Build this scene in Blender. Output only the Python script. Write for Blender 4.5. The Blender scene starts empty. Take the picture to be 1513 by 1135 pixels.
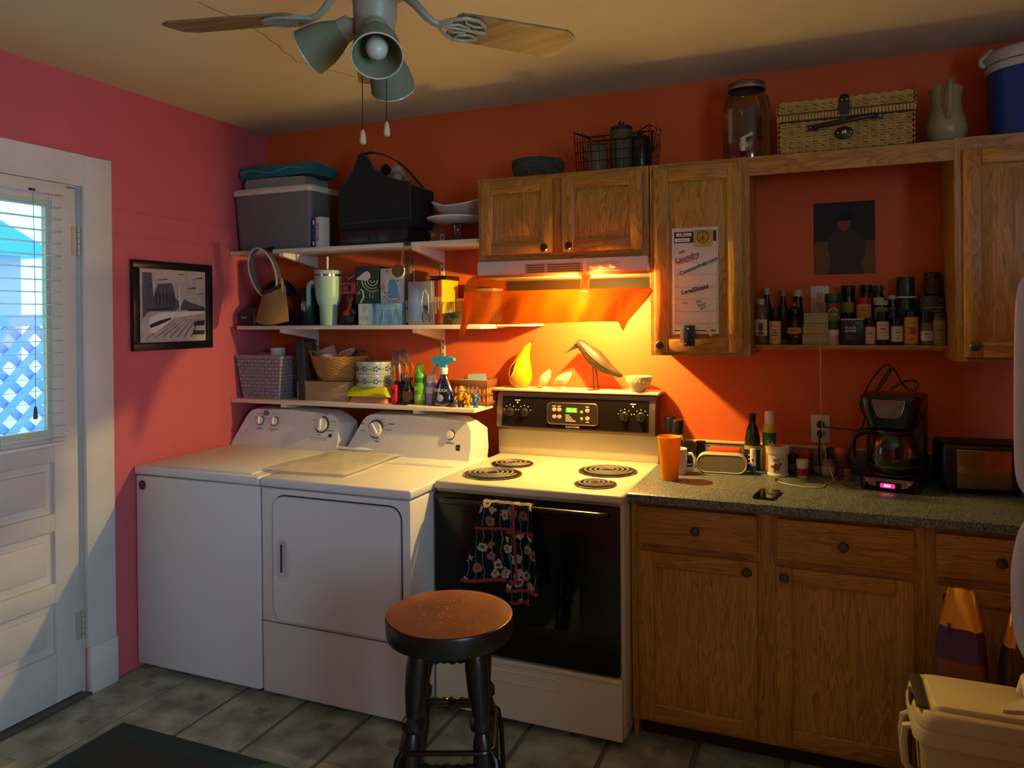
import bpy, bmesh, math, random
from mathutils import Vector, Matrix
random.seed(7)
S = bpy.context.scene
COL = S.collection
PI = math.pi
R = math.radians

# ---------------------------------------------------------------- camera
cam_d = bpy.data.cameras.new('camera')
cam = bpy.data.objects.new('camera', cam_d); COL.objects.link(cam)
cam_d.sensor_fit = 'HORIZONTAL'; cam_d.sensor_width = 36.0
cam_d.lens = 1112.99 / 1513 * 36.0
cam_d.shift_y = -(567.5 - 474.10) / 1513
cam_d.clip_start = 0.05
yaw, pit, rol = R(22.4775), R(-0.2419), R(-0.5008)
f = Vector((-math.sin(yaw)*math.cos(pit), math.cos(yaw)*math.cos(pit), math.sin(pit)))
r = Vector((math.cos(yaw), math.sin(yaw), 0)); u = r.cross(f)
r2 = r*math.cos(rol) + u*math.sin(rol); u2 = -r*math.sin(rol) + u*math.cos(rol)
m = Matrix((r2, u2, -f)).transposed().to_4x4(); m.translation = Vector((2.8549, -3.3579, 1.5555))
cam.matrix_world = m
S.camera = cam

# ---------------------------------------------------------------- world, lights, exposure
S.view_settings.view_transform = 'Standard'
try: S.view_settings.look = 'None'
except Exception: pass
S.view_settings.exposure = 0.0; S.view_settings.gamma = 1.0
S.view_settings.use_curve_mapping = False
S.cycles.use_denoising = True
S.cycles.max_bounces = 10; S.cycles.transparent_max_bounces = 12
S.cycles.sample_clamp_indirect = 4.0
W = bpy.data.worlds.new('sky'); S.world = W; W.use_nodes = True
wn = W.node_tree.nodes; bg = wn['Background']
bg.inputs[0].default_value = (0.48, 0.80, 1.0, 1); bg.inputs[1].default_value = 2.5

def lamp(name, kind, loc, power, color, **k):
    d = bpy.data.lights.new(name, kind); d.energy = power; d.color = color
    o = bpy.data.objects.new(name, d); COL.objects.link(o); o.location = loc
    for a, v in k.items(): setattr(d, a, v)
    return o
# daylight coming through the window in the right-hand wall behind the refrigerator
L1 = lamp('window_daylight', 'AREA', (4.50, -3.55, 1.55), 66, (0.42, 0.70, 1.0), shape='RECTANGLE', size=1.3, size_y=1.3)
L1.rotation_euler = (0, R(90), 0)
# the bulb of the range hood
lamp('hood_bulb_light', 'POINT', (1.935, -0.349, 1.638), 84, (1.0, 0.70, 0.20), shadow_soft_size=0.014)

# ---------------------------------------------------------------- materials
def lin(h):
    h = h.lstrip('#'); c = [int(h[i:i+2], 16)/255 for i in (0, 2, 4)]
    return tuple(x/12.92 if x <= .04045 else ((x+.055)/1.055)**2.4 for x in c) + (1,)
MATS = {}
def mat(name, col, rough=.5, metal=0, spec=.5, var=0, vscale=8, bump=0, bscale=60, emit=None, estr=0, trans=0, alpha=None, stretch=(1,1,1), col2=None, coat=0, sss=0):
    """plain principled material; var mixes a second tone with noise, bump adds fine relief"""
    if name in MATS: return MATS[name]
    M = bpy.data.materials.new(name); M.use_nodes = True; n = M.node_tree.nodes; l = M.node_tree.links
    b = n['Principled BSDF']; c = lin(col)
    b.inputs['Base Color'].default_value = c; b.inputs['Roughness'].default_value = rough
    b.inputs['Metallic'].default_value = metal; b.inputs['Specular IOR Level'].default_value = spec
    b.inputs['Coat Weight'].default_value = coat
    if trans: b.inputs['Transmission Weight'].default_value = trans; b.inputs['IOR'].default_value = 1.3
    if emit: b.inputs['Emission Color'].default_value = lin(emit); b.inputs['Emission Strength'].default_value = estr
    if var or bump:
        tc = n.new('ShaderNodeTexCoord'); mp = n.new('ShaderNodeMapping'); l.new(tc.outputs['Object'], mp.inputs[0])
        mp.inputs['Scale'].default_value = stretch
    if var:
        nz = n.new('ShaderNodeTexNoise'); nz.inputs['Scale'].default_value = vscale; nz.inputs['Detail'].default_value = 6
        l.new(mp.outputs[0], nz.inputs[0])
        rp = n.new('ShaderNodeValToRGB'); rp.color_ramp.elements[0].position = .3; rp.color_ramp.elements[1].position = .7
        rp.color_ramp.elements[0].color = lin(col2) if col2 else tuple(x*(1-var) for x in c[:3]) + (1,)
        rp.color_ramp.elements[1].color = c
        l.new(nz.outputs[0], rp.inputs[0]); l.new(rp.outputs[0], b.inputs['Base Color'])
    if bump:
        nb = n.new('ShaderNodeTexNoise'); nb.inputs['Scale'].default_value = bscale; nb.inputs['Detail'].default_value = 4
        l.new(mp.outputs[0], nb.inputs[0])
        bp = n.new('ShaderNodeBump'); bp.inputs['Strength'].default_value = bump; bp.inputs['Distance'].default_value = .002
        l.new(nb.outputs[0], bp.inputs['Height']); l.new(bp.outputs[0], b.inputs['Normal'])
    MATS[name] = M
    return M
def oak(name, c1, c2, stretch):
    M = bpy.data.materials.new(name); M.use_nodes = True; n = M.node_tree.nodes; l = M.node_tree.links; b = n['Principled BSDF']
    tc = n.new('ShaderNodeTexCoord'); mp = n.new('ShaderNodeMapping'); mp.inputs['Scale'].default_value = stretch
    l.new(tc.outputs['Object'], mp.inputs[0])
    nz = n.new('ShaderNodeTexNoise'); nz.inputs['Scale'].default_value = 2.2; nz.inputs['Detail'].default_value = 2; nz.inputs['Distortion'].default_value = .6
    l.new(mp.outputs[0], nz.inputs[0])
    ml = n.new('ShaderNodeMath'); ml.operation = 'MULTIPLY'; ml.inputs[1].default_value = 14; l.new(nz.outputs[0], ml.inputs[0])
    fr = n.new('ShaderNodeMath'); fr.operation = 'FRACT'; l.new(ml.outputs[0], fr.inputs[0])
    n2 = n.new('ShaderNodeTexNoise'); n2.inputs['Scale'].default_value = 9; n2.inputs['Detail'].default_value = 8; l.new(mp.outputs[0], n2.inputs[0])
    ad = n.new('ShaderNodeMath'); ad.operation = 'MULTIPLY_ADD'; ad.inputs[1].default_value = .45; l.new(fr.outputs[0], ad.inputs[0]); 
    m3 = n.new('ShaderNodeMath'); m3.operation = 'MULTIPLY'; m3.inputs[1].default_value = .7; l.new(n2.outputs[0], m3.inputs[0]); l.new(m3.outputs[0], ad.inputs[2])
    rp = n.new('ShaderNodeValToRGB'); rp.color_ramp.elements[0].position = .2; rp.color_ramp.elements[1].position = .75
    rp.color_ramp.elements[0].color = lin(c1); rp.color_ramp.elements[1].color = lin(c2)
    l.new(ad.outputs[0], rp.inputs[0]); l.new(rp.outputs[0], b.inputs['Base Color'])
    b.inputs['Roughness'].default_value = .42
    bp = n.new('ShaderNodeBump'); bp.inputs['Strength'].default_value = .12; bp.inputs['Distance'].default_value = .004
    l.new(ad.outputs[0], bp.inputs['Height']); l.new(bp.outputs[0], b.inputs['Normal'])
    MATS[name] = M
    return M
OAKV = oak('oak_vertical', '#85561c', '#bd8a3a', (9, 9, .8))
OAKH = oak('oak_horizontal', '#805017', '#b88434', (.8, 9, 9))
PAINTL = mat('orange_paint_cool_tint', '#ca6069', .55, spec=.35, var=.10, vscale=3, bump=.06, bscale=120)  # same orange wall paint, pinked so its colour carries the cool daylight
PAINT = mat('orange_paint', '#d8622a', .55, spec=.35, var=.10, vscale=3, bump=.06, bscale=120)
WHITE = mat('white_enamel', '#dcdad8', .42, spec=.3, var=.03, vscale=4)
TRIMW = mat('old_white_paint', '#d3cdc6', .5, var=.10, vscale=6, bump=.05, bscale=30)
CEIL = mat('ceiling_paint', '#d2cba6', .8, var=.12, vscale=2.5, bump=.10, bscale=25)
SHELFW = mat('shelf_melamine', '#dcd3c4', .45)
BLACK = mat('black_plastic', '#0e0e10', .35)
BLKG = mat('black_glass', '#08090a', .22, spec=.35)
DARK = mat('dark_grey', '#26282c', .6)
CHROME = mat('chrome', '#c8c6c2', .18, metal=1)
STEEL = mat('brushed_steel', '#8d8578', .38, metal=1)
PEWTER = mat('pewter', '#5b544a', .38, metal=1)
PAPERW = mat('white_paper', '#d9d5cc', .75)
CREAM = mat('cream_label', '#d8c893', .7)
YELLOW = mat('yellow_glaze', '#dda60c', .3)
def glassy(name, col, mixv, rough=.03, fres=.6):
    """thin clear container: see-through tinted by its colour, part mirror"""
    M = bpy.data.materials.new(name); M.use_nodes = True; n = M.node_tree.nodes; l = M.node_tree.links
    n.remove(n['Principled BSDF']); b = n.new('ShaderNodeBsdfGlossy'); b.inputs['Color'].default_value = (.9, .9, .9, 1); b.inputs['Roughness'].default_value = rough
    t = n.new('ShaderNodeBsdfTransparent'); t.inputs[0].default_value = lin(col); mx = n.new('ShaderNodeMixShader')
    lw = n.new('ShaderNodeLayerWeight'); lw.inputs[0].default_value = .35
    mr = n.new('ShaderNodeMath'); mr.operation = 'MULTIPLY_ADD'; l.new(lw.outputs['Fresnel'], mr.inputs[0]); mr.inputs[1].default_value = fres; mr.inputs[2].default_value = mixv*.25; mr.use_clamp = True
    l.new(mr.outputs[0], mx.inputs[0])
    l.new(t.outputs[0], mx.inputs[1]); l.new(b.outputs[0], mx.inputs[2]); l.new(mx.outputs[0], n['Material Output'].inputs[0])
    MATS[name] = M
    return M
GLASS = glassy('clear_glass', '#e8efea', .14)
AMBERG = glassy('brown_glass', '#5a3a18', .35)
JUGGL = glassy('jug_glass', '#dccba4', .22, .1)
PANE = glassy('window_glass', '#f4fafc', .04, .02, .12)

# ---------------------------------------------------------------- geometry builder
class G:
    def __init__(s): s.bm = bmesh.new(); s.M = None
    def _add(s, vs, fs):
        V = [s.bm.verts.new(s.M @ Vector(v) if s.M else v) for v in vs]
        F = []
        for q in fs:
            try: F.append(s.bm.faces.new([V[i] for i in q]))
            except ValueError: pass
        return V, F
    def box(s, x0, x1, y0, y1, z0, z1, bev=0, seg=2):
        vs = [(x, y, z) for x in (x0, x1) for y in (y0, y1) for z in (z0, z1)]
        fs = [(0,1,3,2), (4,6,7,5), (0,4,5,1), (2,3,7,6), (0,2,6,4), (1,5,7,3)]
        V, F = s._add(vs, fs)
        if bev:
            es = list({e for q in F for e in q.edges})
            bmesh.ops.bevel(s.bm, geom=es, offset=bev, segments=seg, affect='EDGES', profile=.5)
        return s
    def loft(s, rings, caps=True, closed=True):
        n = len(rings[0]); vs = [p for q in rings for p in q]; fs = []
        for i in range(len(rings)-1):
            for j in range(n if closed else n-1):
                a = i*n+j; b = i*n+(j+1) % n
                fs.append((a, b, b+n, a+n))
        if caps and closed: fs.append(tuple(range(n-1, -1, -1))); fs.append(tuple(range(len(vs)-n, len(vs))))
        s._add(vs, fs); return s
    def lathe(s, prof, c=(0,0,0), seg=24, axis='z', caps=True, sx=1, sy=1):
        rings = []
        for rr, h in prof:
            ring = []
            for k in range(seg):
                a = 2*PI*k/seg; p = (rr*math.cos(a)*sx, rr*math.sin(a)*sy, h)
                if axis == 'y': p = (p[0], -p[2], p[1])     # axis runs towards the viewer (-y)
                elif axis == 'x': p = (p[2], p[0], p[1])
                ring.append((c[0]+p[0], c[1]+p[1], c[2]+p[2]))
            rings.append(ring)
        return s.loft(rings, caps)
    def cyl(s, rr, z0, z1, c=(0,0,0), seg=20, axis='z'):
        return s.lathe([(rr, z0), (rr, z1)], c, seg, axis)
    def tube(s, pts, rr, seg=8, closed=False, caps=True):
        P = [Vector(p) for p in pts]; n = len(P); rings = []
        prev = None
        for i in range(n):
            if closed: t = P[(i+1) % n]-P[i-1]
            else: t = P[min(i+1, n-1)]-P[max(i-1, 0)]
            if t.length < 1e-9: t = Vector((0,0,1))
            t.normalize()
            if prev is None:
                a = Vector((0,0,1)) if abs(t.z) < .9 else Vector((1,0,0))
                nn = t.cross(a).normalized()
            else:
                nn = prev-t*prev.dot(t)
                nn = nn.normalized() if nn.length > 1e-6 else t.orthogonal().normalized()
            prev = nn; bb = t.cross(nn)
            q = rr[i] if isinstance(rr, (list, tuple)) else rr
            rings.append([P[i]+nn*q*math.cos(2*PI*k/seg)+bb*q*math.sin(2*PI*k/seg) for k in range(seg)])
        if closed: rings.append(rings[0])
        return s.loft(rings, caps and not closed)
    def prism(s, poly, a0, a1, plane='xz', inset=0):
        """poly in a plane, extruded along the remaining axis"""
        def P(p, a):
            return (p[0], a, p[1]) if plane == 'xz' else (p[0], p[1], a) if plane == 'xy' else (a, p[0], p[1])
        return s.loft([[P(p, a0) for p in poly], [P(p, a1) for p in poly]])
    def ball(s, c, rx, ry=None, rz=None, seg=16, rings=10):
        ry = ry or rx; rz = rz or rx
        pr = [(max(math.sin(PI*i/rings), .001), -math.cos(PI*i/rings)) for i in range(rings+1)]
        rg = [[(c[0]+q*rx*math.cos(2*PI*k/seg), c[1]+q*ry*math.sin(2*PI*k/seg), c[2]+h*rz) for k in range(seg)] for q, h in pr]
        return s.loft(rg)
    def sheet(s, fn, nu, nv, th=0):
        vs = [fn(i/nu, j/nv) for j in range(nv+1) for i in range(nu+1)]
        fs = [(j*(nu+1)+i, j*(nu+1)+i+1, (j+1)*(nu+1)+i+1, (j+1)*(nu+1)+i) for j in range(nv) for i in range(nu)]
        V, F = s._add(vs, fs)
        if th: bmesh.ops.solidify(s.bm, geom=F, thickness=th)
        return s
    def quad(s, a, b, c, d): s._add([a, b, c, d], [(0,1,2,3)]); return s
    def poly(s, pts): s._add(pts, [tuple(range(len(pts)))]); return s
def rrect(x0, x1, z0, z1, rd, n=5):
    out = []
    for cx, cz, a0 in ((x1-rd, z1-rd, 0), (x0+rd, z1-rd, 90), (x0+rd, z0+rd, 180), (x1-rd, z0+rd, 270)):
        for k in range(n+1):
            a = R(a0+90*k/n); out.append((cx+rd*math.cos(a), cz+rd*math.sin(a)))
    return out
def obj(name, g, m, parent=None, smooth=40, loc=None, rz=0):
    me = bpy.data.meshes.new(name)
    bmesh.ops.recalc_face_normals(g.bm, faces=g.bm.faces)
    g.bm.to_mesh(me); g.bm.free()
    if smooth:
        me.polygons.foreach_set('use_smooth', [True]*len(me.polygons))
        me.set_sharp_from_angle(angle=R(smooth))
    if m: me.materials.append(m)
    o = bpy.data.objects.new(name, me); COL.objects.link(o)
    if parent: o.parent = parent
    if loc: o.location = loc
    if rz: o.rotation_euler.z = rz
    return o
def tag(o, label, cat, group=None):
    o['label'] = label; o['category'] = cat
    if group: o['group'] = group
    return o
def thing(name, label, cat, loc=(0,0,0), rz=0, group=None):
    o = bpy.data.objects.new(name, None); COL.objects.link(o); o.location = loc; o.rotation_euler.z = rz
    o.empty_display_size = .02
    return tag(o, label, cat, group)
def struct(name, g, m, smooth=40, parent=None):
    o = obj(name, g, m, parent, smooth); o['kind'] = 'structure'; return o
def dup(o, parent=None):
    c = o.copy(); COL.objects.link(c)
    if parent: c.parent = parent
    for ch in list(o.children): dup(ch, c)
    return c
def text(name, s, size, m, parent, loc, rot=(PI/2, 0, 0), ext=.0004, shear=0, align='CENTER', sx=1, bold=0):
    cu = bpy.data.curves.new(name, 'FONT'); cu.body = s; cu.size = size; cu.extrude = ext; cu.shear = shear
    cu.align_x = align; cu.align_y = 'CENTER'; cu.resolution_u = 2; cu.offset = bold
    tmp = bpy.data.objects.new(name, cu); COL.objects.link(tmp)
    me = bpy.data.meshes.new_from_object(tmp); bpy.data.objects.remove(tmp)
    me.materials.clear(); me.materials.append(m)
    o = bpy.data.objects.new(name, me); COL.objects.link(o); o.parent = parent; o.location = loc; o.rotation_euler = rot; o.scale = (sx, 1, 1)
    return o
def band(rr, z0, z1, a0=200, a1=340, seg=14):
    """a wrap-round label on a round container, angles in degrees, 270 faces the room"""
    g = G(); g.sheet(lambda p, q: (rr*math.cos(R(a0+(a1-a0)*p)), rr*math.sin(R(a0+(a1-a0)*p)), z0+(z1-z0)*q), seg, 1)
    return g

# ================================================================ the setting
H = 2.58; X1 = 4.40; Y0 = -4.90
GROUT = mat('grout', '#6a6352', .8)
def tile_material():
    M = bpy.data.materials.new('mottled_tile'); M.use_nodes = True; n = M.node_tree.nodes; l = M.node_tree.links; b = n['Principled BSDF']
    tc = n.new('ShaderNodeTexCoord'); oi = n.new('ShaderNodeObjectInfo')
    ge = n.new('ShaderNodeNewGeometry')
    n1 = n.new('ShaderNodeTexNoise'); n1.inputs['Scale'].default_value = 9; n1.inputs['Detail'].default_value = 8; l.new(ge.outputs['Position'], n1.inputs[0])
    rp = n.new('ShaderNodeValToRGB'); e = rp.color_ramp.elements; e[0].position = .32; e[1].position = .68
    e[0].color = lin('#74745e'); e[1].color = lin('#b2b298'); l.new(n1.outputs[0], rp.inputs[0])
    # printed inlay: a small darker square in each tile
    sx = n.new('ShaderNodeSeparateXYZ'); l.new(tc.outputs['Object'], sx.inputs[0])
    def near(sock, c):
        a = n.new('ShaderNodeMath'); a.operation = 'SUBTRACT'; l.new(sock, a.inputs[0]); a.inputs[1].default_value = c
        q = n.new('ShaderNodeMath'); q.operation = 'ABSOLUTE'; l.new(a.outputs[0], q.inputs[0])
        k = n.new('ShaderNodeMath'); k.operation = 'LESS_THAN'; l.new(q.outputs[0], k.inputs[0]); k.inputs[1].default_value = .026
        return k.outputs[0]
    mm = n.new('ShaderNodeMath'); mm.operation = 'MULTIPLY'; l.new(near(sx.outputs[0], .03), mm.inputs[0]); l.new(near(sx.outputs[1], .04), mm.inputs[1])
    m2 = n.new('ShaderNodeMath'); m2.operation = 'MULTIPLY'; l.new(mm.outputs[0], m2.inputs[0]); m2.inputs[1].default_value = .45
    mx = n.new('ShaderNodeMix'); mx.data_type = 'RGBA'; l.new(m2.outputs[0], mx.inputs[0]); l.new(rp.outputs[0], mx.inputs[6]); mx.inputs[7].default_value = lin('#4c4233')
    hs = n.new('ShaderNodeHueSaturation'); l.new(mx.outputs[2], hs.inputs['Color'])
    va = n.new('ShaderNodeMath'); va.operation = 'MULTIPLY_ADD'; l.new(oi.outputs['Random'], va.inputs[0]); va.inputs[1].default_value = .25; va.inputs[2].default_value = .86
    l.new(va.outputs[0], hs.inputs['Value']); l.new(hs.outputs[0], b.inputs['Base Color']); b.inputs['Roughness'].default_value = .5
    return M
TILE = tile_material()
floor = struct('floor', G().box(-.12, X1+.12, Y0-.12, .12, -.10, -.004), GROUT)
t0 = obj('tile', G().box(-.1515, .1515, -.1515, .1515, -.006, 0, .001, 1), TILE, floor)
first = True
for j in range(14):
    for i in range(15):
        o = t0 if first else t0.copy()
        if not first: COL.objects.link(o)
        first = False
        o.location = (-.016+.305*(i+.5), -.872-.305*(j-.5), 0)
        if i == 0: o.scale.x = .94; o.location.x += .010
ceil_ = struct('ceiling', G().box(-.12, X1+.12, Y0-.12, .12, H, H+.10), CEIL)
ck = G()
def crack(pts):
    P = [Vector((x, y, H-.0003)) for x, y in pts]
    L = []
    for a, b in zip(P, P[1:]):
        for k in range(5):
            q = a.lerp(b, k/5); L.append(q+Vector((random.uniform(-.008, .008), 0, 0)))
    L.append(P[-1])
    for a, b in zip(L, L[1:]):
        w = Vector((.0022, 0, 0)); ck.quad(a-w, a+w, b+w, b-w)
crack([(1.008, -1.50), (1.009, -1.197), (.936, -.918), (1.00, -.75), (1.09, -.46)])
obj('crack', ck, mat('crack_shadow', '#6b5436', .9), ceil_, 0)

DY0, DY1, DZ = -1.975, -1.145, 2.115            # door opening
g = G(); g.box(-.12, 0, DY1, 0, 0, H); g.box(-.12, 0, Y0, DY0, 0, H); g.box(-.12, 0, DY0, DY1, DZ, H)
g2 = G(); g2.box(-.14, -.121, DY1, .1, -.5, H); g2.box(-.14, -.121, Y0, DY0, -.5, H); g2.box(-.14, -.121, DY0, DY1, DZ, H)
struct('wall_outside', g2, mat('siding', '#c9ccd2', .7))
wall_l = struct('wall_left', g, PAINTL)
obj('batten', G().box(0, .006, -1.02, -.003, 2.040, 2.047), PAINTL, wall_l)
obj('batten', G().box(0, .005, -1.02, -.003, 1.933, 1.939), PAINTL, wall_l)
struct('wall_back', G().box(-.12, X1+.12, 0, .12, 0, H), PAINT)
struct('wall_front', G().box(-.12, X1+.12, Y0-.12, Y0, 0, H), PAINT)
g = G(); wy0, wy1, wz0, wz1 = -4.2, -2.9, .90, 2.20
g.box(X1, X1+.12, Y0, wy0, 0, H); g.box(X1, X1+.12, wy1, 0, 0, H); g.box(X1, X1+.12, wy0, wy1, 0, wz0); g.box(X1, X1+.12, wy0, wy1, wz1, H)
struct('wall_right', g, PAINT)
# door casing, jamb and plinth block
g = G(); g.box(0, .022, -1.1465, -1.012, .195, 2.245, .003); struct('trim_1', g, TRIMW)
g = G(); g.loft([[(x, y, z) for x, z in ((0, DZ-.001), (.022, DZ-.001), (.022, 2.245), (0, 2.245))] for y in (-2.11, -1.1475)]); 
struct('trim_2', g, TRIMW)
struct('trim_3', G().box(0, .022, -2.11, -1.985, .0, DZ+.003, .003), TRIMW)
struct('trim_4', G().box(0, .028, -1.140, -1.008, 0, .195, .004), TRIMW)
g = G(); g.box(-.118, -.002, -1.1475, DY1+.001, 0.012, DZ); g.box(-.118, -.002, DY0, DY0+.004, .012, DZ); g.box(-.118, -.002, DY0+.004, -1.1475, DZ-.006, DZ-.001)
struct('trim_5', g, TRIMW)
struct('trim_6', G().box(-.115, .03, DY0+.001, -1.135, 0, .012, .003), mat('threshold', '#5b554c', .5, metal=.4))

# the door: stiles and rails with three sunk panels below a glazed light
dx0, dx1 = -.055, -.012
a, b = DY0+.012, -1.158
gl0, gl1 = -1.862, -1.262
g = G()
g.box(dx0, dx1, -1.262, b, .016, 2.104, .003); g.box(dx0, dx1, a, -1.862, .016, 2.104, .003)
for z0, z1 in ((.016, .215), (.42, .50), (.71, .782), (.99, 1.10), (2.04, 2.104)): g.box(dx0, dx1, -1.862, -1.262, z0, z1, .003)
door = struct('door_1', g, TRIMW)
for z0, z1 in ((.215, .42), (.50, .71), (.782, .99)):
    g = G(); g.box(dx0+.01, dx1-.020, -1.862, -1.262, z0, z1); g.box(dx0+.008, dx1-.012, -1.835, -1.29, z0+.035, z1-.035, .006)
    obj('panel', g, TRIMW, door)
g = G()
for y0, y1, z0, z1 in ((-1.284, -1.262, 1.10, 2.04), (-1.862, -1.84, 1.10, 2.04), (-1.84, -1.284, 1.10, 1.122), (-1.84, -1.284, 2.018, 2.04)): g.box(-.045, -.020, y0, y1, z0, z1)
obj('glazing_bead', g, mat('bead_paint', '#b9c4a8', .5), door)
obj('glass_pane', G().box(-.036, -.032, -1.84, -1.284, 1.122, 2.018), PANE, door)
for z0, z1 in ((1.828, 1.949), (.235, .35)):
    g = G(); g.box(-.012, -.008, -1.178, -1.150, z0, z1)
    for k in range(5): g.cyl(.007, z0+(z1-z0)*k/5+.001, z0+(z1-z0)*(k+1)/5-.002, (-.003, -1.151, 0), 10)
    obj('hinge', g, mat('painted_hinge', '#b9b3a6', .45, metal=.3), door)
# the outside, seen through the glass
struct('ground_outside', G().box(-7, -.13, -7.5, 3.5, -.6, -.45), mat('snow', '#f4f6fa', .8, bump=.2, bscale=2))

# ================================================================ things by the door
bl = thing('window_blind', 'white metal slat blind hanging open over the glass of the door', 'blind', (.012, -1.55, 1.06))
SL = mat('blind_slat', '#e4e2de', .4)
y0, y1 = -.33, .312
obj('headrail', G().box(-.018, .022, y0, y1+.008, 1.002, 1.050, .004), TRIMW, bl)
sl0 = None
for k in range(20):
    z = .028+.0487*k
    if sl0 is None:
        g = G(); g.sheet(lambda p, q: (-.012+.027*p, y0+(y1-y0)*q, .0025*math.sin(PI*p)+(p-.5)*.004), 4, 1, .0008)
        sl0 = obj('slat', g, SL, bl); o = sl0
    else: o = sl0.copy(); COL.objects.link(o)
    o.location = (0, 0, z)
obj('bottom_rail', G().box(-.012, .015, y0, y1, 0, .014, .004), SL, bl)
CORD = mat('blind_cord', '#8e9298', .7)
for y in (-.24, .0, .045, .245):
    obj('ladder_cord', G().tube([(.0165, y, 1.0), (.0165, y, .012)], .0009, 5), CORD, bl)
g = G(); g.tube([(.03, .173, 1.01), (.031, .176, .6), (.031, .172, .16)], .0014, 5); obj('pull_cord', g, CORD, bl)
g = G(); g.lathe([(.003, .17), (.006, .16), (.009, .128), (.0075, .12), (.001, .119)], (.031, .172, 0), 10); obj('tassel', g, mat('tassel_wood', '#5b4a44', .6), bl)
obj('tilt_hook', G().box(.020, .028, .160, .185, 1.002, 1.012, .002), DARK, bl)

# beyond the glass: a lattice screen on a porch, a shed roof, trees of snow light
LB = mat('lattice_blue', '#86b4e6', .6)
lat = thing('porch_lattice', 'blue diagonal lattice screen standing outside behind the door glass', 'lattice', (-1.6, -1.0, -.45))
g0 = None
LW = 2.6; Z0, Z1 = 1.10, 1.98
for s in (1, -1):
    for k in range(-6, 22):
        c = -.9+k*.16
        # strip from bottom edge point running up at 45 degrees, clipped to the panel
        ya, za = c, Z0; yb, zb = c+s*(Z1-Z0), Z1
        def clip(ya, za, yb, zb):
            lo, hi = -1.05, 1.10
            if min(ya, yb) > hi or max(ya, yb) < lo: return None
            t0, t1 = 0, 1; d = yb-ya
            for lim, sg in ((lo, 1), (hi, -1)):
                if sg*(ya-lim) < 0: t0 = max(t0, (lim-ya)/d)
                if sg*(yb-lim) < 0: t1 = min(t1, (lim-ya)/d)
            if t1-t0 < .06: return None
            return ya+d*t0, za+(zb-za)*t0, ya+d*t1, za+(zb-za)*t1
        q = clip(ya, za, yb, zb)
        if not q: continue
        A = Vector((.012*s, q[0], q[1])); B = Vector((.012*s, q[2], q[3])); d = (B-A).normalized(); w = Vector((0, -d.z, d.y))*.024; h = Vector((.005, 0, 0))
        g = G(); g.loft([[P+w-h, P+w+h, P-w+h, P-w-h] for P in (A, B)]); obj('strip', g, LB, lat, 0)
for z in (Z0-.05, Z1): obj('rail', G().box(-.03, .03, -1.1, 1.16, z, z+.07, .004), LB, lat)
for y in (-1.1, 1.10): obj('post', G().box(-.04, .04, y, y+.09, 0, 2.05, .004), LB, lat)
sh = thing('garden_shed', 'pale grey garden shed with teal roof beyond the porch lattice', 'shed', (-6.0, -.2, -.45))
obj('wall', G().box(-.9, .9, -2.6, 2.3, 0, 2.75), mat('shed_grey', '#a9b2c8', .7), sh)
g = G(); g.prism([(-2.9, 2.7), (2.5, 2.7), (2.5, 2.8), (.6, 3.75), (-2.9, 2.95)], -1.05, 1.05, 'yz'); obj('roof', g, mat('teal_roof', '#4fb6c4', .6), sh)
sb = G(); sb.ball((0, 0, 0), 1.0, 3.2, 2.05, 24, 14); tag(obj('snow_bank', sb, MATS['snow'], loc=(-3.05, -1.2, -.45)), 'rounded bank of white snow heaped behind the porch lattice', 'snow bank')

# framed etching on the left wall
pf = thing('framed_picture', 'black framed black and white print of a train station on left wall', 'picture', (0, -.674, 1.625))
g = G()
ow, oh, bw = .236, .206, .037
for y0, y1, z0, z1 in ((-ow, ow, oh-bw, oh), (-ow, ow, -oh, -oh+bw), (-ow, -ow+bw, -oh+bw, oh-bw), (ow-bw, ow, -oh+bw, oh-bw)): g.box(.001, .024, y0, y1, z0, z1, .004)
obj('frame', g, mat('blue_black_frame', '#10151f', .3), pf)
obj('print', G().box(.002, .010, -ow+bw, ow-bw, -oh+bw, oh-bw), mat('etching_paper', '#b9ada6', .6, var=.25, vscale=30), pf)
iw, ih = ow-bw, oh-bw
def ink(name, polys, m, x=.0105):
    g = G()
    for p in polys: g.poly([(x, -iw+2*iw*a, -ih+2*ih*b) for a, b in p])
    obj(name, g, m, pf, 0)
GR1 = mat('ink_grey', '#5c5560', .8, var=.35, vscale=60); GR2 = mat('ink_dark', '#2c2a30', .8); GR3 = mat('ink_pale', '#d9cfc8', .8)
ink('printed_building', [[(.06, .32), (.06, .95), (.19, .95), (.21, .62), (.27, .80), (.48, .82), (.53, .62), (.60, .55), (.60, .48), (.53, .43), (.14, .42)], [(.60, .48), (.66, .60), (.80, .52), (.99, .48), (.99, .45), (.62, .44)]], GR1)
ink('printed_windows', [[(.24+.05*k, .50), (.24+.05*k, .68), (.262+.05*k, .68), (.262+.05*k, .50)] for k in range(6)] + [[(.12, .43), (.50, .45), (.50, .48), (.12, .46)]], GR2, .0108)
ink('printed_roofline', [[(.70, .55), (.99, .47), (.99, .485), (.70, .565)], [(.72, .43), (.99, .43), (.99, .46), (.72, .455)]], GR2, .0108)
ink('printed_mast', [[(.585, .45), (.585, .78), (.60, .78), (.60, .45)]], GR3, .011)
ink('printed_train', [[(.14, .22), (.16, .34), (.30, .40), (.99, .44), (.99, .40), (.50, .33), (.36, .22), (.24, .12), (.16, .14)]], GR3, .0108)
ink('printed_carriage', [[(.15, .24), (.30, .30), (.46, .34), (.46, .31), (.30, .24), (.16, .19)], [(.82, .28), (.98, .30), (.98, .22), (.80, .22)], [(.78, .09), (.98, .09), (.98, .15), (.80, .15)]], GR2, .0112)
tr = []
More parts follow.
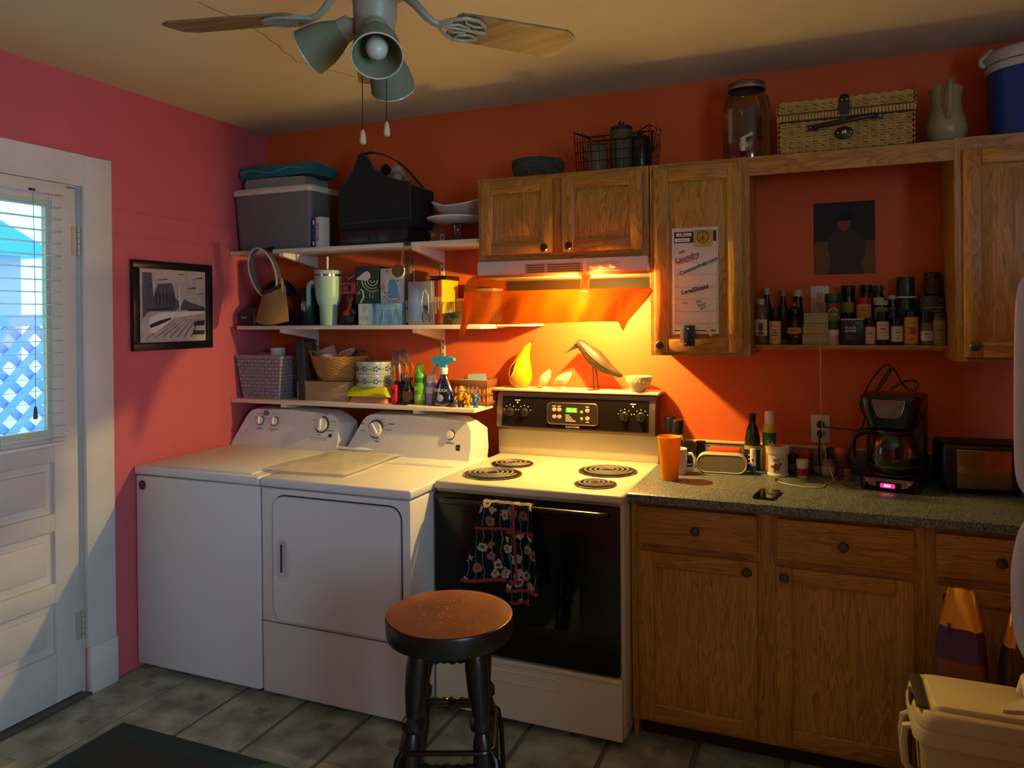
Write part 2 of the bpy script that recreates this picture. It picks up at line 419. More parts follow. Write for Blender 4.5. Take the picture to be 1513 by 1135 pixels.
for k in range(7):
    a0 = .10+.11*k; a1 = .56+.055*k
    tr.append([(a0, .06), (a0+.018, .06), (a1+.006, .32), (a1, .32)])
ink('printed_tracks', tr, GR2, .0109)
ink('printed_clouds', [[(.55, .95), (.65, .93), (.66, .96)], [(.78, .88), (.95, .90), (.95, .93)], [(.68, .74), (.85, .75), (.84, .78)], [(.20, .84), (.42, .86), (.40, .88)], [(.80, .66), (.97, .68), (.97, .70)]], GR1)

# ================================================================ laundry machines
GAPM = mat('seam_shadow', '#3c3a3a', .7)
GREYP = mat('printed_grey', '#6f6c6c', .6)
def machine(name, label, cat, x0, x1):
    w = x1-x0
    t = thing(name, label, cat, (x0, -.896, 0))
    obj('cabinet', G().box(0.004, w-.004, 0, .72, .028, .868, .008), WHITE, t)
    for sx in (.05, w-.05):
        for sy in (.06, .66): obj('foot', G().lathe([(.02, 0), (.02, .01), (.012, .012), (.012, .03)], (sx, sy, 0), 12), DARK, t)
    return t
# ---- washer
wa = machine('washing_machine', 'white top loading washing machine standing in the corner by the door', 'washer', .006, .704)
obj('top', G().box(0, .698, -.006, .73, .872, .909, .010, 3), WHITE, wa)
g = G(); g.box(.055, .640, .03, .560, .909, .916, .006, 2)
lid = obj('lid', g, WHITE, wa)
g = G(); g.box(.055, .640, .022, .030, .9092, .914, .002); obj('lid_lip', g, WHITE, lid)
def console(w, flip=False):
    """front face and larger back face of the control console, local to the machine"""
    def ring(e, y, tilt):
        P = [(0, 0), (.008-e, .02), (.085-e, .155), (.105-e, .176), (.135, .187+e*.2), (w*.5, .190+e*.2), (w-.11, .180+e*.2), (w-.065, .166), (w-.045+e, .135), (w-.040+e, .05), (w-.045+e, 0)]
        return [(max(.0, p[0]), y+tilt*p[1], .909+p[1]) for p in P]
    g = G(); g.loft([ring(0, .590, .20), ring(.004, .600, .20), ring(.03, .70, .02), ring(.03, .73, 0)])
    return g
co = obj('control_console', console(.698), WHITE, wa, 30)
def on_face(x, z): return (x, .590+.20*(z-.909)-.001, z)
tilt = math.atan(.20)
def knob(parent, x, z, rr, dep=.022, nm='knob', m=WHITE, ring=None, grip=True):
    g = G(); g.lathe([(rr*1.0, 0), (rr*.95, dep*.55), (rr*.55, dep*.6), (.001, dep*.6)], (0, 0, 0), 24, 'y')
    if grip: g.box(-rr*.22, rr*.22, -dep, -dep*.5, -rr*.85, rr*.85, .002)
    k = obj(nm, g, m, parent); k.location = on_face(x, z); k.rotation_euler = (-tilt, 0, 0)
    if ring:
        g = G(); pts = [((rr*1.18)*math.cos(R(a)), -.0016, (rr*1.18)*math.sin(R(a))) for a in range(ring[0], ring[1]+1, 15)]
        g.tube(pts, rr*.09, 6); d = obj('dial_ring', g, GAPM, k)
    return k
def marks(parent, L):
    g = G()
    for x, z, w, h in L:
        p = on_face(x, z); g.box(x-w/2, x+w/2, p[1]-.0006, p[1]+.002, z-h/2, z+h/2)
    o = obj('printed_marks', g, GREYP, parent, 0); return o
knob(co, .172, 1.040, .021, .020, ring=(200, 430)); knob(co, .262, 1.040, .021, .020, ring=(200, 430))
knob(co, .555, 1.036, .034, .026, ring=(-150, 100))
g = G(); g.lathe([(.009, 0), (.009, .004), (.001, .004)], (0, 0, 0), 14, 'y'); q = obj('signal_light', g, BLACK, co); q.location = on_face(.612, .985); q.rotation_euler = (-tilt, 0, 0)
M_ = [(.172, 1.000, .040, .004), (.262, 1.000, .055, .004), (.255, .993, .02, .003), (.575, 1.089, .022, .005), (.500, 1.055, .02, .003), (.625, 1.052, .016, .003), (.61, 1.008, .036, .004), (.545, .985, .02, .004)]
M_ += [(.50+.015*k, .972, .007, .003) for k in range(7)] + [(.50+.015*k, .962, .005, .003) for k in range(7)] + [(.09, .985, .008, .005)]
for cx, cz, rr in ((.172, 1.04, .036), (.262, 1.04, .036), (.555, 1.036, .054)):
    M_ += [(cx+rr*math.cos(R(a)), cz+rr*math.sin(R(a)), .009, .0025) for a in (20, 60, 90, 120, 160)]
marks(co, M_)
g = G(); g.lathe([(.014, 0), (.014, .002), (.001, .002)], (0, 0, 0), 20, 'y', sx=1.35); q = obj('oval_badge', g, mat('badge_grey', '#8a8583', .4, metal=.5), co); q.location = on_face(.205, 1.077); q.rotation_euler = (-tilt, 0, 0)
g = G(); g.lathe([(.021, 0), (.021, .003), (.001, .003)], (.046, -.0005, .826), 24, 'y', sx=.9)
bd = obj('round_badge', g, mat('badge_blue', '#20305c', .35), wa)
g = G()
for dz in (-.008, .0, .008): g.tube([(.035, -.004, .823+dz), (.046, -.004, .828+dz), (.057, -.004, .829+dz)], .0013, 6)
obj('wave_mark', g, CHROME, bd)
# ---- dryer
dr = machine('clothes_dryer', 'white front loading clothes dryer between the washer and the range', 'dryer', .710, 1.420)
obj('top', G().box(0, .710, -.006, .73, .872, .909, .010, 3), WHITE, dr)
dc = obj('control_console', console(.71, True), WHITE, dr, 30)
knob(dc, .165, 1.028, .036, .024, ring=(-30, 260)).rotation_euler = (-tilt, R(-40), 0)
knob(dc, .563, 1.022, .019, .020, ring=(-110, 70), grip=False)
M_ = [(.565, .985, .040, .004), (.085, 1.050, .022, .004), (.09, 1.018, .02, .004), (.245, 1.055, .034, .005), (.235, 1.028, .030, .003), (.175, .972, .026, .004)]
M_ += [(.165+.052*math.cos(R(a)), 1.028+.052*math.sin(R(a)), .007, .0025) for a in range(-80, 80, 20)]
marks(dc, M_)
g = G(); p = on_face(.607, .962); g.box(.597, .617, p[1]-.001, p[1]+.003, .953, .965); g.box(.597, .617, p[1]+.001, p[1]+.005, .967, .979); q = obj('brand_mark', g, BLACK, dc, 0)
g = G(); pl = rrect(.075, .666, .34, .84, .05)
g.prism(pl, -.014, .002)
dd = obj('door', g, WHITE, dr, 30)
g = G(); g.prism(rrect(.069, .672, .334, .846, .054), -.001, .0); obj('door_gap', g, GAPM, dr, 0)
g = G(); g.loft([[(p[0], y, p[1]) for p in rrect(.100-e, .146+e, .515-e, .668+e, .012)] for e, y in ((0.002, -.0142), (0, -.018), (-.006, -.019), (-.009, -.0155))]); obj('handle', g, mat('handle_grey', '#c4c2c2', .4), dd)
obj('grip_slot', G().box(.113, .121, -.0195, -.014, .535, .648, .002), GAPM, dd)
obj('lower_seam', G().box(.004, .706, -.0012, .002, .320, .3235), GAPM, dr)
g = G(); g.box(.30, .66, .430, .445, .9085, .9115); g.box(.42, .66, .455, .459, .9085, .9115); obj('lint_screen_lid', g, WHITE, dr)
# white towel laid over both machine tops
TWL = mat('white_terry', '#f7f3ea', .95, var=.07, vscale=30, bump=.12, bscale=160)
def tw(p, q):
    x = .652+.385*p+.03*(1-q)*(p-.3); y = -.80+.515*q-.012*math.sin(5*p)
    z = .9215+.0035*math.sin(9*p+3*q)*math.sin(7*q)+.002*math.sin(31*p)*math.sin(23*q)
    return (x, y, z)
g = G(); g.sheet(tw, 44, 44, .006); tw_o = tag(obj('hand_towel', g, TWL), 'white terry towel laid flat across the tops of washer and dryer', 'towel')
g = G(); g.tube([tw(p/20, .99)[0:2]+(.930,) for p in range(21)], .008, 8); obj('rolled_edge', g, TWL, tw_o)

# ================================================================ electric range
rx0, rx1 = 1.426, 2.187
BISQ = mat('bisque_enamel', '#d2c8ae', .34, spec=.35)
rg = thing('electric_range', 'white coil top electric range with black oven door under the hood', 'range', (rx0, -.714, 0))
w = rx1-rx0
obj('body', G().box(0, w, .010, .66, .03, .885, .004), BISQ, rg)
for sx in (.06, w-.06):
    for sy in (.07, .6): obj('foot', G().cyl(.018, 0, .032, (sx, sy, 0), 12), DARK, rg)
ct = obj('cooktop', G().box(-.002, w+.002, -.012, .66, .880, .914, .012, 3), BISQ, rg)
def coil(x, y, R0, turns):
    z = .914
    pan = obj('drip_pan', G().lathe([(R0*.25, z+.0006), (R0*.8, z+.0008), (R0*1.02, z+.004), (R0*1.16, z+.0035), (R0*1.18, z+.0005)], (x, y, 0), 40, caps=False), mat('pan_dark', '#2c2723', .4, metal=.6), ct)
    obj('pan_ring', G().lathe([(R0*1.08, z+.0015), (R0*1.12, z+.005), (R0*1.17, z+.0045), (R0*1.185, z+.0008)], (x, y, 0), 40, caps=False), mat('pan_chrome', '#b3a48c', .25, metal=1), pan)
    pts = [((R0*.20+R0*.80*k/(turns*24))*math.cos(2*PI*k/24), (R0*.22+R0*.76*k/(turns*24))*math.sin(2*PI*k/24), z+.009) for k in range(turns*24+1)]
    g = G(); g.tube([(x+p[0], y+p[1], p[2]) for p in pts], .0040, 6); obj('coil', g, mat('coil_iron', '#82796d', .45), pan)
coil(.166, .398, .080, 3); coil(.172, .171, .104, 4); coil(.599, .385, .104, 4); coil(.619, .134, .070, 3)
# backguard
g = G(); g.box(.0, w, .63, .69, .914, 1.035, .003); obj('backguard', g, BISQ, rg)
g = G(); g.prism([(.614, 1.032), (.592, 1.045), (.600, 1.150), (.618, 1.205), (.64, 1.214), (.705, 1.214), (.705, 1.032)], .008, w-.008, 'yz'); cp = obj('control_housing', g, mat('housing_chrome', '#8c8378', .3, metal=.9), rg, 30)
def on_p(x, z): # point on the slanted control face
    return (x, .592+(.008*(z-1.045)/.105 if z < 1.15 else .008)-.0015, z)
obj('control_panel', G().prism([(.5905, 1.052), (.596, 1.052), (.606, 1.150), (.614, 1.188), (.608, 1.188), (.5985, 1.150)], .035, w-.035, 'yz'), mat('panel_black', '#14100e', .2), rg)
obj('top_ledge', G().box(-.006, w+.012, .585, .712, 1.214, 1.228, .005), BISQ, rg)
WMK = mat('white_print', '#d8d2c6', .6)
for x in (.075, .147, .620, .692):
    p = on_p(x, 1.118)
    g = G(); g.lathe([(.021, 0), (.020, .008), (.014, .012), (.013, .022), (.001, .023)], (0, 0, 0), 20, 'y'); g.box(-.004, .004, -.026, -.008, -.018, .018, .002)
    k = obj('burner_knob', g, mat('knob_dark', '#2a2522', .3, metal=.3), rg); k.location = p
    g = G()
    for a in range(0, 360, 36):
        g.box(.031*math.sin(R(a))-.0018, .031*math.sin(R(a))+.0018, -.0008, .0006, .031*math.cos(R(a))-.0018, .031*math.cos(R(a))+.0018)
    g.box(-.006, .006, -.0008, .001, -.053, -.046); obj('dial_marks', g, WMK, k, 0)
g = G()
for x in (.111, .656): 
    p = on_p(x, 1.165); g.box(x-.003, x+.003, p[1]+.001, p[1]+.006, 1.158, 1.164); g.box(x-.012, x+.012, p[1]+.002, p[1]+.006, 1.170, 1.173)
obj('burner_lights', g, WMK, rg, 0)
g = G(); g.prism(rrect(.262, .500, 1.072, 1.168, .018), .5865, .604)
cl = obj('clock_module', g, mat('module_brown', '#2b211b', .3), rg)
g = G(); g.tube([(p[0], .5862, p[1]) for p in rrect(.262, .500, 1.072, 1.168, .018)], .0016, 6, True); obj('module_rim', g, STEEL, cl)
obj('display', G().box(.352, .404, .5850, .588, 1.126, 1.147), mat('display_green', '#12300a', .4, emit='#4df000', estr=1.3), cl)
text('clock_digits', '12:42', .020, mat('digit_green', '#d8ff60', .4, emit='#eaff70', estr=2.5), cl, (.378, .5846, 1.1365))
g = G()
for x, z in ((.296, 1.137), (.320, 1.137), (.296, 1.105), (.320, 1.105), (.452, 1.137), (.452, 1.102)): g.lathe([(.009, 0), (.008, .002), (.001, .002)], (x, .5865, z), 12, 'y', sx=1.2)
for x, z in ((.425, 1.130), (.425, 1.100)): g.lathe([(.007, 0), (.001, .002)], (x, .5865, z), 12, 'y')
obj('touch_buttons', g, mat('button_beige', '#a99c86', .5), cl)
g = G()
for k, wd in enumerate((.018, .026, .034, .046)): g.box(.350, .350+wd, .5858, .587, 1.112-.0085*k, 1.115-.0085*k)
for x, z in ((.296, 1.151), (.320, 1.151), (.452, 1.152), (.452, 1.084)): g.box(x-.008, x+.008, .5858, .587, z, z+.003)
obj('button_lettering', g, WMK, cl, 0)
text('brand_lettering', 'KENMORE', .014, WMK, rg, (.381, .5895, 1.061))
# oven door with bar handle, storage drawer
g = G(); g.box(.004, w-.012, -.018, .008, .262, .872, .006)
od = obj('oven_door', g, BLKG, rg)
obj('window', G().prism(rrect(.16, .60, .40, .70, .03), -.0188, -.0175), mat('oven_glass', '#0a0a0b', .05), od)
g = G(); g.tube([(.045, -.016, .842), (.050, -.045, .846), (.075, -.056, .848), (.38, -.058, .849), (.68, -.056, .848), (.705, -.045, .846), (.710, -.016, .842)], .011, 10)
obj('handle', g, mat('handle_black', '#121212', .32), od)
g = G(); g.loft([[(x, y, z) for x, z in ((.004, z0), (w-.006, z0), (w-.006, z1), (.004, z1))] for y, z0, z1 in ((-.016, .032, .244), (.006, .032, .250))])
dw = obj('storage_drawer', g, BISQ, rg)
obj('pull_ledge', G().box(.004, w-.006, -.021, .0, .236, .254, .004), BISQ, dw)
g = G(); g.loft([[(p[0], y, p[1]) for p in rrect(.20-e, .52+e, .172-e, .212+e, .018)] for e, y in ((.004, -.0162), (.0, -.0185), (-.008, -.0150))]); obj('grip', g, BISQ, dw)
# floral kitchen towel over the oven handle
def floral():
    M = bpy.data.materials.new('floral_print'); M.use_nodes = True; n = M.node_tree.nodes; l = M.node_tree.links; b = n['Principled BSDF']
    uv = n.new('ShaderNodeTexCoord'); mp = n.new('ShaderNodeMapping'); mp.inputs['Scale'].default_value = (1, .35, 1); l.new(uv.outputs['Object'], mp.inputs[0])
    def cells(scale, rad, ramp):
        v = n.new('ShaderNodeTexVoronoi'); v.inputs['Scale'].default_value = scale; l.new(mp.outputs[0], v.inputs[0])
        nz = n.new('ShaderNodeTexNoise'); nz.inputs['Scale'].default_value = 75; l.new(mp.outputs[0], nz.inputs[0])
        s1 = n.new('ShaderNodeMath'); s1.operation = 'MULTIPLY_ADD'; l.new(nz.outputs[0], s1.inputs[0]); s1.inputs[1].default_value = .5; l.new(v.outputs['Distance'], s1.inputs[2])
        k = n.new('ShaderNodeMath'); k.operation = 'LESS_THAN'; l.new(s1.outputs[0], k.inputs[0]); k.inputs[1].default_value = rad
        k2 = n.new('ShaderNodeMath'); k2.operation = 'LESS_THAN'; l.new(s1.outputs[0], k2.inputs[0]); k2.inputs[1].default_value = rad*.66
        sp = n.new('ShaderNodeSeparateColor'); l.new(v.outputs['Color'], sp.inputs[0])
        rp = n.new('ShaderNodeValToRGB'); rp.color_ramp.interpolation = 'CONSTANT'; e = rp.color_ramp.elements
        e[0].color = lin(ramp[0]); e[1].position = .4; e[1].color = lin(ramp[1]); q = e.new(.7); q.color = lin(ramp[2]); l.new(sp.outputs[0], rp.inputs[0])
        return k.outputs[0], k2.outputs[0], rp.outputs[0]
    base = lin('#16211c')
    wv = n.new('ShaderNodeTexWave'); wv.inputs['Scale'].default_value = 9; wv.inputs['Distortion'].default_value = 6; l.new(mp.outputs[0], wv.inputs[0])
    st = n.new('ShaderNodeMath'); st.operation = 'GREATER_THAN'; st.inputs[1].default_value = .975; l.new(wv.outputs['Fac'], st.inputs[0])
    m1 = n.new('ShaderNodeMix'); m1.data_type = 'RGBA'; l.new(st.outputs[0], m1.inputs[0]); m1.inputs[6].default_value = base; m1.inputs[7].default_value = lin('#7e9080')
    a, c, col = cells(23, .66, ('#e0d6bd', '#c98378', '#d9cfae'))
    m2 = n.new('ShaderNodeMix'); m2.data_type = 'RGBA'; l.new(a, m2.inputs[0]); l.new(m1.outputs[2], m2.inputs[6]); l.new(col, m2.inputs[7])
    m3 = n.new('ShaderNodeMix'); m3.data_type = 'RGBA'; l.new(c, m3.inputs[0]); l.new(m2.outputs[2], m3.inputs[6]); m3.inputs[7].default_value = lin('#9a5a34')
    l.new(m3.outputs[2], b.inputs['Base Color']); b.inputs['Roughness'].default_value = .9
    return M
FLOR = floral(); REDT = mat('red_trim', '#8e2230', .85)
dt = thing('dish_towel', 'dark floral dish towel with red trim draped over the oven handle', 'towel', (1.76, -.772, .861))
def flap(x0, x1, z0, wide, nb, ph, yoff, zs=0):
    """a hanging fold, gathered at the bar and flaring towards its hem"""
    def fn(p, q):
        x = (x0+(x1-x0)*p)*(1+wide*q)+.0; z = .002-q*(z0-zs*p)
        y = yoff-.004-.022*q*(.6+.4*math.sin(nb*PI*p+ph))-.006*math.sin(nb*PI*p+ph)
        return (x, y, z)
    return fn
A = flap(-.10, .028, .30, .80, 2.2, .4, -.004, .02); B = flap(.005, .098, .315, .35, 2.0, 1.6, -.001)
C = flap(.02, .085, .36, .05, 2.0, .5, .005)
g = G(); g.sheet(A, 20, 16, .004); g.sheet(B, 16, 16, .004); g.sheet(C, 10, 10, .003); fa = obj('cloth', g, FLOR, dt)
g = G(); g.sheet(lambda p, q: (-.10+.198*p, -.006+.034*q, .006*math.sin(PI*q)+.0015*math.sin(30*p)), 20, 6, .003); obj('top_fold', g, mat('towel_back', '#c8bda3', .9, var=.4, vscale=40, col2='#5e4b40'), dt)
g = G()
for F, n_ in ((A, 20), (B, 16)):
    g.tube([Vector(F(i/n_, 1.0))+Vector((0, -.003, 0)) for i in range(n_+1)], .007, 6)
    g.tube([Vector(F(i/n_, .33))+Vector((0, -.004, 0)) for i in range(n_+1)], .0055, 6)
g.tube([Vector(A(1, i/14))+Vector((0, -.004, 0)) for i in range(15)], .005, 6)
g.tube([Vector(C(i/6, 1.0))+Vector((0, -.002, 0)) for i in range(7)], .006, 6)
obj('red_binding', g, REDT, dt)

# ================================================================ oak cabinets
KN = PEWTER
def cab_knob(parent, x, y, z):
    g = G(); g.lathe([(.010, 0), (.007, .004), (.006, .012), (.015, .018), (.017, .022), (.014, .027), (.006, .029), (.001, .029)], (x, y, z), 18, 'y')
    return obj('knob', g, KN, parent)
def cab_door(parent, x0, x1, z0, z1, yb, bw=.055, knob=None, raised=True, th=.019, nm='door'):
    """framed door whose back lies on y = yb"""
    yf = yb-th
    i0, i1, k0, k1 = x0+bw, x1-bw, z0+bw, z1-bw
    g = G()
    def rg(e, y): return [(i0+e, y, k0+e), (i1-e, y, k0+e), (i1-e, y, k1-e), (i0+e, y, k1-e)]
    if raised: g.loft([rg(-.002, yb-.002), rg(-.002, yf+.010), rg(.008, yf+.011), rg(.030, yf+.002), rg(.032, yf+.0015)])
    else: g.loft([rg(-.002, yb-.002), rg(-.002, yf+.009)])
    d = obj(nm, g, OAKV, parent)
    for a_, b_ in ((x0, x0+bw), (x1-bw, x1)): obj('stile', G().box(a_, b_, yf, yb, z0, z1, .003), OAKV, d)
    for a_, b_ in ((z1-bw, z1), (z0, z0+bw)): obj('rail', G().box(x0+bw, x1-bw, yf, yb, a_, b_, .003), OAKH, d)
    g = G()
    for e, yy in ((.0, yf+.004),):
        for q0, q1 in (((i0, k0), (i1, k0)), ((i1, k0), (i1, k1)), ((i1, k1), (i0, k1)), ((i0, k1), (i0, k0))):
            g.tube([(q0[0], yy+.002, q0[1]), (q1[0], yy+.002, q1[1])], .0042, 6)
    obj('molding', g, OAKV, d)
    if knob: cab_knob(d, knob[0], yf, knob[1])
    return d
YF = -.326
hc = thing('wall_cabinet', 'short two door oak wall cabinet directly above the range hood', 'cabinet', (0, 0, 0))
for q_ in ((1.445, 1.463, YF+.019, -.002, 1.803, 2.166), (2.186, 2.2035, YF+.019, -.002, 1.803, 2.166), (1.463, 2.186, YF+.019, -.002, 2.148, 2.166), (1.463, 2.186, YF+.019, -.002, 1.803, 1.818), (1.463, 2.186, -.012, -.004, 1.818, 2.148)): obj('carcass_panel', G().box(*q_), OAKV, hc)
for q_ in ((1.445, 1.483, YF, YF+.019, 1.803, 2.166), (2.166, 2.2035, YF, YF+.019, 1.803, 2.166), (1.79, 1.845, YF, YF+.019, 1.84, 2.13)): obj('frame_stile', G().box(*q_), OAKV, hc)
for q_ in ((1.483, 2.166, YF, YF+.019, 2.13, 2.166), (1.483, 2.166, YF, YF+.019, 1.803, 1.84)): obj('frame_rail', G().box(*q_), OAKH, hc)
cab_door(hc, 1.466, 1.796, 1.828, 2.146, YF-.001, .050, (1.766, 1.850))
cab_door(hc, 1.839, 2.181, 1.828, 2.146, YF-.001, .050, (1.874, 1.854))
tc = thing('wall_cabinet', 'tall single door oak wall cabinet with the memo board on it', 'cabinet', (0, 0, 0))
x0, x1 = 2.2085, 2.594
for q_ in ((x0, x0+.018, YF+.019, -.002, 1.398, 2.166), (x1-.018, x1, YF+.019, -.002, 1.398, 2.166), (x0+.018, x1-.018, YF+.019, -.002, 2.148, 2.166), (x0+.018, x1-.018, YF+.019, -.002, 1.398, 1.416), (x0+.018, x1-.018, -.012, -.004, 1.416, 2.148)): obj('carcass_panel', G().box(*q_), OAKV, tc)
for q_ in ((x0, x0+.038, YF, YF+.019, 1.398, 2.166), (x1-.038, x1, YF, YF+.019, 1.398, 2.166)): obj('frame_stile', G().box(*q_), OAKV, tc)
for q_ in ((x0+.038, x1-.038, YF, YF+.019, 2.13, 2.166), (x0+.038, x1-.038, YF, YF+.019, 1.398, 1.435)): obj('frame_rail', G().box(*q_), OAKH, tc)
cab_door(tc, 2.228, 2.567, 1.412, 2.146, YF-.001, .054, (2.252, 1.441))
rc = thing('wall_cabinet', 'oak wall cabinet at the right edge beneath the blue drink cooler', 'cabinet', (0, 0, 0))
x0, x1 = 3.280, 3.90
for q_ in ((x0, x0+.018, YF+.019, -.002, 1.388, 2.170), (x1-.018, x1, YF+.019, -.002, 1.388, 2.170), (x0+.018, x1-.018, YF+.019, -.002, 2.152, 2.170), (x0+.018, x1-.018, YF+.019, -.002, 1.388, 1.406), (x0+.018, x1-.018, -.012, -.004, 1.406, 2.152)): obj('carcass_panel', G().box(*q_), OAKV, rc)
for q_ in ((x0, x0+.038, YF, YF+.019, 1.388, 2.170), (x1-.038, x1, YF, YF+.019, 1.388, 2.170)): obj('frame_stile', G().box(*q_), OAKV, rc)
for q_ in ((x0+.038, x1-.038, YF, YF+.019, 2.11, 2.170), (x0+.038, x1-.038, YF, YF+.019, 1.388, 1.425)): obj('frame_rail', G().box(*q_), OAKH, rc)
cab_door(rc, 3.306, 3.60, 1.403, 2.125, YF-.001, .054, (3.335, 1.443))
cab_door(rc, 3.61, 3.88, 1.403, 2.125, YF-.001, .054, (3.64, 1.443))
# bridge shelf and spice shelf between the wall cabinets
g = G(); g.box(2.5945, 3.2795, -.326, -.002, 2.146, 2.165); bs = tag(obj('bridge_shelf', g, OAKH), 'oak shelf board bridging the wall cabinets under the wicker hamper', 'shelf')
obj('valance', G().box(2.5945, 3.2795, -.326, -.308, 2.094, 2.146), OAKH, bs)
g = G(); g.box(2.5945, 3.2795, -.175, -.002, 1.420, 1.438, .002); ss = tag(obj('spice_shelf', g, OAKH), 'narrow oak shelf crowded with spice jars between the wall cabinets', 'shelf')
# base cabinets
YB = -.626
bc = thing('base_cabinet', 'two door oak base cabinet with two drawers beside the range', 'cabinet', (0, 0, 0))
def base(t, x0, x1):
    for q_ in ((x0, x0+.018, YB+.019, -.004, .0, .875), (x1-.018, x1, YB+.019, -.004, .0, .875), (x0+.018, x1-.018, YB+.019, -.004, .09, .108), (x0+.018, x1-.018, -.014, -.006, .108, .875)): obj('carcass_panel', G().box(*q_), OAKV, t)
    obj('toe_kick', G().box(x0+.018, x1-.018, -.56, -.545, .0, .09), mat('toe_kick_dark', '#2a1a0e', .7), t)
base(bc, 2.195, 3.150)
for a_, b_ in ((2.195, 2.235), (2.628, 2.712), (3.106, 3.150)): obj('frame_stile', G().box(a_, b_, YB, YB+.019, .075, .875), OAKV, bc)
for a_, b_ in ((2.235, 2.628), (2.712, 3.106)):
    for z0, z1 in ((.84, .875), (.69, .74), (.075, .12)): obj('frame_rail', G().box(a_, b_, YB, YB+.019, z0, z1), OAKH, bc)
def drawer(t, x0, x1, z0, z1):
    g = G(); g.box(x0, x1, YB-.020, YB-.001, z0, z1, .006, 2)
    d = obj('drawer', g, OAKH, t); cab_knob(d, (x0+x1)/2, YB-.020, (z0+z1)/2); return d
drawer(bc, 2.223, 2.639, .728, .864); drawer(bc, 2.701, 3.119, .722, .862)
cab_door(bc, 2.223, 2.637, .092, .702, YB-.001, .052, (2.605, .672), False)
cab_door(bc, 2.699, 3.117, .092, .696, YB-.001, .052, (2.727, .668), False)
b2 = thing('base_cabinet', 'oak base cabinet at the right end behind the pet food bags', 'cabinet', (0, 0, 0))
base(b2, 3.151, 3.92)
for q_ in ((3.151, 3.19, YB, YB+.019, .075, .875), (3.52, 3.58, YB, YB+.019, .075, .875), (3.88, 3.92, YB, YB+.019, .075, .875)): obj('frame_stile', G().box(*q_), OAKV, b2)
for a_, b_ in ((3.19, 3.52), (3.58, 3.88)):
    for z0, z1 in ((.84, .875), (.69, .74), (.075, .12)): obj('frame_rail', G().box(a_, b_, YB, YB+.019, z0, z1), OAKH, b2)
drawer(b2, 3.57, 3.89, .722, .860); cab_door(b2, 3.57, 3.89, .092, .696, YB-.001, .052, (3.60, .668), False)
drawer(b2, 3.178, 3.53, .722, .860); cab_door(b2, 3.178, 3.53, .092, .696, YB-.001, .052, (3.21, .668), False)
# worktop with a rounded front edge and an upstand
def speckle():
    M = bpy.data.materials.new('speckled_laminate'); M.use_nodes = True; n = M.node_tree.nodes; l = M.node_tree.links; b = n['Principled BSDF']
    tc_ = n.new('ShaderNodeTexCoord')
    n1 = n.new('ShaderNodeTexNoise'); n1.inputs['Scale'].default_value = 190; n1.inputs['Detail'].default_value = 3; l.new(tc_.outputs['Object'], n1.inputs[0])
    rp = n.new('ShaderNodeValToRGB'); e = rp.color_ramp.elements; e[0].position = .36; e[1].position = .66; e[0].color = lin('#3c423f'); e[1].color = lin('#8d9187'); q = e.new(.52); q.color = lin('#636963')
    l.new(n1.outputs[0], rp.inputs[0]); l.new(rp.outputs[0], b.inputs['Base Color']); b.inputs['Roughness'].default_value = .36
    return M
LAM = speckle()
pr = [(-.002, .876), (-.655, .876), (-.660, .880), (-.662, .895), (-.658, .908), (-.648, .914), (-.002, .914)]
wt = tag(obj('worktop', G().prism(pr, 2.189, 3.92, 'yz'), LAM), 'grey speckled laminate worktop along the oak base cabinets', 'worktop')
up_ = thing('backsplash', 'low speckled laminate backsplash strip along the back of the worktop', 'backsplash', (0, 0, 0))
obj('upstand', G().box(2.189, 3.92, -.022, -.002, .9145, 1.006, .003), LAM, up_)
obj('upstand_cap', G().box(2.189, 3.92, -.026, -.001, 1.006, 1.016, .003), mat('cap_strip', '#c9b58c', .5), up_)

# ================================================================ range hood and its cloth
hd = thing('range_hood', 'white range hood with vent slots and glowing bulb above the range', 'range hood', (1.445, 0, 0))
HW = mat('hood_enamel', '#cfcbbb', .35)
g = G(); g.box(.001, .757, -0.3460, -.003, 1.728, 1.801, .003); obj('body', g, HW, hd)
obj('dark_backing', G().box(.012, .746, -.016, -.006, 1.625, 1.729), mat('backing_dark', '#2b2620', .6), hd)  # plate added behind the cloth to hide the lit wall and darken the upper band
g = G()
for k in range(4): g.box(.235, .315, -0.3485, -0.3455, 1.747+.0095*k, 1.7515+.0095*k); g.box(.33, .475, -0.3485, -0.3455, 1.747+.0095*k, 1.7515+.0095*k)
obj('vent_slots', g, mat('slot_brown', '#4d3d18', .6), hd)
obj('vent_plate', G().box(.225, .485, -0.3472, -0.3450, 1.742, 1.786), mat('vent_plate', '#b3a67e', .5), hd)
obj('switch_plate', G().box(.50, .645, -0.3475, -0.3450, 1.746, 1.784, .001), mat('switch_plate', '#c7bd98', .5), hd)
g = G()
for k in range(3): g.box(.512+.045*k, .536+.045*k, -0.3520, -0.3470, 1.758, 1.772, .001)
obj('rocker_switch', g, mat('switch_cream', '#ded6bd', .4), hd)
g = G(); g.ball((.490, -.349, 1.638), .022, .022, .026, 18, 12)
def lit_glass():
    M = bpy.data.materials.new('lit_bulb_glass'); M.use_nodes = True; n = M.node_tree.nodes; l = M.node_tree.links
    e = n.new('ShaderNodeEmission'); e.inputs[0].default_value = lin('#ffd27a'); e.inputs[1].default_value = 14
    t = n.new('ShaderNodeBsdfTransparent'); mx = n.new('ShaderNodeMixShader'); mx.inputs[0].default_value = .3
    l.new(t.outputs[0], mx.inputs[1]); l.new(e.outputs[0], mx.inputs[2]); l.new(mx.outputs[0], n['Material Output'].inputs[0]); return M
hb = obj('bulb', g, lit_glass(), hd)
obj('bulb_socket', G().tube([(.490, -.318, 1.731), (.490, -.344, 1.680), (.490, -.346, 1.662)], [.019, .019, .015], 14), HW, hd)
